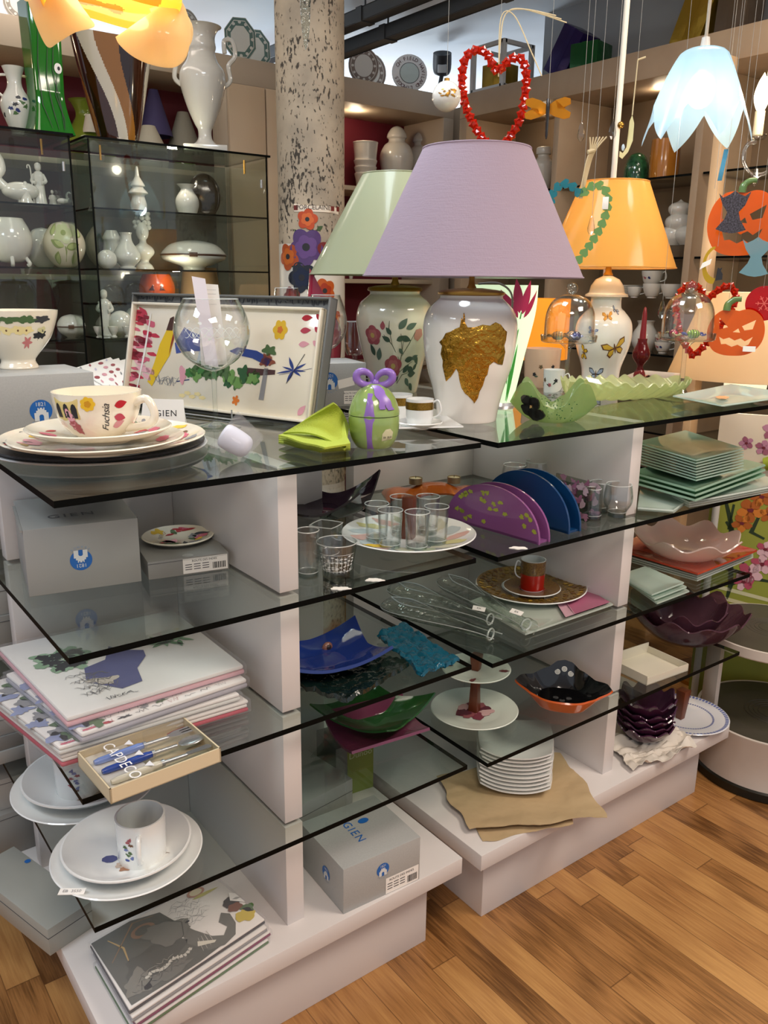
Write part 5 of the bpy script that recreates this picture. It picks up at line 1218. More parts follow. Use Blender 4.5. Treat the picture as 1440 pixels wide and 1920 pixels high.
for i, (dz, sh, lab, ar, sd) in enumerate(((0, (6, 6), 'lowest tablecloth pack in the elephant pile on the base', None, LEAFG), (.0125, (10, 2), 'second tablecloth pack in the elephant pile', None, M('7a2a52', .6)), (.0245, (4, 4), 'third tablecloth pack in the elephant pile', None, GREYS), (.0365, (0, 0), 'top tablecloth pack printed with grey elephant and seated figure', art_e, DKGREY))):
    pack('tablecloth_pack', lab, ep, LB+dz+.0003, LB+dz+.0105, ar, 'elephant tablecloth packs on the base', sh, side=sd, zref=LB+.047)
# grey boxes at the left edge and at the back
def f6(b, F, w_, h, d): b.decal(ell(w_*.9, d*.75, .006), F['top'], BLUE)
hb = .056; n0 = P(88.6, 1744, LB+hb); n1 = P(153, 1702, LB+hb); u = n1-n0; w_ = u.length+.02; rz = math.atan2(u.y, u.x)
carton('gift_box', 'big glossy grey box overhanging the left end of the base', (0, 0, 0), (w_, .26, hb), (n0.x, n0.y, LB), rz, M('a1a39c', .25, coat=.2), lambda b, F: f6(b, F, w_, hb, .26), lid=.02)
print('BOX', n0, w_, rz)
bk = 'grey boxes stacked behind the spine panel'
for i, (x, y, z, w_, d_, h_, rz, lab, m) in enumerate((
    (-.05, .56, LB, .2, .3, .1, .03, 'deep grey box on the base behind the spine panel', GREY2), (-.02, .58, LB+.1002, .16, .25, .07, -.05, 'grey box stacked on the deep box behind the spine', GREY3),
    (-.07, .55, L4, .2, .3, .028, .0, 'lowest flat grey box behind the spine on the fourth shelf', GREY3), (-.07, .552, L4+.0282, .195, .3, .03, .02, 'middle flat grey box behind the spine on the fourth shelf', GREY2), (-.06, .56, L4+.0584, .19, .28, .045, -.03, 'top grey box of the flat pile behind the spine', GREY3),
    (-.06, .55, L3, .2, .3, .09, .02, 'grey box behind the spine beside the tablecloths', GREY2), (-.05, .56, L3+.0902, .18, .28, .06, -.02, 'upper grey box behind the spine beside the tablecloths', GREY3),
    (-.06, .56, L2, .2, .28, .05, .0, 'grey box behind the spine on the second shelf', GREY3), (-.05, .57, L2+.0502, .18, .26, .05, .03, 'brownish grey box behind the spine, top of the second shelf', M('8d8172', .5)))):
    carton('storage_box', lab, (0, 0, 0), (w_, d_, h_), (x, y, z), rz, m, None, 'box', bk, lid=.012 if h_ > .04 else None)
# ================================================================ goods on the right hand unit
# ---- second shelf
OR = CG('b5571c', .9, 'd98a4a'); a = P(728, 944, L2); c = P(915, 938, L2); u = c-a; ln = u.length; rz = math.atan2(u.y, u.x)
t = thing('tealight_holder', 'orange wavy glass tealight holder behind the shot glasses', 'candle holder', a, rz)
b = B(); b.grid(lambda uu, v: V((uu*ln, v*.1, .002+.034*math.sin(PI*min(max(uu*1.02, 0), 1))**.35*(.55+.45*math.sin(PI*v))-.008*(abs(math.sin(2*PI*uu))**6)*(uu < .9))), 40, 14, OR, thick=.005); b.build('glass', t)
for x, lab in ((.31, 'left tealight in the orange wavy holder'), (.70, 'right tealight in the orange wavy holder')):
    tl = thing('tealight', lab, 'tealight', a+u*x+V((-u.y, u.x, 0)).normalized()*.05+V((0, 0, .034)), 0, 'tealights in the orange holder')
    b = B(); b.lathe([(0, 0), (.016, 0), (.0165, .015), (.0155, .015), (.0155, .012)], M('9a8a6c', .35, metal=.6), 28); b.build('cup', tl); b = B(); b.lathe([(0, .0135), (.0155, .0125)], M('c9b791', .5), 28); b.tube([(0, 0, .013), (0, 0, .019)], .0007, INK, 5); b.build('wax', tl)
def holder(name, label, q0, q1, apex, m, gap, nrm, deco=None, flat=False, hk=1.):
    """two upright panes on a folded foot"""
    a = P(*q0, L2); c = P(*q1, L2); u = c-a; w_ = u.length; rz = math.atan2(u.y, u.x)
    t = thing(name, label, 'napkin holder', a, rz); h = apex
    arc = [(0, 0)]+[(w_/2-w_/2*math.cos(PI*i/28), h*math.sin(PI*i/28)**.9) for i in range(29)]+[(w_, 0)]
    if flat: arc = [(0, 0), (w_, 0), (w_, h), (0, h)]
    for k_, y in enumerate((0, gap)):
        hh = 1 if k_ == 0 else hk
        b = B(); b.prism([(x, z*hh) for x, z in (arc[1:-1] if not flat else arc)], .005, m, lambda x, z, d: V((x, y+d, z)))
        if deco and k_ == 0: deco(b, lambda x, z: V((x, y-.0006, z)), w_, h)
        if deco and k_ == 1 and flat: deco(b, lambda x, z: V((x, y-.0006, z)), w_, h)
        b.build('pane', t)
    b = B(); b.box((.004, 0, 0), (w_-.004, gap+.005, .005), m); b.build('foot', t); return t
PUR = CG('8a5088', .92, 'b070b0', rough=.25)
def pd(b, mp, w_, h):
    r_ = random.Random(8)
    for i in range(30):
        x = r_.uniform(.1, .95)*w_; z = r_.uniform(.08, .9)*h
        if z < h*.92*math.sqrt(max(0, 1-(2*x/w_-1)**2))-.004: b.decal(blob(x, z, .006, .0045, i, .4), mp, M('a2a83c', .4))
holder('napkin_holder', 'purple half disc glass napkin holder with lime specks', (838, 972), (1010, 1022), .098, PUR, .032, 1, pd)
holder('napkin_holder', 'dark blue half disc glass napkin holder behind the purple one', (905, 955), (1066, 1002), .112, CG('123f6e', .92, '2a6fa8', rough=.2), .036, 1)
def fd(b, mp, w_, h):
    r_ = random.Random(3)
    for i in range(26): b.decal(blob(r_.uniform(.04, .96)*w_, r_.uniform(.05, .95)*h, .012, .007, i, .5, rot=i), mp, r_.choice((M('c08aa6', .4), M('a86a8c', .4), M('d2b4c2', .4))))
holder('napkin_holder', 'clear rectangular glass napkin holder with pink petals', (1015, 952), (1100, 979), .078, G('d8dcd6', '4c5550'), .04, 1, fd, True)
def stemless(label, px, py, r=27, h=62):
    q = P(px, py, L2); k = mpp(q); t = tumbler('tumbler', label, q, 17*k, r*k*.86, h*k, belly=r*k); t['group'] = 'clear tumblers at the divider'; return t
stemless('clear stemless tumbler nearest the white divider', 1156, 968)
stemless('clear narrow tumbler right of the petal napkin holder', 1109, 974, 16, 60)
stemless('clear tumbler behind the narrow one by the petal holder', 1122, 958, 22, 56)
stemless('clear stemless tumbler half hidden behind the blue holder', 962, 930, 24, 60); stemless('clear stemless tumbler at the back between blue and petal holders', 1004, 922, 24, 58)
# ---- third shelf
def dtray(b, fn): b.decal([(.55, .02), (.98, .02), (.98, .98), (.86, .98)], decal_on(fn, .0045), M('a8627c', .35), .1); b.decal([(.45, .02), (.56, .02), (.87, .98), (.78, .98)], decal_on(fn, .0044), M('c9a0ac', .35), .1)
sheet_plate('glass_tray', 'white square glass tray fading to pink under the gold plate', [(985, 1191), (1149, 1135), (1040, 1070), (880, 1130)], L3, CG('c4cdc2', .75, 'e0e8e0'), .004, .1, .004, dtray)
q = P(995, 1106, L3+.006); q.z = L3+.0055; k = mpp(q); R = 103*k
def gdeco(b, mp, R):
    b.lathe([(0, 0)], PWHITE); f = lambda x, y: mp(x, y)
    r_ = random.Random(9)
    for i in range(90):
        a = i*2*PI/90; rr = R*(.9 if i % 2 else .68+.05*(i % 3)); b.decal(blob(rr*math.cos(a), rr*math.sin(a), R*.05, R*.035, i, .4, rot=a), mp2z(mp), r_.choice((M('7a5a1e', .3), M('6b4520', .3), M('b8902c', .3), M('8a6a26', .3))), R*.03)
b = B(); pp_, top = plate_prof(R, .014, .52); OCH = M('93702a', .25, coat=.4, noise_=(160, '5c4218', .2))
b.lathe(pp_, PWHITE, 72, mfn=lambda j, a_, c_: OCH if 8 <= j <= 9 else PWHITE); gdeco(b, dish_map(top), R)
tag(b.build('dinner_plate', loc=q, rz=.4), 'ochre and gold patterned plate on the white glass tray', 'plate')
qs = P(997, 1106, L3+.015); qs.z = q.z+.0062; rs = 53*k
b = B(); pp_, top = plate_prof(rs, .01, .45); b.lathe(pp_, PWHITE, 56, mfn=lambda j, a_, c_: M('6a3a1c', .3, coat=.4, noise_=(200, '8a6a26', .25)) if 8 <= j <= 9 else (M('9a2418', .2, coat=.5) if j > 9 else PWHITE))
tag(b.build('saucer', loc=qs), 'red and brown patterned saucer under the red espresso cup', 'saucer')
def rc(b, pr):
    f = prof_r(pr); H = pr[-1][1]; b.lathe([(f(.003)+.0006, .003), (f(H*.55)+.0006, H*.55)], M('b01a14', .2, coat=.5), 40); b.lathe([(f(H*.55)+.0006, H*.55), (f(H*.99)+.0006, H*.99)], M('4a2f1c', .25, coat=.4, noise_=(220, '8a6a30', .25)), 40)
rcu = 23*k; hcu = 58*k
cup('espresso_cup', 'red espresso cup with brown patterned upper half', rcu, hcu, PWHITE, qs+V((0, 0, .0062)), math.atan2(.6, -.8), rc, .0018, prof=[(rcu*.9, 0), (rcu*.93, .003), (rcu*.95, hcu*.3), (rcu, hcu)], out=.014, hr=.0018, hz=(.35, .85))
BOT = G('f4f8f5', '8f9b94', ior=1.8, bump=(45, .5), name='bottle_glass')
for i, (n_, tl_, lab) in enumerate((((998, 1176), (832, 1083), 'longest clear fish shaped bottle, its neck at the tray front'), ((932, 1164), (735, 1098), 'clear fish shaped bottle lying in the middle'), ((934, 1192), (722, 1128), 'clear fish shaped bottle nearest the shelf corner'))):
    a = P(*tl_, L3+.02); c = P(*n_, L3+.02); d_ = (c-a); ln = d_.length; rz = math.atan2(d_.y, d_.x)
    t = thing('fish_bottle', lab, 'bottle', V((a.x, a.y, L3)), rz, 'glass fish bottles')
    sec = [(0, .004, .004), (.03, .028, .012), (.14, .04, .018), (.3, .036, .018), (.45, .03, .017), (.62, .02, .015), (.8, .013, .013), (.93, .013, .013), (.94, .0165, .0165), (1, .0165, .0165)]
    sec = cr(sec, 4); b = B(); b.grid(lambda u, v: (lambda s: V((s[0]*ln, s[1]*math.cos(2*PI*v), .0185+s[2]*math.sin(2*PI*v))))(sec[min(int(round(u*(len(sec)-1))), len(sec)-1)]), len(sec)-1, 20, BOT, cv=True)
    b.tube([(ln*.94, .0125*math.cos(j*.4), .0185+.0125*math.sin(j*.4)) for j in range(16)], .002, GLINT, 6, closed=True)
    for s_ in (-1, 1): b.tube([(p_[0]*ln, s_*p_[1], .0185) for p_ in sec], .0011, GLINT, 5)  # side outlines whitened as painted glints
    b.build('body', t)
    b = B()
    for s_ in (-1, 1): b.tube(cr([(ln*.06, 0, .036), (ln*.2, s_*.018, .036), (ln*.36, s_*.01, .035), (ln*.5, 0, .033)], 5), .0012, GLINT, 6)
    b.build('relief', t)
    if i < 2:
        b = B(); b.box((-.014, -.008, 0), (.014, .008, .0007), PAPER); b.text('EX', lambda x, y: V((x, y, .0011)), .008, INK, at=(0, 0)); b.build('price_ticket', t, (ln*.84, 0, .034), rot=(.25, .1, .5))
# ---- fourth shelf: two tier stand, star bowl
q = P(889, 1337, L4); k = mpp(q); t = thing('tiered_stand', 'two tier white plate stand with square wooden posts and rose print', 'cake stand', q, .4)
GRN_W = M('d5ddd2', .12, coat=.5)
def rosep(b, mp, R):
    b.decal(blob(0, 0, R*.36, R*.36, 2, .2), mp, M('7a3a48', .35))
    for i in range(24): a = i*2.399; r = R*.3*math.sqrt(i/24); b.decal(blob(r*math.cos(a), r*math.sin(a), R*.16, R*.13, i, .4), (lambda x, y, i=i: mp(x, y)+V((0, 0, .0004+.00003*i))), (M('7a3a48', .35), M('96565c', .35), M('5e2a38', .35), M('c9a4a4', .35))[i % 4])
plate('lower_plate', 82*k, GRN_W, .012, .6, rosep, t)
def flp(b, mp, R):
    for i in range(4): a = i*PI/2+.3; b.decal(blob(R*.8*math.cos(a), R*.8*math.sin(a), R*.14, R*.08, i, .4, rot=a), mp, M('6a3a3c', .35))
    for i in range(4): a = i*PI/2+.45; b.decal(stroke([(R*.66*math.cos(a), R*.66*math.sin(a)), (R*.86*math.cos(a+.1), R*.86*math.sin(a+.1))], .001), mp, LEAFG)
z1 = 84*k
plate('upper_plate', 64*k, GRN_W, .01, .6, flp, t, (0, 0, z1))
b = B(); b.hexa([V((x*9*k, y*9*k, .006)) for x, y in ((-1, -1), (1, -1), (1, 1), (-1, 1))], [V((x*6*k, y*6*k, z1+.003)) for x, y in ((-1, -1), (1, -1), (1, 1), (-1, 1))], DARKWOOD, .001)
b.hexa([V((x*7*k, y*7*k, z1+.006)) for x, y in ((-1, -1), (1, -1), (1, 1), (-1, 1))], [V((x*10*k, y*10*k, z1+36*k)) for x, y in ((-1, -1), (1, -1), (1, 1), (-1, 1))], DARKWOOD, .002); b.build('post', t)
# star bowl: black inside, orange outside
q = P(1054, 1313, L4); k = mpp(q); OB = M('c0541c', .15, coat=.6); aq = face_ang(q)
_st = [(0, 55, 20), (48, 60, 20), (66, 70, 24), (88, 90, 31), (100, 86, 31), (125, 72, 27), (150, 66, 36), (172, 70, 47), (180, 70, 49)]
def _sth(a):
    a = abs(math.degrees((a+PI) % (2*PI)-PI))
    for (a0, r0, h0), (a1, r1, h1) in zip(_st, _st[1:]):
        if a0 <= a <= a1: t_ = (a-a0)/(a1-a0); t_ = t_*t_*(3-2*t_); return r0+(r1-r0)*t_, h0+(h1-h0)*t_
def star(u, v, off=0):
    a = 2*PI*u; r, h = _sth(a); base = 50-2*math.cos(4*a); rr = base*min(v/.5, 1)+(r-base)*max(0, v-.5)*2; hh = h*(max(0, v-.5)*2)**1.15
    return V(((rr-off)*k*math.cos(a+aq), (rr-off)*k*math.sin(a+aq), hh*k+off*k*1.2))
b = B(); n = 96
b.grid(lambda u, v: star(u, v), n, 20, OB, cu=True); b.grid(lambda u, v: star(u, v, 2.2), n, 20, BLACKG, cu=True)
for i in range(n): b.face([star(i/n, 1), star((i+1)/n, 1), star((i+1)/n, 1, 2.2), star(i/n, 1, 2.2)], OB)
def fi(u, v): return star(.5, .5+.5*v, 2.2)
fa = PI+aq
for du, dv_ in ((.5, .93), (.42, .84), (.58, .84)):
    # rings on the far wall
    p = fi(.5, .5); c_ = V((math.cos(fa), math.sin(fa), 0)); s_ = V((-c_.y, c_.x, 0))
for x, y in ((0, .85), (-.09, .62), (.09, .66)):
    pw = star(.5, .5+.5*(.2+.6*y), 3.0); o_ = pw+s_*(x*140*k); mpp_ = plane_map(o_-c_*.002, s_, (V((0, 0, 1))*.8+c_*.6).normalized(), .001)
    for r_, m in ((.0065, PAPER), (.005, INK), (.0038, PAPER), (.0024, INK), (.0012, PAPER)): b.decal(ell(0, 0, r_), lambda x, y, r_=r_: mpp_(x, y)-c_*(.0066-r_)*.25, m)
tag(b.build('star_bowl', loc=q), 'black star shaped bowl with orange outside and three white rings', 'bowl')
# ---- base: stack of square plates on kraft paper
KR = M('b8a07a', .75, bump=(14, .7))
def crumple(name, label, cs_px, z, h, m, seed, n=26, amp=.006, cat='paper', under=0, fq=1.):
    c = [P(x, y, z) for x, y in cs_px]; o = sum(c, V())/4
    def fn(u, v):
        p = c[0].lerp(c[1], u).lerp(c[3].lerp(c[2], u), v)-o; e = max(abs(u-.5), abs(v-.5))*2
        n_ = abs(noise.noise(V((u*5*fq, v*5*fq, seed))))*amp*2+abs(noise.noise(V((u*12*fq, v*12*fq, seed+4))))*amp
        return V((p.x+noise.noise(V((u*3, v*3, seed+9)))*.02*e, p.y+noise.noise(V((u*3, v*3, seed+15)))*.02*e, .001+n_*(e**2 if under else 1)+h*max(0, e-.55)))
    b = B(); b.grid(fn, n, n, m, thick=.0008); ob = b.build(name, None, o, ang=25); return tag(ob, label, cat)
crumple('kraft_paper', 'torn brown kraft sheet lying lowest under the white plates', [(905, 1578), (1075, 1545), (1040, 1440), (842, 1475)], LB, .0, KR, 3, amp=.002, under=1)
crumple('kraft_paper', 'large brown kraft sheet with long right corner under the white plates', [(880, 1562), (1138, 1540), (1050, 1418), (818, 1462)], LB+.0048, .02, KR, 8, amp=.004, under=1)
def sq_fn(s, sag, up):
    def fn(u, v):
        x, y = 2*u-1, 2*v-1; bow = .1; X = x*(1-bow*y*y*0)*s*(1+bow*(1-y*y)); Y = y*s*(1+bow*(1-x*x)); return V((X*.93, Y*.93, up*(x*x)**1.2*(1 if 1 else 0)+.25*up*y*y))
    return fn
pc = P(963, 1452, LB+.012); sp0 = None; k = mpp(pc)
nm = ['lowest', 'second', 'third', 'fourth', 'fifth', 'sixth', 'seventh', 'eighth', 'ninth', 'topmost']
f = sq_fn(.088, 0, .016); b = B(); b.grid(f, 20, 20, PWHITE, thick=.0035); base = b.build('square_plate', None, (pc.x, pc.y, LB+.0135)); S_rz = -YAW-.12
tag(base, 'lowest white square plate of the stack on kraft paper', 'plate', 'white square plates on kraft paper'); base.rotation_euler.z = S_rz
for i in range(1, 10):
    o = base.copy(); COL.objects.link(o); o.location = (pc.x+rnd.uniform(-.002, .002)-i*.0002, pc.y+rnd.uniform(-.002, .002), LB+.0135+i*.0102); o.rotation_euler.z = S_rz+rnd.uniform(-.03, .03)
    o['label'] = nm[i]+' white square plate'+(' of the stack, counting from the kraft paper' if i < 9 else ' of the stack on kraft paper')
# ---- right end, second shelf: glass plates
AQ2 = CG('c8dfd3', .82, 'd8eee2', tl=.35); GRP = CG('b6d4c0', .8, 'c8e6d0', tl=.35); WGL = CG('dfe9e3', .8, 'eef6f0', tl=.3)
for i in range(2):
    sheet_plate('glass_plate', ('lower', 'upper')[i]+' small rounded white glass plate in front on the green plate shelf', [(1196, 957-i*3), (1262, 962-i*3), (1290, 942-i*3), (1200, 922-i*3)], L2+i*.0075, WGL, .005, .15, .004)
for i in range(3):
    sheet_plate('glass_plate', ('lowest', 'second', 'third')[i]+' wide white glass sheet plate below the green ones', [(1292, 952-i*4), (1470, 918-i*4), (1395, 886-i*4), (1215, 914-i*4)], L2+i*.0075, WGL, .006, .12, .004, group='wide glass plates on the second shelf')
for i in range(3):
    sheet_plate('glass_plate', ('lowest', 'middle', 'top')[i]+' green square glass plate below the aqua stack', [(1303, 940-i*9), (1434, 892-i*9), (1335, 868-i*9), (1180, 905-i*9)], L2+.0225+i*.009, GRP, .012, .14, .005, group='green glass plates on the second shelf')
for i in range(8):
    sheet_plate('glass_plate', ('lowest', 'second', 'third', 'fourth', 'fifth', 'sixth', 'seventh', 'topmost')[i]+' aqua square glass plate in the tall stack by the divider', [(1305, 902-i*5.3), (1394, 880-i*5.3), (1285, 846-i*5.3), (1192, 868-i*5.3)], L2+.0505+i*.0072, AQ2, .012, .3, .0035, group='aqua plates in the tall stack')
# red bowl with wire beads behind
q = P(1262, 826, L2+.0); q = V((1.62, .62, L2)); k = mpp(q)
dish('fruit_bowl', 'red glass bowl behind the aqua plate stack', q, lambda u, v: V((.09*(.3+.7*v)*math.cos(2*PI*u), .09*(.3+.7*v)*math.sin(2*PI*u), .16*v**1.6)), CG('a01c14', .8, 'd05040'), 30, .004)
t = thing('bead_garland', 'brown wire and glass bead garland right of the red bowl', 'garland', (1.78, .56, L2))
b = B(); r_ = random.Random(9)
for i in range(9): b.tube(cr([(r_.uniform(-.06, .06), r_.uniform(-.04, .04), r_.uniform(.0, .17)) for _ in range(5)], 5), .0018, M('5a3420', .5), 6)
b.build('wire', t); b = B()
for i in range(26): b.ball((r_.uniform(-.06, .06), r_.uniform(-.05, .05), r_.uniform(.012, .17)), r_.uniform(.006, .012), (M('a06a44', .15, coat=.5), M('b0302a', .15, coat=.5), M('c9a07a', .15, coat=.5))[i % 3], 10, 6)
b.build('beads', t)
# ---- right end, third shelf
for i in range(3):
    sheet_plate('glass_plate', ('lowest', 'middle', 'upper')[i]+' whitish square glass plate under the red orange plate', [(1307, 1090-i*4), (1412, 1046-i*4), (1240, 1000-i*4), (1150, 1045-i*4)], L3+i*.0075, WGL, .005, .12, .004, group='white plates under the red plate')
zr = L3+.0225
sheet_plate('glass_plate', 'red orange square glass plate under the pink flower bowl', [(1308, 1078), (1419, 1034), (1242, 986), (1150, 1030)], zr, CG('b8452c', .85, 'd8765c'), .008, .15, .005)
q = P(1283, 1042, zr+.006); q.z = zr+.0055; k = mpp(q)
def flb(u, v): a = 2*PI*u; r = (30+66*v**.8)*k*(1+.05*math.sin(8*a)*v); return V((r*math.cos(a), r*math.sin(a), (40*v**1.5)*k*(1+.2*math.sin(8*a)*v)))
b = B(); b.grid(flb, 72, 14, CG('f0e0da', .75, 'f8ece8', tl=.35), cu=True, thick=.004); b.lathe([(0, 0), (30*k, 0)], CG('f0e0da', .75, 'f8ece8', tl=.35), 72); tag(b.build('flower_bowl', loc=q), 'pale pink glass bowl with wavy flower rim on the red plate', 'bowl')
for i in range(3):
    sheet_plate('glass_plate', ('lowest', 'middle', 'top')[i]+' small pale aqua square plate by the right divider', [(1232-i*5, 1133-i*8), (1292-i*5, 1110-i*8), (1225-i*8, 1068-i*2), (1168-i*4, 1088-i*4)], L3+i*.0085, AQ, .006, .25, .0035, group='small aqua plates by the divider')
# ---- right end, fourth shelf: plum bowls and white tray
PLUM = CG('7a5464', .4, 'b898a6', bump=(18, .25))
def wavy(R, H, seed, n=9, amp=.1, r0=.35):
    def fn(u, v):
        a = 2*PI*u; w_ = v**2*(amp*math.sin(n*a+seed)+amp*.6*math.sin((n-4)*a+seed*2)); r = R*(r0+(1-r0)*v**.85)*(1+w_*.35); return V((r*math.cos(a), r*math.sin(a), H*(v**1.5)*(1+w_*1.3)))
    return fn
def wbowl(label, q, R, H, seed, m, group=None, n=9, amp=.1, name='wavy_bowl'):
    b = B(); f = wavy(R, H, seed, n, amp); b.grid(f, 84, 12, m, cu=True, thick=.0035); b.lathe([(0, .0), (R*.35, 0)], m, 84); z0 = min(v.co.z for v in b.bm.verts)
    o = b.build(name, loc=V(q)-V((0, 0, z0))); return tag(o, label, 'bowl', group)
q = P(1282, 1196, L4); k = mpp(q); wbowl('large plum glass bowl with crinkled rim on the fourth shelf', q, 106*k, 58*k, 1, PLUM, None, 11, .09)
wbowl('smaller plum glass bowl nested inside the large crinkled one', q+V((-.02, -.0, .009)), 78*k, 60*k, 2.2, PLUM, None, 10, .09)
b = B(); cs = [P(1165, 1262, L4), P(1212, 1286, L4), P(1290, 1258, L4), P(1225, 1232, L4)]; u = cs[2]-cs[1]; v_ = cs[0]-cs[1]; w_ = u.length; d_ = .13; IV = M('d8d2c0', .5)
b.box((0, 0, 0), (w_, d_, .002), IV)
for lo, hi in (((0, 0, 0), (w_, .002, .02)), ((0, d_-.002, 0), (w_, d_, .03)), ((0, 0, 0), (.002, d_, .025)), ((w_-.002, 0, 0), (w_, d_, .02))): b.box(lo, hi, IV)
tag(b.build('card_tray', loc=cs[1], rz=math.atan2(u.y, u.x)), 'empty ivory cardboard lid beside the plum bowls', 'box lid')
# ---- right end, base
q = P(1283, 1346, LB); k = mpp(q)
def bl(b, mp, R):
    for r0, r1, m in ((.9, .97, M('6a78b4', .35)), (.62, .66, M('5a66a0', .35))):
        n = 72
        for i in range(n):
            a = 2*PI*i/n; b.decal([(R*rr*math.cos(aa), R*rr*math.sin(aa)) for rr, aa in ((r0, a), (r1, a), (r1, a+PI/n*1.25), (r0, a+PI/n*1.25))], mp, m, 1)
        b.decal  # pattern ring done
t = thing('post_plate', 'white plate with blue patterned rim and short wooden post on the base', 'plate', q)
plate('plate', 79*k, M('e0e2e6', .12, coat=.5), .012, .6, bl, t)
b = B(); b.hexa([V((-14*k+x*6*k, y*6*k, .006)) for x, y in ((-1, -1), (1, -1), (1, 1), (-1, 1))], [V((-12*k+x*10*k, y*10*k, 62*k)) for x, y in ((-1, -1), (1, -1), (1, 1), (-1, 1))], DARKWOOD, .002); b.build('post', t)
crumple('tissue_paper', 'crumpled white paper under the stacked plum bowls', [(1186, 1452), (1306, 1408), (1262, 1366), (1136, 1398)], LB, .02, M('d8d0c4', .7, bump=(30, .2)), 5, n=34, amp=.014, fq=.6)
q = P(1205, 1392, LB); k = mpp(q); PL2 = CG('4a2440', .75, '8a5a78', bump=(25, .2)); 
for i in range(5):
    wbowl(('lowest', 'second', 'third', 'fourth', 'top')[i]+' dark plum scalloped bowl in the stack on crumpled paper', (q.x, q.y, LB+.016+i*.0165), 52*k, 30*k+(.012 if i == 4 else 0), i*1.3, PL2, 'stacked plum bowls', 10, .1)
# ---- drums right of the unit
DRUMW = M('d6cfc7', .5, noise_=(9, 'cbc2b8', .25)); TURN = M('3d3a33', .45, noise_=(12, '4a463d', .3))
q = P(1432, 1436, 0); k = mpp(q); R = 129*k; zt = .175
t = thing('display_drum', 'white round display drum with dark turntable top and black foot', 'display drum', q)
b = B(); b.lathe([(R*.985, .03), (R*.985, zt-.004), (R, zt), (R, zt+.004), (R*.96, zt+.004)], DRUMW, 72); b.build('body', t)
b = B(); b.lathe([(R, 0), (R*1.02, .004), (R*1.02, .026), (R*.985, .03)], M('15150f', .35), 72); b.build('foot', t)
b = B(); b.lathe([(R*.965, zt+.0035), (R*.7, zt+.004), (R*.66, zt+.0055), (R*.62, zt+.004), (0, zt+.004)], TURN, 72)
for r in (.18, .24, .3, .36): b.tube([(R*r*math.cos(2*PI*i/40), R*r*math.sin(2*PI*i/40), zt+.0045) for i in range(40)], .0012, TURN, 6, closed=True)
b.build('turntable', t)
zq = .43; q2 = P(1448, 1178, zq); q2.z = 0; k = mpp(V((q2.x, q2.y, zq))); R2_ = 128*k
t = thing('display_stand', 'upper white round stand with dark turntable top, behind the drum', 'display stand', (q2.x, q2.y, 0))
b = B(); b.lathe([(0, zq-.03), (R2_*.98, zq-.03), (R2_, zq-.026), (R2_, zq), (R2_*.97, zq+.001)], DRUMW, 72); b.build('top', t)
b = B(); b.lathe([(R2_*.965, zq+.0005), (R2_*.66, zq+.001), (R2_*.62, zq+.0025), (0, zq+.001)], TURN, 72)
for r in (.18, .24, .3, .36): b.tube([(R2_*r*math.cos(2*PI*i/40), R2_*r*math.sin(2*PI*i/40), zq+.0015) for i in range(40)], .0012, TURN, 6, closed=True)
b.build('turntable', t)
b = B(); b.grid(lambda u, v: V((R2_*.86*math.cos(2.3+.5*u), R2_*.86*math.sin(2.3+.5*u), .1805+v*(zq-.03-.1805))), 16, 4, DRUMW, thick=.012); b.build('support_panel', t)
# orchid banner
c = Dp(1418, 960, 2.58); ang = face_ang(c)+PI/2; zt = Dp(1418, 772, 2.58).z; zm = Dp(1418, 922, 2.58).z; kk = 2.58/F
t = thing('orchid_banner', 'tall banner printed with orchids, cream above and lime green below', 'banner', (c.x, c.y, 0), ang)
b = B(); b.box((-82*kk, 0, .02), (120*kk, .012, zm), M('8f9438', .6)); b.box((-82*kk, 0, zm), (120*kk, .012, zt), M('ddd2bd', .6))
mp = lambda x, y: V((x*kk, -.0006, (960-y)*kk+c.z)); m2 = lambda x, y: mp(x, y)+V((0, -.0005, 0)); m3 = lambda x, y: mp(x, y)+V((0, -.001, 0))
def orchid(x, y, s, m, mm, seed):
    for i in range(5): a = i*2*PI/5+seed; b.decal(blob(x+s*.5*math.cos(a), y+s*.5*math.sin(a), s*.42, s*.34, i+seed*3, .15, rot=a), m2, m if i % 2 else mm)
    b.decal(blob(x, y, s*.2, s*.16, seed, .2), m3, M('6a1f2c', .5))
for x, y, s in ((10, 805, 20), (-2, 838, 16), (26, 842, 18), (-32, 832, 14), (24, 765, 14)): orchid(x, y, s, M('9a5a72', .5), M('b5809a', .5), x*.1)
for x, y, s in ((-10, 958, 26), (6, 930, 22), (-22, 985, 20), (22, 962, 18)): orchid(x, y, s, M('c9782c', .5), M('a85a20', .5), x*.1)
for x, y, s in ((2, 1082, 26), (22, 1060, 22), (-6, 1100, 20), (24, 1030, 18)): orchid(x, y, s, M('b04a62', .5), M('d8b0b8', .5), x*.1)
DKG = M('23351c', .5)
for pts in ([(-60, 930), (-40, 990), (-34, 1050), (-28, 1110), (-32, 1140)], [(-28, 1110), (0, 1090), (40, 1092)], [(-50, 985), (-30, 1010), (-22, 1060)], [(20, 1010), (-4, 1000), (8, 960)], [(-40, 950), (-44, 1000)], [(-24, 1030), (-4, 1080)]): b.decal(stroke(pts, 9), mp, DKG)
for y in (1120, 1140, 1160): b.decal([(-60, y-8), (60, y+8), (60, y+15), (-60, y)], mp, M('c9c6a0', .5))
b.build('panel', t)
b = B(); b.tube([(-70*kk, -.012, 0), (-70*kk, -.012, zm+.02)], .011, M('c4c0b8', .4), 14); b.build('pole', t)
b = B(); b.tube([V((4*kk, -.02, (960-866)*kk+c.z)), V((40*kk, -.03, (960-850)*kk+c.z))], .02, M('8a9a24', .6), 16); o = b.build('rolled_leaf', t)
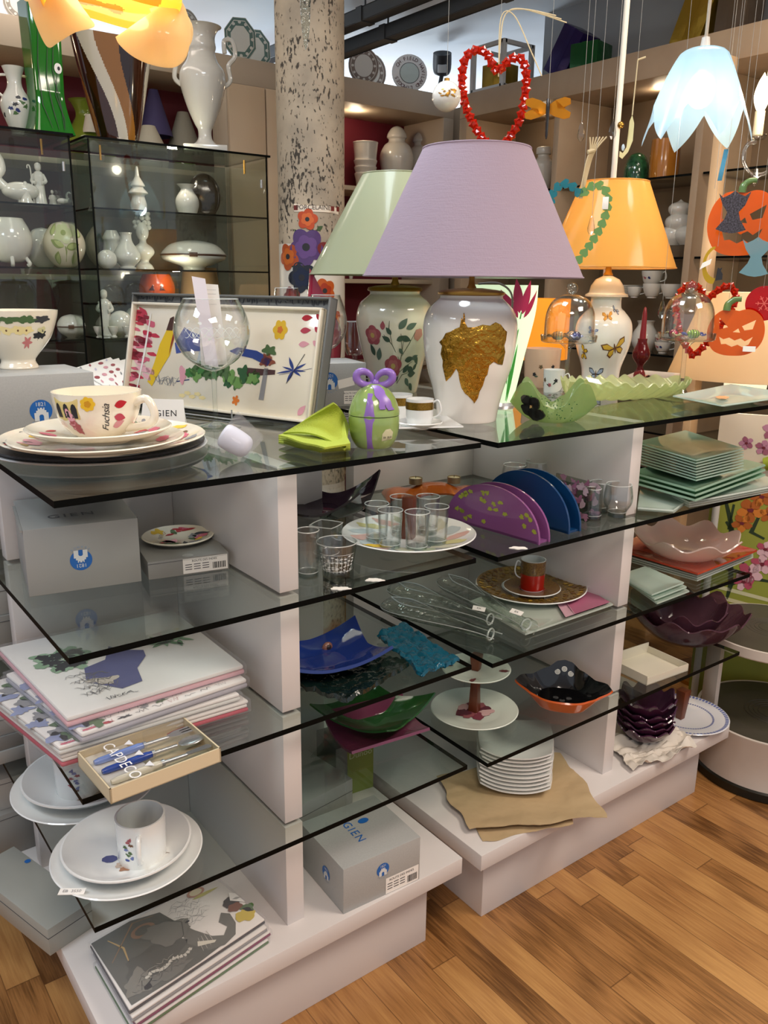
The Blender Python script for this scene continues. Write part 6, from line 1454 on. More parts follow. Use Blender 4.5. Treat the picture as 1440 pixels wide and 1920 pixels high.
# ================================================================ glass cabinets at the back
CG_ = G('f6faf7', 'c0ccc6', name='cabinet_glass'); CAB_Y = 2.05; CAB_D = .36
def cabinet(label, x0, x1):
    t = thing('glass_cabinet', label, 'glass cabinet', (x0, CAB_Y, 0)); w_ = x1-x0
    b = B(); b.box((0, 0, 0), (w_, CAB_D, .5), BEIGE, .003); b.build('base_cupboard', t)
    b = B(); glass_slab(b, (-.01, -.012, 1.855), (w_+.01, CAB_D, 1.863), CG_); b.build('glass_top', t)
    for z in (1.63, 1.42, 1.17, .9):
        b = B(); glass_slab(b, (.004, .004, z-.006), (w_-.004, CAB_D-.01, z), CG_); b.build('glass_shelf', t)
    b = B(); b.box((.01, CAB_D-.012, .5), (w_-.01, CAB_D-.008, 1.85), CG('8e9288', .38 if x0 > 0 else .16, 'e6ebe6', rough=.15)); b.build('back_pane', t)
    for lo, hi in (((0, 0, .5), (.006, CAB_D, 1.855)), ((w_-.006, 0, .5), (w_, CAB_D, 1.855))):
        b = B(); b.box(lo, hi, CG_); b.box((lo[0], -.0015, .5), (hi[0], .0, 1.855), EDGE); b.build('side_pane', t)
    b = B(); b.box((.008, -.004, .5), (w_-.008, -.001, 1.85), G('fbfdfc', 'c4cdc8', ior=1.45, name='pane')); o = b.build('glass_door', t)
    for z in (.62, 1.74): b = B(); b.tube([(w_-.03, -.006, z), (w_-.03, -.006, z+.03)], .005, CHROME, 8); b.build('hinge', o)
    for x in (.05, w_-.09):
        b = B(); b.tube([(x, .02, 1.84), (x, .02, 1.79)], .004, BRASS, 8); b.build('shelf_pin', t)
cabinet('left glass cabinet holding porcelain figures and egg vases', -.55, .705)
cabinet('right glass cabinet beside the stone pillar holding white porcelain', .765, 1.475)
PW = M('d9d5cb', .15, coat=.5); PW2 = M('cfccc6', .15, coat=.4); ZC = (1.863, 1.63, 1.42, 1.17, .9)
def at_z(px, py, z, y): p = Yp(px, py, y); return V((p.x, y, z)), dep(p)/F
def pot(name, label, cat, px, top, bot, z, y, prof, m=PW, parts=None, group=None, deco=None, th=.004):
    """turned piece given its photo extent; prof radii and heights relative to pixel height 100"""
    p, k = at_z(px, bot, z, y); s = zat(p, top)/100
    b = B(); pr = cr([(r*s, h*s) for r, h in prof], 5); b.lathe(wall_thick(pr, th) if pr[-1][0] > .006 else [(0, 0)]+pr, m, 36)
    if deco: deco(b, pr, s, p)
    if not parts: return tag(b.build(name, loc=p), label, cat, group)
    t = thing(name, label, cat, p, face_ang(p)+PI/2, group); b.build('body', t)
    for nm, fn in parts:
        b = B(); fn(b, s); b.build(nm, t)
    return t
URN = [(11, 0), (15, 0), (15, 2), (7, 8), (6, 16), (9, 22), (15, 36), (20, 54), (19.5, 64), (14, 72), (12, 77), (11.5, 80), (12.5, 84), (12, 92), (15, 98), (18, 100)]
def swan(sd): return lambda b, s: b.tube([(sd*x*s, 0, z*s) for x, z in cr([(17, 52), (24, 58), (23, 70), (29, 78), (27, 90), (20, 90), (20, 80)], 5)], [2*s]*31, PW, 8)
p, k = at_z(388, 276, 1.863, 2.2)
pot('urn', 'large white porcelain urn with swan neck handles on the right cabinet', 'urn', 385, 50, 268, 1.875, 2.16, URN, PW, [('handle', swan(-1)), ('handle', swan(1)), ('square_foot', lambda b, s: b.box((-19*s, -19*s, -.0118), (19*s, 19*s, 2.5*s), PW, .002))])
def fl(b, pr, s, p):
    mp = vase_map(pr, ang=face_ang(p)); r_ = random.Random(2)
    for i in range(9): b.decal(blob(r_.uniform(-.05, .05), (25+r_.uniform(0, 28))*s, .008, .006, i, .5), mp, (NAVY, DKGREY, LEAFG)[i % 3])
pot('vase', 'white handled vase with dark flower sprigs on the left cabinet', 'vase', 35, 126, 240, 1.863, 2.2, [(12, 0), (11, 4), (16, 14), (24, 38), (23, 52), (13, 68), (11, 82), (17, 100)], PW, [('handle', lambda b, s: b.tube([(s*x, -2*s, z*s) for x, z in cr([(-12, 88), (-26, 84), (-26, 64), (-19, 56)], 5)], 2*s, PW, 8)), ('handle', lambda b, s: b.tube([(s*x, -2*s, z*s) for x, z in cr([(12, 88), (26, 84), (26, 64), (19, 56)], 5)], 2*s, M('c9b98a', .3), 8))], deco=fl)
# green square flared vase with white dotted flowers
p, k = at_z(92, 250, 1.863, 2.14); t = thing('vase', 'tall green square vase with white ringed flowers on the left cabinet', 'vase', p, face_ang(p)+PI/2+.35)
b = B(); GV = CG('167018', .93, '40a040'); b.grid(lambda u, v: (lambda a, r: V((r*max(-1, min(1, 1.35*math.cos(a))), r*max(-1, min(1, 1.35*math.sin(a))), v*222*k)))(2*PI*u, (25+20*max(0, .3-v)**1.5*4+4*v)*k), 48, 24, GV, cu=True, thick=.003)
mp = lambda x, y: V((x*k, -(25+20*max(0, .3-y/222)**1.5*4+4*y/222)*k-.004, y*k))
for x, y in ((-12, 190), (14, 178), (2, 158), (16, 112)):
    b.decal(ell(x, y, 7, 9, 14), mp, PAPER); b.decal(ell(x+1, y, 2.5, 3.5, 10), lambda u, v: mp(u, v)+V((0, -.001, 0)), INK)
    b.decal(stroke([(x-2, y-8), (x-8, y*.6), (x-2+x*.3, y*.25), (x*.8+4, 8)], 1.6), mp, M('0c2c10', .4))
b.build('glass', t)
# brown and white swirled vase
p, k = at_z(222, 262, 1.863, 2.2); SW_ = [M('3a1a0c', .08, coat=.8), M('8a5a20', .08, coat=.8), M('c9c0ae', .1, coat=.8), M('241008', .08, coat=.8)]
b = B(); rx = lambda v: (34+40*v**.9)*k
def swm(u, v):
    q = (u*3.2+.16*math.sin(v*4+u*6)+v*.18) % 1; return SW_[0] if q < .26 else SW_[2] if q < .52 else SW_[1] if q < .8 else SW_[3]
b.grid(lambda u, v: V((rx(v)*math.cos(2*PI*u)*(1+.06*v*math.sin(4*PI*u)), rx(v)*.62*math.sin(2*PI*u), v*183*k*(1+.03*math.sin(4*PI*u+1)*v))), 260, 110, SW_[0], cu=True, thick=.004, mfn=swm)
tag(b.build('vase', loc=p, rz=face_ang(p)+PI/2), 'big brown and white swirled glass vase on the cabinet', 'vase')
# --- figures and porcelain inside
def figure(label, px, top, bot, z, y, staff=True, sit=False, group=None):
    p, k = at_z(px, bot, z, y); s = (bot-top)*k/100
    t = thing('figurine', label, 'figurine', p, face_ang(p)+PI/2, group)
    b = B()
    if sit: b.lathe(cr([(0, 0), (28*s, 0), (26*s, 12*s), (18*s, 30*s), (15*s, 55*s), (11*s, 66*s), (5*s, 70*s), (0, 72*s)], 5), PW, 20, fn=lambda p_, a, r, z_: V((p_.x, p_.y*.75-.1*z_, z_)))
    else: b.lathe(cr([(0, 0), (17*s, 0), (16*s, 6*s), (13*s, 30*s), (12*s, 55*s), (14*s, 70*s), (9*s, 80*s), (4*s, 83*s), (0, 84*s)], 5), PW, 20, fn=lambda p_, a, r, z_: V((p_.x*(1+.06*math.sin(5*a)), p_.y*.75*(1+.06*math.sin(5*a)), z_)))
    zh = 82*s if sit else 91*s; b.ball((0, -1*s, zh), 8.5*s, PW, 14, 10, (.9, 1, 1.1)); b.ball((0, 2*s, zh+4*s), 8*s, PW, 12, 8)
    for sg in (-1, 1): b.tube(cr([(sg*10*s, 0, zh-16*s), (sg*16*s, -6*s, zh-32*s), (sg*7*s, -12*s, zh-36*s)], 4), [4*s]*9, PW, 8)
    b.build('body', t)
    if staff:
        b = B(); b.tube(cr([(-15*s, -10*s, 4*s), (-16*s, -10*s, 70*s), (-18*s, -10*s, 92*s), (-23*s, -10*s, 94*s), (-24*s, -10*s, 87*s)], 5), 1.6*s, PW, 8); b.build('crook', t)
    return t
def bird(name, label, px, top, bot, z, y, neck=1, flip=1, m=PW):
    p, k = at_z(px, bot, z, y); s = (bot-top)*k/100; t = thing(name, label, 'figurine', p, face_ang(p)+PI/2)
    b = B(); hb = 26 if neck else 40
    b.ball((0, 0, hb*s), 22*s, m, 18, 10, (1.5, .8, .75)); b.tube([(flip*x*s, 0, zz*s) for x, zz in cr([(-22, hb+2), (-38, hb+20), (-28, 62), (-32, 84), (-44, 92), (-54, 84)], 4)], [9*s]*6+[7*s]*6+[6*s]*6+[5*s, 4*s, 2*s], m, 10); b.lathe([(0, 0), (16*s, 0), (13*s, 4*s), (0, 4*s)], m, 16); b.tube([(0, 0, 3*s), (0, 0, 14*s)], 6*s, m, 8)
    b.build('body', t); return t
bird('goose_figure', 'white porcelain goose with tall neck at the left edge of the cabinet', 40, 276, 376, 1.63, 2.2)
figure('white porcelain kneeling figure between goose and standing shepherd', 50, 330, 376, 1.63, 2.18, False, True)
figure('white porcelain shepherd figure with crooked staff', 76, 300, 376, 1.63, 2.2)
figure('small white porcelain seated figure beside the shepherd', 99, 340, 376, 1.63, 2.26, False, True); bird('bird_figure', 'small white porcelain bird right of the shepherd', 117, 350, 379, 1.63, 2.16, 0, -1)
pot('pagoda_jar', 'white pagoda shaped porcelain jar behind the glass', 'jar', 261, 312, 396, 1.63, 2.25, [(16, 0), (18, 20), (14, 38), (22, 44), (12, 56), (16, 60), (8, 74), (5, 80), (3, 98), (0, 100)])
pot('vase', 'small white narrow necked vase before the dark oval plate', 'vase', 352, 346, 398, 1.63, 2.16, [(30, 0), (40, 30), (38, 55), (22, 80), (22, 88), (34, 100)])
p, k = at_z(384, 398, 1.63, 2.3); t = thing('oval_plate', 'dark brown oval dish standing on edge in the right cabinet', 'plate', p, face_ang(p)+PI/2)
b = B(); b.ball((0, 0, 40*k), 40*k, M('2c241a', .12, coat=.6), 32, 16, (.75, .14, 1)); b.build('dish', t); b = B(); b.box((-12*k, -6*k, 0), (12*k, 10*k, 6*k), INK, .002); b.build('stand', t)
EGGP = [(12, 0), (24, 6), (38, 24), (44, 45), (41, 65), (30, 82), (20, 92)]
pot('egg_vase', 'white cracked egg vase on little feet at the cabinet left edge', 'vase', 22, 405, 499, 1.42, 2.17, [(12, 8), (26, 12), (40, 30), (45, 52), (41, 74), (32, 92), (30, 96)], PW, [('foot', lambda b, s, a=a: b.tube(cr([(30*math.cos(a)*s, 30*math.sin(a)*s, 20*s), (38*math.cos(a)*s, 38*math.sin(a)*s, 8*s), (34*math.cos(a)*s, 34*math.sin(a)*s, 3*s)], 4), 4*s, PW, 8)) for a in (-2.6, -1.5, -.4, 1.5)])
def gf(b, pr, s, p):
    mp = vase_map(pr, ang=face_ang(p), eps=.0015); mm = M('8f9a5c', .3); m3 = M('c4c79a', .3)
    b.decal(flower(0, 72*s, 24*s, 5, .3), mp, m3); b.decal(ell(0, 72*s, 6*s), mp2(mp), mm)
    for x, y, a in ((4, 40, .3), (-2, 42, 2.6), (-26, 66, 1.8), (26, 64, .6), (-24, 6, 1.2), (26, 6, 1.7)): b.decal(leaf(x*s, y*s, 30*s, 16*s, a), mp, mm); b.decal(leaf((x+2)*s, (y+1)*s, 24*s, 10*s, a), mp2(mp), M('b4bb7c', .3))
    b.decal(stroke([(2*s, 12*s), (4*s, 34*s), (2*s, 44*s)], 3*s), mp, mm)
pot('egg_jar', 'cream egg jar with green raised flower and leaves', 'jar', 124, 412, 502, 1.42, 2.16, EGGP+[(0, 97)], M('d9cdb4', .2, coat=.4), deco=gf)
pot('egg_vase', 'plain white egg behind the green flowered egg jar', 'vase', 84, 424, 492, 1.42, 2.28, EGGP+[(0, 97)], PW2)
pot('pomander', 'white porcelain ball with small hole', 'ornament', 202, 468, 504, 1.42, 2.16, [(20, 0), (44, 20), (52, 48), (44, 78), (20, 97), (0, 100)])
pot('vase', 'white pear shaped vase beside the porcelain ball', 'vase', 240, 436, 506, 1.42, 2.2, [(22, 0), (24, 5), (20, 9), (36, 28), (34, 48), (18, 74), (15, 92), (18, 100)])
pot('vase', 'white tall vase behind the pear shaped one', 'vase', 213, 432, 498, 1.42, 2.32, [(18, 0), (26, 30), (22, 66), (24, 80), (14, 100)], PW2)
p, k = at_z(271, 505, 1.42, 2.25); t = thing('bust', 'white porcelain bust of a head with curls', 'bust', p, face_ang(p)+PI/2); b = B(); s = k
b.lathe(cr([(0, 0), (17*s, 0), (15*s, 8*s), (9*s, 16*s), (20*s, 30*s), (17*s, 40*s), (7*s, 48*s), (7*s, 56*s)], 4), PW, 20); b.ball((0, -2*s, 68*s), 14*s, PW, 18, 12, (.85, 1, 1.2)); b.tube([(0, -16*s, 70*s), (0, -19*s, 64*s), (0, -15*s, 62*s)], [1.5*s, 2.6*s, 1.5*s], PW, 6)
for i in range(16): b.ball((12*s*math.cos(i*2.4), 4*s+10*s*math.sin(i*2.4)*.6, (76+8*(i % 3))*s), 5*s, PW, 8, 6)
b.build('head', t)
TUR = [(30, 0), (34, 4), (40, 14), (92, 34), (100, 50)]
def lidf(b, s): b.lathe(cr([(100*s, 52*s), (98*s, 60*s), (80*s, 84*s), (40*s, 98*s), (0, 102*s)], 4), PW, 40)
def band(b, s): b.lathe([(101*s, 48*s), (103*s, 50*s), (101*s, 54*s)], M('4a2c20', .4), 40); b.box((-14*s, -106*s, 44*s), (14*s, -98*s, 58*s), M('5a3a26', .4), .002)
pot('box', 'large white domed porcelain box with brown metal band', 'porcelain box', 364, 451, 503, 1.42, 2.22, [(r*1.1, h) for r, h in TUR], PW, [('lid', lambda b, s: b.lathe(cr([(110*s, 52*s), (106*s, 62*s), (80*s, 86*s), (40*s, 98*s), (0, 102*s)], 4), PW, 40)), ('clasp_band', lambda b, s: (b.lathe([(111*s, 48*s), (113*s, 50*s), (111*s, 54*s)], M('4a2c20', .4), 40), b.box((-14*s, -116*s, 44*s), (14*s, -108*s, 58*s), M('5a3a26', .4), .002))[0])])
pot('egg_box', 'white egg shaped porcelain box with brown hinge band near the bowl', 'porcelain box', 136, 589, 640, 1.17, 2.17, [(20, 0), (24, 3), (50, 22), (60, 46)], PW, [('lid', lambda b, s: b.lathe(cr([(60*s, 48*s), (56*s, 66*s), (36*s, 90*s), (0, 100*s)], 4), PW, 36)), ('clasp_band', lambda b, s: (b.lathe([(61*s, 45*s), (62.5*s, 47*s), (61*s, 50*s)], M('4a2c20', .4), 36), b.box((-12*s, -66*s, 40*s), (12*s, -60*s, 56*s), M('5a3a26', .4), .002))[0])])
figure('white porcelain gnome with pointed hat in the right cabinet', 200, 546, 628, 1.17, 2.2, False)
pot('shell_ornament', 'white porcelain snail shell ornament beside the gnome', 'ornament', 228, 582, 630, 1.17, 2.18, [(20, 0), (40, 18), (48, 48), (38, 80), (18, 96), (0, 100)])
pot('lidded_jar', 'small white lidded jar with knob in the right cabinet', 'jar', 257, 561, 606, 1.17, 2.3, [(20, 0), (30, 30), (30, 52), (34, 56), (22, 72), (6, 80), (8, 92), (0, 100)])
bird('swan_figure', 'small white porcelain swan near the lidded jar', 284, 574, 606, 1.17, 2.28, 1, 1)
for i, px in enumerate((187, 214, 240)): pot('egg_cup', ('leftmost', 'middle', 'rightmost')[i]+' of three tiny white egg cups on the right cabinet shelf', 'egg cup', px, 612, 634, 1.17, 2.1, [(28, 0), (30, 10), (20, 20), (40, 60), (50, 100)], th=.002)
def jack(b, pr, s, p):
    mp = vase_map(pr, ang=face_ang(p), eps=.001)
    for pts in ([(-30, 40), (-14, 60), (-8, 40)], [(8, 40), (14, 60), (30, 40)], [(-34, 26), (-16, 14), (0, 20), (16, 14), (34, 26), (16, 22), (0, 30), (-16, 22)]): b.decal([(x*s, y*s) for x, y in pts], mp, M('4a1208', .4))
pot('pumpkin_bowl', 'orange jack o lantern bowl in the right cabinet', 'bowl', 296, 512, 568, 1.295, 2.3, [(36, 0), (60, 24), (64, 52), (56, 80), (48, 96)], M('b5481a', .2, coat=.4), deco=jack)
b = B(); glass_slab(b, (.775, 2.2, 1.287), (1.46, 2.4, 1.295), CG_); tag(b.build('half_shelf'), 'narrow glass half shelf under the orange pumpkin bowl', 'glass shelf')
pot('lampshade', 'small tan lampshade at the back of the right cabinet', 'lampshade', 376, 502, 548, 1.295, 2.32, [(64, 0), (50, 100)], M('b08e62', .7))
# --- on the back wall shelf above the cabinets and below
YB = 2.8; ZB = 1.86
pot('vase', 'white round bellied vase on the back shelf seen through the left cabinet', 'vase', 48, 506, 562, 1.40, 2.72, [(34, 0), (48, 30), (54, 55), (44, 84), (36, 90), (40, 100)], PW2)
pot('planter', 'white low planter with leaf rim behind the flowered bowl', 'planter', 24, 572, 592, 1.35, 2.4, [(80, 0), (100, 60), (120, 100)], PW2) if 0 else None
pot('vase', 'lime green glass vase on the back shelf behind the swirled vase', 'vase', 164, 172, 262, ZB, YB, [(34, 0), (40, 14), (36, 36), (20, 56), (14, 70), (20, 84), (24, 88)], M('7a8c2e', .15, coat=.5))
def cone_lamp(label, px, top, mid, bot, r0, r1, m, mb, y=2.78):
    p, k = at_z(px, bot, ZB, y); t = thing('small_lamp', label, 'lamp', p); H = (bot-top)*k; h = (bot-mid)*k
    b = B(); b.lathe(cr([(0, 0), (16*k, 0), (22*k, h*.3), (12*k, h*.8), (4*k, h*.95), (3*k, h*1.3), (0, h*1.3)], 4), mb, 24); b.build('base', t)
    b = B(); b.lathe([(r0*k, h), (r1*k, H)], m, 32); b.lathe([(r1*k-.001, H), (r0*k-.001, h)], m, 32); b.build('lamp_shade', t)
cone_lamp('small lamp with violet cone shade right of the swirled vase', 292, 112, 192, 252, 32, 8, M('4a4270', .7), PW)
cone_lamp('small lamp with pale cone shade half behind the swirled vase', 280, 190, 236, 264, 34, 12, M('cfc6b2', .7), PW, 2.72)
cone_lamp('small lamp with grey cone shade and green ball base behind the urn', 345, 158, 222, 264, 32, 10, M('a9a698', .7), M('4f6e24', .15, coat=.5))
cone_lamp('tiny lamp with white cone shade left of the swirled vase', 172, 178, 210, 262, 16, 8, M('d4cdbf', .7), PW, 2.72)
BR_ = M('4a2410', .12, coat=.8, noise_=(9, '8a4a1c', .2))
pot('vase', 'tall bronze brown vase right beside the stone pillar', 'vase', 620, 218, 343, ZB, YB, [(10, 0), (14, 20), (17, 55), (14, 85), (8, 100)], BR_)
pot('planter', 'white ribbed tapering planter on the burgundy shelf', 'planter', 685, 268, 346, ZB, YB, [(20, 0), (22, 20), (25, 34), (23, 38), (26, 48), (24, 52), (27, 62), (25, 66), (28, 98), (29, 100)])
GJ = [(15, 0), (19, 12), (26, 40), (27, 56), (21, 70), (14, 76), (13.5, 80), (16, 83), (14, 90), (8, 97), (0, 100)]
pot('ginger_jar', 'white ginger jar in the middle of the burgundy shelf', 'jar', 743, 236, 344, ZB, YB, GJ); pot('ginger_jar', 'white ginger jar nearest the room corner', 'jar', 790, 244, 344, ZB, YB+.02, GJ)
pot('bowl', 'white ribbed bowl low on the shelf beside the stone pillar', 'bowl', 632, 376, 462, 1.66, YB, [(20, 0), (26, 30), (24, 34), (28, 60), (26, 64), (32, 100)]) if 0 else None
pot('planter', 'white round planter on a saucer below the pale green shade', 'planter', 658, 516, 566, 1.40, 2.74, [(40, 0), (62, 4), (44, 8), (52, 40), (56, 70), (52, 100)])
pot('bowl', 'green oval bowl low behind the gold leaf lamp', 'bowl', 842, 522, 558, 1.40, 2.7, [(40, 0), (90, 40), (120, 100)], M('2f5a48', .2, coat=.4))
# --- plates on top of the cornice
def octplate(label, px, py, r, y, tilt, m1, m2_, n=8, txt=None, sx=.75):
    p = Yp(px, py, y); k = mpp(p); t = thing('display_plate', label, 'plate', V((p.x, y, 2.345)), face_ang(p)+PI/2+tilt, None); R = r*k; z0 = R+.004
    ol = [(R*sx*math.cos(2*PI*(i+.5)/n), R*math.sin(2*PI*(i+.5)/n)) for i in range(n)]
    b = B(); mp = lambda x, y_, z=0: V((x, .25*y_-z, z0+y_)); b.prism(ol, .008, m1, lambda x, y_, z: V((x, .25*y_+z, z0+y_)))
    ms = lambda d: (lambda x, y_: V((x, .25*y_-d, z0+y_)))
    if txt:
        b.decal([(x*.98, y_*.98) for x, y_ in ol], ms(.001), m1); b.decal([(x*.56, y_*.56) for x, y_ in ol], ms(.0016), INK); b.decal([(x*.53, y_*.53) for x, y_ in ol], ms(.0022), M('c9d2cc', .3))
        for i, ch in enumerate(txt):
            a = PI*.83-i*2*PI/(len(txt)+1); b.text(ch, ms(.003), R*.27, M('5a1c22', .4), at=(R*sx*.77*math.cos(a), R*.77*math.sin(a)), rot=a-PI/2)
    else:
        for s_, mm, d in ((.97, m2_, .001), (.86, m1, .0016), (.82, m2_, .0022), (.6, m1, .0028)): b.decal([(x*s_, y_*s_) for x, y_ in ol], ms(d), mm)
        for i in range(12): a = 2*PI*i/12; b.decal(ell(R*sx*.72*math.cos(a), R*.72*math.sin(a), R*.07), ms(.0034), m1)
    b.build('plate', t); b = B(); b.box((-R*.4, -.03, 0), (R*.4, .05, .012), CLEAR2 if 0 else DKGREY, .002); b.build('stand', t)
TEALP = M('5c7468', .35)
octplate('octagonal green bordered plate on the cornice, nearer the urn', 450, 58, 42, 2.72, .1, M('d9d2c4', .3), TEALP); octplate('octagonal green bordered plate on the cornice against the stone pillar', 478, 66, 40, 2.84, .1, M('d9d2c4', .3), TEALP)
octplate('round white plate with brown dashes on the cornice, front one', 682, 116, 34, 2.72, .1, M('e2dcd4', .3), M('8c7a70', .4), 28, sx=.85); octplate('round white plate with brown dashes on the cornice, behind', 694, 108, 36, 2.85, .1, M('d9d3ca', .3), M('8c7a70', .4), 28, sx=.85)
octplate('oval white plate lettered in dark red on the cornice', 768, 128, 34, 2.70, .1, M('ece6e2', .3), None, 32, 'CH.FIELD HAVILAND LIMOGES  ', .98)
octplate('pale plate on the cornice at the left edge of the shelving', 38, -12, 34, 2.7, 0, M('d9d3ca', .3), M('8c857a', .4), 24, sx=.95); octplate('tall pale speckled plate on the cornice behind the yellow flower lamp', 352, 20, 40, 2.72, .3, M('d9d3ca', .3), M('9c9488', .4), 28, sx=.6)
p = Yp(828, 155, 2.72); t = thing('spotlight', 'black clamp spotlight on the cornice beside the lettered plate', 'spotlight', V((p.x, 2.72, 2.345)), face_ang(p)+PI/2); k = mpp(p)
b = B(); b.tube([(0, 0, 0), (-4*k, 0, 20*k), (0, 0, 44*k)], 4*k, INK, 8); b.box((-10*k, -10*k, 0), (10*k, 10*k, 4*k), INK, .002); b.build('arm', t); b = B(); b.lathe(cr([(0, 0), (12*k, 0), (17*k, 10*k), (17*k, 34*k), (15*k, 36*k), (0, 30*k)], 3), INK, 24, (0, 0, -14*k)); b.box((-8*k, -18*k, -6*k), (8*k, 6*k, 8*k), M('b9bcc0', .4), .003); o = b.build('head', t, (0, 0, 58*k)); o.rotation_euler = (.5, 0, 0)
# --- gift boxes on the wooden band, right wall
def gift(label, px, py, sx, sy, sz, m, rot, x=2.82, z=2.25, group=None):
    p = Xp(px, py, x); b = B(); b.box((-sx/2, -sy/2, 0), (sx/2, sy/2, sz), m, .003); b.box((-sx/2-.001, -.01, -.001), (sx/2+.001, .01, sz+.001), m)
    o = b.build('wrapped_box', loc=(x, p.y, z), rot=rot); tag(o, label, 'gift box', group); bpy.context.view_layer.update()
    o.location.z += z-min((o.matrix_world @ v.co).z for v in o.data.vertices); return o
FG = M('a3822a', .3, metal=.7, bump=(12, .8)); gift('purple foil wrapped box leaning on the wooden band', 1050, 165, .13, .12, .2, M('2c1c5a', .25, metal=.4, bump=(20, .3)), (0.55, 0, .1)); gift('green foil wrapped cube beside the purple box', 1104, 165, .13, .13, .13, M('1c5a2c', .25, metal=.4, bump=(20, .3)), (0, 0, .2)); gift('tall gold foil wrapped box leaning above the blue pendant', 1290, 130, .13, .12, .34, FG, (0.35, 0, .1)); gift('gold foil cube inside the white frame box', 935, 205, .12, .12, .12, FG, (0, 0, .1), 2.74)
gift('crumpled brown foil bundle beside the pendant cord', 1376, 110, .12, .12, .36, M('6a5a4a', .35, metal=.5, bump=(9, 1.)), (0.05, 0, 0))
p = Xp(932, 208, 2.72); t = thing('cube_stand', 'white open cube stand around the gold foil cube', 'stand', (2.74, p.y, 2.25)); b = B(); FRW = M('c4c8cc', .5)
for x in (-.09, .09):
    for y in (-.1, .1): b.box((x-.01, y-.01, 0), (x+.01, y+.01, .2), FRW)
for z in (.006, .19):
    for x in (-.09, .09): b.box((x-.01, -.1, z-.006), (x+.01, .1, z+.01), FRW)
    for y in (-.1, .1): b.box((-.09, y-.01, z-.006), (.09, y+.01, z+.01), FRW)
b.build('frame', t)
# --- porcelain on the right wall shelves
def wpot(name, label, cat, px, top, bot, z, x, prof, m=PW, **kw):
    p = Xp(px, bot, x); s = zat(p, top)/100; b = B(); pr = cr([(r*s, h*s) for r, h in prof], 5); b.lathe(wall_thick(pr, .003) if pr[-1][0] > .006 else [(0, 0)]+pr, m, 32)
    return tag(b.build(name, loc=(x, p.y, z)), label, cat, kw.get('group'))
wpot('ginger_jar', 'white ginger jar on the wooden shelf below the dragonfly', 'jar', 1016, 262, 350, 1.79, 2.78, [(15, 0), (18, 10), (25, 50), (24, 66), (14, 78), (14, 84), (17, 85), (17, 97), (12, 100), (0, 100)])
wpot('vase', 'dark green speckled egg vase on the top wooden shelf', 'vase', 1192, 276, 336, 1.79, 2.78, [(40, 0), (42, 30), (38, 64), (24, 90), (0, 100)], M('10301e', .1, coat=.6, noise_=(60, '2f6a44', .25)))
wpot('vase', 'amber orange glass block vase on the top wooden shelf', 'vase', 1243, 256, 334, 1.79, 2.78, [(36, 0), (38, 40), (36, 100)], M('a3621a', .15, coat=.5, noise_=(10, 'c07f30', .3)))
for i, (px, t0, b0, z, lab) in enumerate(((1276, 350, 384, 1.648, 'topmost of the spotted tureens on the wooden shelf'), (1274, 378, 420, 1.59, 'middle spotted tureen on the wooden shelf'), (1262, 412, 456, 1.54, 'left lowest white tureen on the wooden shelf'), (1292, 412, 456, 1.54, 'right lowest white tureen on the wooden shelf'))):
    def sp2(b, pr): pass
    wpot('tureen', lab, 'tureen', px, t0, b0, z, 2.78, [(40, 0), (64, 30), (66, 56), (50, 74), (20, 86), (10, 92), (0, 100)] if i != 2 else [(40, 0), (60, 30), (60, 60), (40, 80), (0, 100)], group='tureens on the wooden shelf')
sh = [('plate_stack', 'stack of white plates on the wooden shelf under the orange shade', 1168, 536, 556, 1.333, [(90, 0), (160, 10), (150, 20), (165, 30), (150, 40), (165, 50), (150, 60), (165, 70), (150, 80), (165, 100)])]
for i in range(6):
    p = Xp(1170, 556, 2.78); k = mpp(p); tag(plate('plate', 34*k, PW, .01, .6, loc=(2.78, p.y, 1.333+i*.0075), seg=32), ('lowest', 'second', 'third', 'fourth', 'fifth', 'topmost')[i]+' white plate of the stack on the wooden shelf', 'plate', 'plates on the wooden shelf')
def wcup(label, px, bot, z, r=17, h=24, grp='white cups on the wooden shelves', pat=0):
    p = Xp(px, bot, 2.74); k = mpp(p); R, H = r*k, h*k
    return cup('cup', label, R, H, PW, V((2.74, p.y, z)), face_ang(p)+1.2, (lambda b, pr: [b.decal(blob(u*R, H*.55, .006, .005, i, .5), vase_map(pr, ang=-2.2), (NAVY, BROWN, ROSE)[i % 3]) for i, u in enumerate((-.8, -.3, .2, .7))]) if pat else None, .002, out=.016, hr=.0025, group=grp)
wcup('white cup standing on the lower cup of the wooden shelf, upper one', 1222, 530, 1.333+.046, 20, 28, pat=1); wcup('white cup under the upper cup beside the plate stack', 1222, 556, 1.333, 18, 26)
wcup('white sugar bowl cup left of the plate stack', 1190, 546, 1.333, 14, 20); wcup('white cup right of the stacked cups, next to the wooden upright', 1258, 556, 1.333, 20, 26); wcup('patterned cup upper of two beside the red candle', 1240, 664, 1.115+.034, 15, 18, pat=1); wcup('patterned cup lower of two beside the red candle', 1240, 684, 1.115, 16, 20, pat=1)
p = Xp(1205, 676, 2.78); k = mpp(p); cup('pitcher', 'white pitcher with big handle behind the red candle', 22*k, 54*k, PW, V((2.78, p.y, 1.115)), 1.0, None, .003, prof=cr([(16*k, 0), (24*k, 16*k), (22*k, 32*k), (14*k, 46*k), (17*k, 54*k)], 5), out=.03, hr=.004, cat='pitcher')
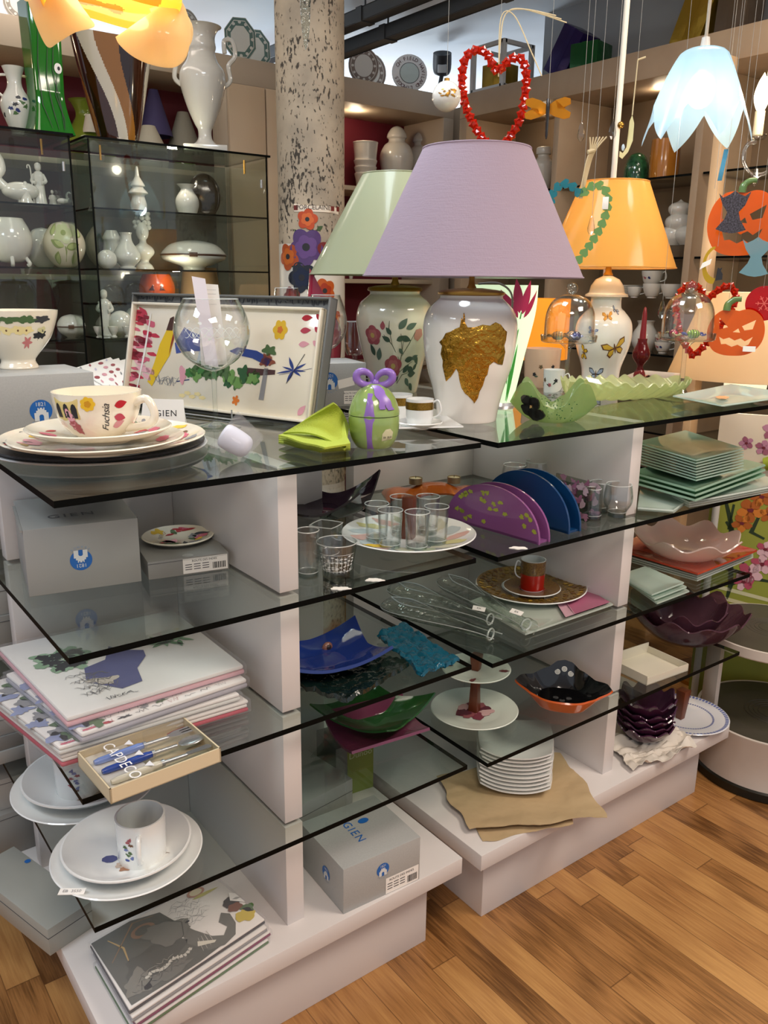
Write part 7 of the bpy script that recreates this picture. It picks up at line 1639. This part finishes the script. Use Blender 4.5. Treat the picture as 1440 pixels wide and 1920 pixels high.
# flower poster and notice on the pillar
t = tag(B_ := bpy.data.objects.new('poppy_poster', None), 'white wrap printed with red, violet and black poppies around the pillar', 'poster'); COL.objects.link(t); t.location = (PIL.x, PIL.y, 0)
b = B(); pm = lambda d: (lambda x, y: (lambda a: V(((PR+d)*math.cos(a), (PR+d)*math.sin(a), y)))(face_ang(PIL)+x/PR))
z0, z1 = Dp(548, 640, 2.85).z, Dp(548, 392, 2.85).z
kp = 2.87/F; pz = lambda py: Dp(548, py, 2.87).z
nn = 40
for i in range(nn):
    a0, a1 = face_ang(PIL)-1.6+3.2*i/nn, face_ang(PIL)-1.6+3.2*(i+1)/nn
    b.face([V(((PR+.0008)*math.cos(a), (PR+.0008)*math.sin(a), z)) for a, z in ((a0, pz(680)), (a1, pz(680)), (a1, pz(455)), (a0, pz(455)))], M('d4cec2', .4))
def pop(px, py, r, m, m2_, d): x = (px-556)*kp; b.decal(flower(x, pz(py), r*kp, 5, .25, px, 40), pm(d), m); b.decal(flower(x, pz(py), r*.62*kp, 5, .2, px+1, 30), pm(d+.0006), m2_); b.decal(ell(x, pz(py), r*.2*kp), pm(d+.0012), INK)
for px, py, r, m, m2_ in ((548, 410, 20, M('b5451c', .3), M('c9602a', .3)), (506, 480, 26, M('a8481c', .3), M('c0601f', .3)), (545, 462, 36, M('4f3468', .25, coat=.4), M('63457c', .25)), (592, 472, 28, M('6a1414', .3), M('8a1f1a', .3)), (536, 520, 30, M('0d1220', .2, coat=.5), M('182038', .2)), (580, 545, 24, M('b5521c', .3), M('9a3014', .3)), (512, 560, 22, M('6a1414', .3), M('8a1f1a', .3)), (565, 585, 24, M('8a1a1a', .3), M('a83028', .3)), (520, 600, 20, M('141a28', .3), M('2a3350', .3)), (600, 600, 20, M('a8481c', .3), M('c0601f', .3))): pop(px, py, r, m, m2_, .0014+py*3e-6)
for px, py, a in ((566, 430, .6), (574, 505, 1.2), (520, 500, 2.4), (560, 560, .3), (530, 440, 2.2)): b.decal(leaf((px-556)*kp, pz(py), 14*kp, 8*kp, a), pm(.0012), M('2f4a22', .4))
b.build('wrap', t)
b = B(); x0, x1 = (522-556)*kp, (614-556)*kp; b.decal([(x0, pz(396)), (x1, pz(399)), (x1, pz(386)), (x0, pz(381))], pm(.002), M('d9cbb8', .5), .01); b.text('PORCELAINE', pm(.0028), .021, M('3a2a22', .5), at=((560-556)*kp, pz(388)), rot=-.0)
for px in (526, 598, 612): b.decal([((px-4-556)*kp, pz(393)), ((px+4-556)*kp, pz(393)), ((px+4-556)*kp, pz(384)), ((px-4-556)*kp, pz(384))], pm(.0026), M('6a1f1a', .5))
b.build('notice_strip', t)
b = B(); b.lathe([(PR+.0006, .02), (PR+.0008, pz(680)), (PR+.0006, pz(680))], CLEAR, 24); bpy.data.objects.remove(b.build('x')) 
# red egg vase cut open, behind the brandy glass
q = P(608, 733, T); k = mpp(q); RV = M('b02c4a', .2, coat=.4)
b = B(); b.lathe(cr([(0, 0), (22*k, 0), (28*k, 30*k), (32*k, 80*k), (32*k, 120*k), (25*k, 175*k)], 6), RV, 40, fn=lambda p_, a, r, z: V((p_.x, p_.y, z*(1+.32*max(0, (z/(165*k))-.55)*math.cos(a-2.6)*1.6)))); b.lathe(cr([(24*k, 175*k), (31*k, 118*k), (27*k, 60*k), (0, 40*k)], 6), M('8a1c34', .3), 40, fn=lambda p_, a, r, z: V((p_.x, p_.y, z*(1+.32*max(0, (z/(165*k))-.55)*math.cos(a-2.6)*1.6))))
tag(b.build('egg_vase', loc=q), 'tall crimson open egg vase standing behind the brandy glass', 'vase')
# ================================================================ hanging things
THR = M('98948c', .6); STR = M('c9b48c', .7)
def thread(b, p0, top=2.62, r=.0006, m=THR): b.tube([V(p0), V((p0[0], p0[1], top))], r, m, 5)
def hang(name, label, cat, px, py, d, group=None):
    """thing hung at the ceiling; local origin at the hanging point, local frame x right, y away, z up"""
    p = Dp(px, py, d); t = thing(name, label, cat, p, face_ang(p)+PI/2, group); b = B(); b.tube([(0, 0, 0), (0, 0, 2.62-p.z)], .0005, THR, 5); b.build('thread', t); return t, d/F*1.0, p
def bead_heart(label, px, py, d, pts, m, r, star=False, cat='heart'):
    t, k, p = hang('bead_heart', label, cat, px, py, d)
    path = cr([(x, y) for x, y in pts], 12); L_ = [0]
    for a, c_ in zip(path, path[1:]): L_.append(L_[-1]+math.hypot(c_[0]-a[0], c_[1]-a[1]))
    n = int(L_[-1]/(r*1.75)); w = B(); w.tube([(x*k, 0, y*k) for x, y in path], .0011, M('7a6a50', .5), 5); w.build('wire', t)
    for i in range(n):
        s = L_[-1]*(i+.5)/n; j = max(q for q in range(len(L_)) if L_[q] <= s); j = min(j, len(path)-2); f = (s-L_[j])/max(L_[j+1]-L_[j], 1e-6)
        x, y = path[j][0]+(path[j+1][0]-path[j][0])*f, path[j][1]+(path[j+1][1]-path[j][1])*f; ang = math.atan2(path[j+1][1]-path[j][1], path[j+1][0]-path[j][0])
        mm = m(i/n) if callable(m) else m; b = B()
        if star: b.lathe([(0, -r*k*.9), (r*k*.55, -r*k*.55), (r*k*1.15, 0), (r*k*.55, r*k*.55), (0, r*k*.9)], mm, 10, fn=lambda q, a, rr, z: V((q.x*(1.12 if int(round(a/(2*PI)*10)) % 2 else .82), z*.9, q.y*(1.12 if int(round(a/(2*PI)*10)) % 2 else .82))))
        else: b.prism([(u*r*k, v*r*k) for u, v in [(0, -1.15), (1.05, .1), (.85, .85), (.3, .95), (0, .6), (-.3, .95), (-.85, .85), (-1.05, .1)]], r*k*.6, mm, lambda u, v, z: V((u, z-r*k*.3, v)))
        o = b.build('bead', t, (x*k, 0, y*k), smooth=not star); o.rotation_euler = (0, -(ang+PI/2) if not star else rnd.uniform(0, 3), 0)
    return t, k
REDG = CG('c0220e', .75, 'ff5a3a', tl=.2)
t, k = bead_heart('large heart of red star beads hanging above the lilac shade', 935, 135, 2.25, [(0, 0), (-10, 8), (-22, 30), (-42, 38), (-62, 26), (-68, -6), (-62, -50), (-42, -92), (-20, -120), (0, -132), (22, -118), (42, -86), (50, -50), (52, -10), (44, 18), (28, 24), (10, 12), (0, 0)], REDG, 8, True)
b = B()
for i in range(5): b.tube(cr([(0, 0, -8*k), (rnd.uniform(-2, 2)*k, 0, 50*k), (8*k, 0, 96*k), (40*k, 0, 104*k), ((100+10*i)*k, 0, (92-6*i)*k)] if i < 3 else [(0, 0, 0), (0, 0, 90*k), (24*k, 0, 94*k), (60*k, 0, 30*k), (80*k, 0, -8*k)], 6), .0016, STR, 5)
b.build('raffia_tie', t)
TQ = CG('2f8fa0', .6, '9fd8e0', tl=.2); GQ = CG('7fae6a', .75, 'c4e0a8', tl=.2)
t, k = bead_heart('heart of teal and green heart beads before the orange shade', 1092, 372, 2.02, [(-4, 6), (-18, 20), (-36, 26), (-52, 14), (-58, -10), (-50, -50), (-30, -90), (-8, -116), (14, -92), (34, -58), (46, -22), (44, 8), (30, 22), (14, 20), (0, 8), (-4, 6)], lambda f: TQ if f < .5 else GQ, 8.4)
b = B()
for i in range(6): b.tube(cr([((-6+1*i)*k, 0, 0), ((2+1.5*i)*k, .002*i, 60*k), ((8+2*i)*k, 0, 84*k), ((6+6*i)*k, 0, 106*k)], 5), .0018, STR, 5)
b.tube([(4*k, -.003, 80*k), (16*k, .003, 84*k)], .005, STR, 8); b.build('raffia_tie', t)
b = B(); b.box((37*k, -.006, -20*k), (48*k, -.004, 2*k), PAPER, .0008); b.build('price_ticket', t)
bead_heart('small heart of red star beads behind the second glass dome', 1322, 560, 2.4, [(0, -4), (-8, 14), (-26, 26), (-42, 16), (-50, -14), (-40, -60), (-18, -98), (-8, -104), (8, -86), (32, -50), (50, -12), (52, 8), (40, 24), (22, 16), (6, 0), (0, -4)], CG('b8260f', .8, 'ff6040', tl=.2), 6.6, True)
# round white ornament
t, k, p = hang('bauble', 'pearl white round bauble with gold speckles beside the red heart', 'bauble', 838, 148, 2.1)
b = B(); b.ball((0, 0, -30*k), 27*k, M('dcd6cc', .15, coat=.6), 32, 18); mp = lambda x, y: V((x, -math.sqrt(max((27.3*k)**2-x*x-y*y, 0)), y-30*k))
r_ = random.Random(4)
for i in range(22): b.decal(blob(r_.uniform(-14, 18)*k, (2+r_.uniform(-7, 7))*k, 2.4*k, 1.6*k, i, .6), mp, GOLD)
b.build('ball', t); b = B(); b.lathe([(5*k, -5*k), (5*k, 1*k), (0, 2*k)], BRASS, 14); b.build('cap', t)
# dragonfly
t, k, p = hang('dragonfly_ornament', 'amber glass dragonfly with dark body above the lilac shade', 'ornament', 1028, 190, 2.2); AMB = CG('c98a1e', .7, 'f0c060', tl=.25)
b = B()
for s in (-1, 1):
    b.prism([(x*s*k, y*k) for x, y in ([(0, -7), (14, 2), (30, 7), (41, 4), (42, -5), (34, -9), (18, -13), (34, -15), (43, -20), (41, -29), (30, -31), (13, -26), (0, -19)] if s > 0 else [(0, -19), (13, -26), (30, -31), (41, -29), (43, -20), (34, -15), (18, -13), (34, -9), (42, -5), (41, 4), (30, 7), (14, 2), (0, -7)])], .004, AMB, lambda x, y, z: V((x, z, y)))
b.build('wings', t); b = B(); b.tube([(0, -.003, 4*k), (0, -.003, -10*k), (0, -.003, -60*k), (0, -.003, -66*k)], [3.4*k, 4*k, 2.6*k, 1*k], M('1c120c', .15, coat=.5), 10); b.build('body', t)
# crystal drops
for px, py, d, lab in ((1091, 228, 2.2, 'clear crystal drop hanging just right of the dragonfly'), (1150, 224, 2.4, 'clear crystal drop hanging before the white pole'), (1110, 404, 1.98, 'clear crystal drop hanging before the orange shade'), (1243, 562, 2.2, 'clear crystal drop beside the second glass dome'), (1419, 312, 2.3, 'clear crystal drop near the right edge above the pumpkins')):
    t, k, p = hang('crystal_drop', lab, 'crystal', px, py, d, 'hanging crystal drops'); b = B(); b.lathe([(0, 0), (3*k, -4*k), (7*k, -22*k), (6.5*k, -28*k), (3*k, -34*k), (0, -36*k)], CLEAR2, 8); b.build('drop', t, smooth=False)
# cane shaped moon
t, k, p = hang('moon_ornament', 'thin cream crescent ornament on a straw string beside the white pole', 'ornament', 1196, 112, 2.2); b = B(); b.tube([(0, 0, 0), (-2*k, 0, -95*k)], .0018, STR, 6); b.tube([(0, 0, 0), (14*k, 0, 4*k)], .0022, STR, 6); b.build('string', t)
b = B(); ol = [(-2, -95), (3, -110), (3, -140), (-4, -160), (-14, -172), (-20, -168), (-20, -158), (-14, -162), (-8, -152), (-5, -130), (-6, -106)]; b.prism([(x*k, y*k) for x, y in ol], .005, M('d4c48c', .3, coat=.4), lambda x, y, z: V((x, z, y))); b.ball((-14*k, .002, -152*k), 4*k, M('b9c4c9', .2), 10, 6, (.8, .5, 1.6)); b.build('crescent', t)
# white pole
p = Dp(1150, 335, 2.5); b = B(); b.tube([(0, 0, 0), (0, 0, 2.62)], .0085, M('d9d2c4', .5), 14); b.ball((0, -.012, Dp(1150, 240, 2.5).z), .01, BRASS, 10, 6); tag(b.build('white_pole', loc=(p.x, p.y, 0)), 'slim white pole rising behind the orange lampshade', 'pole')
# blue pendant lamp
p = Dp(1322, 88, 2.0); t = thing('pendant_lamp', 'pale blue glass handkerchief pendant lamp, lit', 'pendant lamp', p, face_ang(p)+PI/2); k = 2.0/F
BLUG = CG('b4cfdc', .85, 'dcf0fa', rough=.12, tl=.6, bump=(25, .1))
def pend(u, v):
    a = 2*PI*u; tri = abs(((u*6+.12) % 1)*2-1); tri2 = abs(((u*3+.3) % 1)*2-1)
    r = (8+34*min(v*8, 1)**.7+58*max(0, v-.1)**.9*(1+.12*math.cos(6*a+1)*v))*k; h = -(2+8*min(v*8, 1)**2+(104+100*tri*(.5+.5*tri2))*max(0, v-.1)**1.1)*k
    return V((r*math.cos(a)*1.0, r*math.sin(a), h))
b = B(); b.grid(pend, 144, 30, BLUG, cu=True); b.build('glass_shade', t)
b = B(); b.lathe([(0, 18*k), (7*k, 16*k), (9*k, 0), (16*k, -2*k), (14*k, -6*k), (0, -6*k)], M('d9d4cc', .4), 20); b.lathe([(9*k, -6*k), (9*k, -40*k), (0, -42*k)], M('d9d4cc', .4), 16); b.build('socket', t)
b = B(); b.tube([(0, 0, 14*k), (1*k, 0, 120*k), (4*k, 0, 2.62-p.z)], .004, M('b5ab9a', .6), 8); b.build('cord', t)
b = B(); b.ball((0, 0, -74*k), 26*k, M('f4fbff', .4, emit=3), 18, 12, (1, 1, 1.25)); b.build('bulb', t)
li = bpy.data.lights.new('lamp_light', 'POINT'); li.energy = 1.1; li.color = (.85, .95, 1); li.shadow_soft_size = .035; lo = bpy.data.objects.new('lamp_light', li); COL.objects.link(lo); lo.parent = t; lo.location = (0, 0, -122*k)
# candle chandelier at the right edge
p = Dp(1432, 245, 2.3); t = thing('chandelier', 'clear glass chandelier arm with two lit candle bulbs', 'chandelier', p, face_ang(p)+PI/2); k = 2.3/F
for i, (x, z) in enumerate(((-10, -62), (30, -26))):
    x0 = x; b = B(); b.lathe([(0, 0), (13*k, 1*k), (17*k, 8*k), (16*k, 9*k), (6*k, 4*k), (5*k, 10*k)], CLEAR2, 24, (x*k, 0, (-16+z*.0)*k)); b.build('drip_cup', t)
    b = B(); b.lathe([(0, -8*k), (9*k, -8*k), (9*k, 34*k), (0, 34*k)], M('e9d9b4', .4), 18, (x*k, 0, 0)); b.build('candle_sleeve', t)
    b = B(); b.lathe(cr([(0, 34*k), (7*k, 36*k), (14*k, 58*k), (9*k, 82*k), (2*k, 96*k), (0, 100*k)], 5), M('fff0c8', .4, emit=8), 20, (x*k, 0, 0)); b.build('bulb', t)
b = B()
for off in (0, 5): b.tube([(x*k, off*.002, z*k) for x, z in cr([(-10, -18), (-26, -24), (-30, -50), (-10, -76), (20, -70), (40, -40), (46, 0), (52, 160)], 6)], 4*k, CLEAR2, 10)
b.build('glass_arm', t); b = B(); b.tube([(52*k, 0, 160*k), (52*k, 0, 2.62-p.z)], .003, THR, 6); b.build('chain', t)
li = bpy.data.lights.new('lamp_light', 'POINT'); li.energy = 3; li.color = (1, .8, .5); li.shadow_soft_size = .02; lo = bpy.data.objects.new('lamp_light', li); COL.objects.link(lo); lo.parent = t; lo.location = (10*k, -.05, 70*k)
# yellow flower lamp, top left
p = Dp(205, -75, 1.42); t = thing('flower_lamp', 'glowing yellow orange glass flower lamp at the top left', 'pendant lamp', p, face_ang(p)+PI/2); k = 1.42/F
YG = CG('f6cc4c', .9, 'ffd070', rough=.1, tl=.6, emit=.1); YO = CG('ee8a2c', .9, 'ffb060', rough=.1, tl=.6, emit=.1); YP = CG('f8e4b8', .85, 'ffe0a8', rough=.1, tl=.6, emit=.12)
b = B(); b.grid(lambda u, v: (lambda a, r: V((r*math.cos(a), r*math.sin(a)*.8, (-66*v**1.6-18+8*math.cos(3*a)*v)*k)))(2*PI*u, (12+118*math.sin(v*PI*.62)**.8)*k), 200, 60, YG, cu=True, mfn=lambda u, v: YO if noise.noise(V((math.cos(2*PI*u)*1.6, math.sin(2*PI*u)*1.6, v*3))) > .28 else YG); b.lathe([(0, -13*k), (13*k, -13*k)], YG, 72); b.build('bowl', t)
for ol, dy, bul in (([(-110, 20), (-150, 40), (-146, -5), (-141, -40), (-150, -72), (-146, -98), (-134, -134), (-122, -151), (-104, -142), (-70, -122), (-36, -108), (-44, -92), (-62, -70), (-80, -30)], .03, .05),
    ([(2, -125), (8, -138), (28, -156), (54, -169), (84, -175), (112, -172), (134, -152), (145, -110), (142, -80), (128, -50), (100, -60), (60, -90)], .02, .05), ([(-150, -30), (-156, -80), (-152, -98), (-140, -100), (-128, -84), (-126, -40)], -.04, .03), ([(70, -60), (120, -50), (150, -84), (146, -120), (120, -136), (90, -120)], .06, .04)):
    b = B(); cx_ = sum(x for x, y in ol)/len(ol); cy2 = sum(y for x, y in ol)/len(ol); sm_ = cr(ol+[ol[0]], 4)[:-1]
    b.decal([(x*k, y*k) for x, y in sm_], lambda x, y: V((x, dy-bul*math.exp(-((x/k-cx_)**2+(y/k-cy2)**2)/2600), y)), YP, 9*k)
    bmesh.ops.recalc_face_normals(b.bm, faces=b.bm.faces[:]); bmesh.ops.solidify(b.bm, geom=b.bm.faces[:], thickness=.004); b.build('petal', t)
b = B(); b.tube([(0, 0, -14*k), (0, 0, 2.62-p.z)], .004, THR, 8); b.build('cord', t)
b = B(); b.prism([(-22*k, -20*k), (22*k, -20*k), (22*k, 12*k), (8*k, 22*k), (-22*k, 20*k)], .001, M('d9b8a0', .6), lambda x, y, z: V((x+8*k, -100*k-z, y-62*k))); b.text('€   20.00', lambda x, y: V((x+8*k, -101.5*k, y-62*k)), 9*k, M('5a3a2a', .5)); b.build('price_ticket', t)
li = bpy.data.lights.new('lamp_light', 'POINT'); li.energy = .8; li.color = (1, .86, .6); li.shadow_soft_size = .04; lo = bpy.data.objects.new('lamp_light', li); COL.objects.link(lo); lo.parent = t; lo.location = (0, 0, -60*k)
# icicle
t, k, p = hang('icicle_ornament', 'clear textured glass icicle in front of the stone pillar', 'ornament', 572, -20, 1.9); b = B(); b.lathe(cr([(0, 0), (9*k, -6*k), (9*k, -40*k), (7*k, -70*k), (3*k, -95*k), (0, -103*k)], 4), G('e9eeec', '8a9490', bump=(60, .8)), 14); b.build('icicle', t)
# pumpkins, moon, dresses, red ball
def cutout(name, label, cat, px, py, d, outline, holes, m, th=.005, extra=None, parts=None):
    t, k, p = hang(name, label, cat, px, py, d); b = B()
    n = len(outline); pts = [V(q) for q in outline]; ed = [(i, (i+1) % n) for i in range(n)]
    for h in holes: o_ = len(pts); pts += [V(q) for q in h]; ed += [(o_+i, o_+(i+1) % len(h)) for i in range(len(h))]
    vs, es, fs, *_ = delaunay_2d_cdt(pts, ed, [], 1, 1e-6)
    def inh(x, y, h):
        c_ = False
        for i in range(len(h)):
            (x1, y1), (x2, y2) = h[i], h[i-1]
            if (y1 > y) != (y2 > y) and x < (x2-x1)*(y-y1)/(y2-y1)+x1: c_ = not c_
        return c_
    i_ = b.mi(m); bv = [b.bm.verts.new(V((v.x*k, 0, v.y*k))) for v in vs]; fl_ = []
    for f in fs:
        cx_ = sum(vs[q].x for q in f)/len(f); cy2 = sum(vs[q].y for q in f)/len(f)
        if any(inh(cx_, cy2, h) for h in holes): continue
        ff = b.bm.faces.new([bv[q] for q in f]); ff.material_index = i_; fl_.append(ff)
    bmesh.ops.recalc_face_normals(b.bm, faces=fl_); bmesh.ops.solidify(b.bm, geom=fl_, thickness=th)
    if extra: extra(b, lambda x, y, d_=.0015: V((x*k, -th-d_ if 0 else -th*.5-d_-.003, y*k)), k)
    b.build('glass', t)
    for nm, fn in (parts or []): bb = B(); fn(bb, k); bb.build(nm, t)
    return t, k
def pump(sx, sy, cx, cy):
    ol = [(cx+sx*x, cy+sy*y) for x, y in [(.04, .92), (.3, 1.0), (.6, .93), (.88, .62), (1., .15), (.95, -.35), (.72, -.75), (.4, -.95), (0, -1.), (-.4, -.97), (-.75, -.78), (-.96, -.35), (-1., .12), (-.86, .6), (-.6, .9), (-.3, .98)]]
    face = [[(cx+sx*x, cy+sy*y) for x, y in h] for h in ([(-.62, .62), (-.28, .22), (-.58, .12)], [(.2, .28), (.66, .56), (.58, .16), (.3, .1)], [(-.1, .02), (.08, .18), (.16, .0)], [(-.66, .06), (-.72, -.2), (-.5, -.48), (-.34, -.28), (-.14, -.44), (.04, -.3), (.24, -.5), (.4, -.3), (.56, -.2), (.5, -.44), (.2, -.68), (-.1, -.56), (-.3, -.6), (-.52, -.6)][2:] if 0 else [(-.56, -.2), (-.4, -.3), (-.2, -.22), (.0, -.34), (.2, -.24), (.36, -.36), (.62, -.16), (.5, -.5), (.3, -.62), (.12, -.52), (-.08, -.62), (-.3, -.5), (-.46, -.52)])]
    return cr(ol+[ol[0]], 4)[:-1], face
PUM = CG('e27424', .78, 'ffa050', rough=.1, tl=.4, emit=.05); STEM = CG('6a8a52', .7, 'a0c080')
def stem(x, y): return lambda b, k: b.tube([((x+u)*k, 0, (y+v)*k) for u, v in cr([(0, -4), (2, 8), (12, 16), (24, 17)], 4)], [7*k]*5+[6*k]*4+[5*k]*4, STEM, 10)
ol, fc = pump(60, 58, 54, -62); cutout('glass_pumpkin', 'large orange glass jack o lantern pumpkin at the right edge', 'pumpkin', 1340+0, 354, 2.2, ol, fc, PUM, parts=[('stem', stem(48, -4))])
ol, fc = pump(50, 43, 18, -52); cutout('glass_pumpkin', 'smaller orange glass pumpkin before the cream lampshade', 'pumpkin', 1366, 570, 2.28, ol, fc, PUM, parts=[('stem', stem(-2, -8)), ('price_ticket', lambda b, k: b.box((34*k, -.008, -86*k), (56*k, -.007, -76*k), PAPER))])
DRESS = [(-28, 4), (-20, -4), (-8, 2), (0, 8), (8, 2), (18, -2), (28, 6), (20, -18), (10, -30), (14, -44), (26, -62), (14, -66), (2, -68), (-12, -66), (-28, -60), (-14, -42), (-10, -30), (-20, -16)]
def cat_orn(name, label, px, py, d, m, sc=1.):
    cutout(name, label, 'ornament', px, py, d, [(x*sc, y*sc) for x, y in DRESS], [], m, .004)
cat_orn('dress_ornament', 'black glitter glass dress ornament before the large pumpkin', 1378, 366, 2.1, M('1a161c', .4, noise_=(260, '4a4550', .12))); cat_orn('dress_ornament', 'pale blue glass dress ornament at the right edge', 1421, 452, 2.08, CG('8fb8c4', .6, 'c9e6ee', tl=.3), .95)
mo = [(20*math.cos(a)*1.0, 34*math.sin(a)) for a in [PI*.5+i*PI*1.05/14 for i in range(15)]]+[(8+22*math.cos(a)*1.0, 4+28*math.sin(a)) for a in [PI*1.5-.1-i*PI*.85/12 for i in range(13)]]
cutout('moon_ornament', 'yellow glass crescent moon with tiny black cat', 'ornament', 1346, 462, 2.15, [(x-4, y-34) for x, y in mo], [], CG('c9a81c', .8, 'f0d860', tl=.2), parts=[('cat', lambda b, k: b.prism([(x*k, y*k) for x, y in [(2, -62), (14, -60), (14, -50), (10, -44), (12, -38), (8, -40), (4, -38), (4, -46)]], .005, INK, lambda x, y, z: V((x, z-.003, y)))), ('price_ticket', lambda b, k: b.prism([(x*k, y*k) for x, y in [(-28, -42), (-10, -32), (-8, -22), (-24, -30)]], .001, PAPER, lambda x, y, z: V((x, -.006+z, y))))])
def snow(b, mp, k):
    for i in range(6):
        a = i*PI/3; b.decal([(x+4, y-28) for x, y in stroke([(0, 0), (15*math.cos(a), 15*math.sin(a))], 3.0)], lambda x, y: mp(x, y, .004), M('e06a60', .4)); b.decal([(x+4, y-28) for x, y in stroke([(9*math.cos(a)+4*math.cos(a+1), 9*math.sin(a)+4*math.sin(a+1)), (9*math.cos(a), 9*math.sin(a)), (9*math.cos(a)+4*math.cos(a-1), 9*math.sin(a)+4*math.sin(a-1))], 2.0)], lambda x, y: mp(x, y, .004), M('e06a60', .4))
cutout('glass_disc', 'round red glass disc with a snowflake at the right edge', 'ornament', 1432, 540, 2.34, ell(4, -28, 33, 32, 40), [], CG('c40a0a', .85, 'ff3020', tl=.3), extra=snow)
t, k, p = hang('glass_strip', 'narrow blue glass strip hanging below the blue pendant', 'ornament', 1362, 280, 2.15); b = B(); b.grid(lambda u, v: V(((-4+8*u-6*v)*k, .003*math.sin(6*v), (-55*v)*k)), 4, 12, CG('4a8ca8', .6, '90c8e0'), thick=.004); b.build('strip', t)
# ================================================================ light
w = bpy.data.worlds.new('world'); S.world = w; w.use_nodes = True
bg = w.node_tree.nodes['Background']; bg.inputs[0].default_value = (.85, .9, 1, 1); bg.inputs[1].default_value = .5
def area(loc, size, e, col, rot=(0, 0, 0), sy=None):
    l = bpy.data.lights.new('ceiling_light', 'AREA'); l.energy = e; l.color = col; l.size = size
    if sy: l.shape = 'RECTANGLE'; l.size_y = sy
    o = bpy.data.objects.new('ceiling_light', l); COL.objects.link(o); o.location = loc; o.rotation_euler = rot; return o
WARM = (1, .86, .74); COOL = (.8, .91, 1)
area((-.3, -1.6, 2.58), .9, 34, WARM); area((1.7, -1.3, 2.58), .8, 42, WARM); area((-1.2, .2, 2.58), .6, 20, COOL)
area((.7, .55, 2.58), .5, 15, COOL); area((1.9, .3, 2.58), .4, 9, WARM)
area((.7, 1.75, 2.58), .25, 7, WARM, sy=2.2)
for p in ((1.2, 4.6, 1.9), (3.6, 4.2, 1.9), (-1.0, 4.4, 1.9)):  # unseen points added behind the shelving to brighten the ceiling
    l = bpy.data.lights.new('back_room_fill', 'POINT'); l.energy = 95; l.color = COOL; l.shadow_soft_size = .3
    o = bpy.data.objects.new('back_room_fill', l); COL.objects.link(o); o.location = p
for p in ((.2, 2.75, 2.2), (2.4, 2.75, 2.2), (2.8, 1.85, 2.13), (2.8, 1.2, 2.13), (2.8, .5, 2.13)):
    l = bpy.data.lights.new('shelf_light', 'POINT'); l.energy = .9; l.color = (1, .8, .55); l.shadow_soft_size = .03
    o = bpy.data.objects.new('shelf_light', l); COL.objects.link(o); o.location = p
for p in ((.3, 2.1, 1.84), (1.1, 2.1, 1.84), (.3, 2.12, 1.4), (1.1, 2.12, 1.4)):
    l = bpy.data.lights.new('cabinet_light', 'POINT'); l.energy = 1.0; l.color = (1, .88, .7); l.shadow_soft_size = .02
    o = bpy.data.objects.new('cabinet_light', l); COL.objects.link(o); o.location = p
S.view_settings.view_transform = 'Standard'; S.view_settings.look = 'None'; S.view_settings.gamma = 1
S.view_settings.exposure = .12; S.view_settings.use_curve_mapping = False
c = S.cycles; c.max_bounces = 12; c.transparent_max_bounces = 40; c.diffuse_bounces = 4; c.glossy_bounces = 4; c.transmission_bounces = 6
c.use_denoising = True; c.caustics_reflective = False; c.caustics_refractive = False; c.sample_clamp_indirect = 4
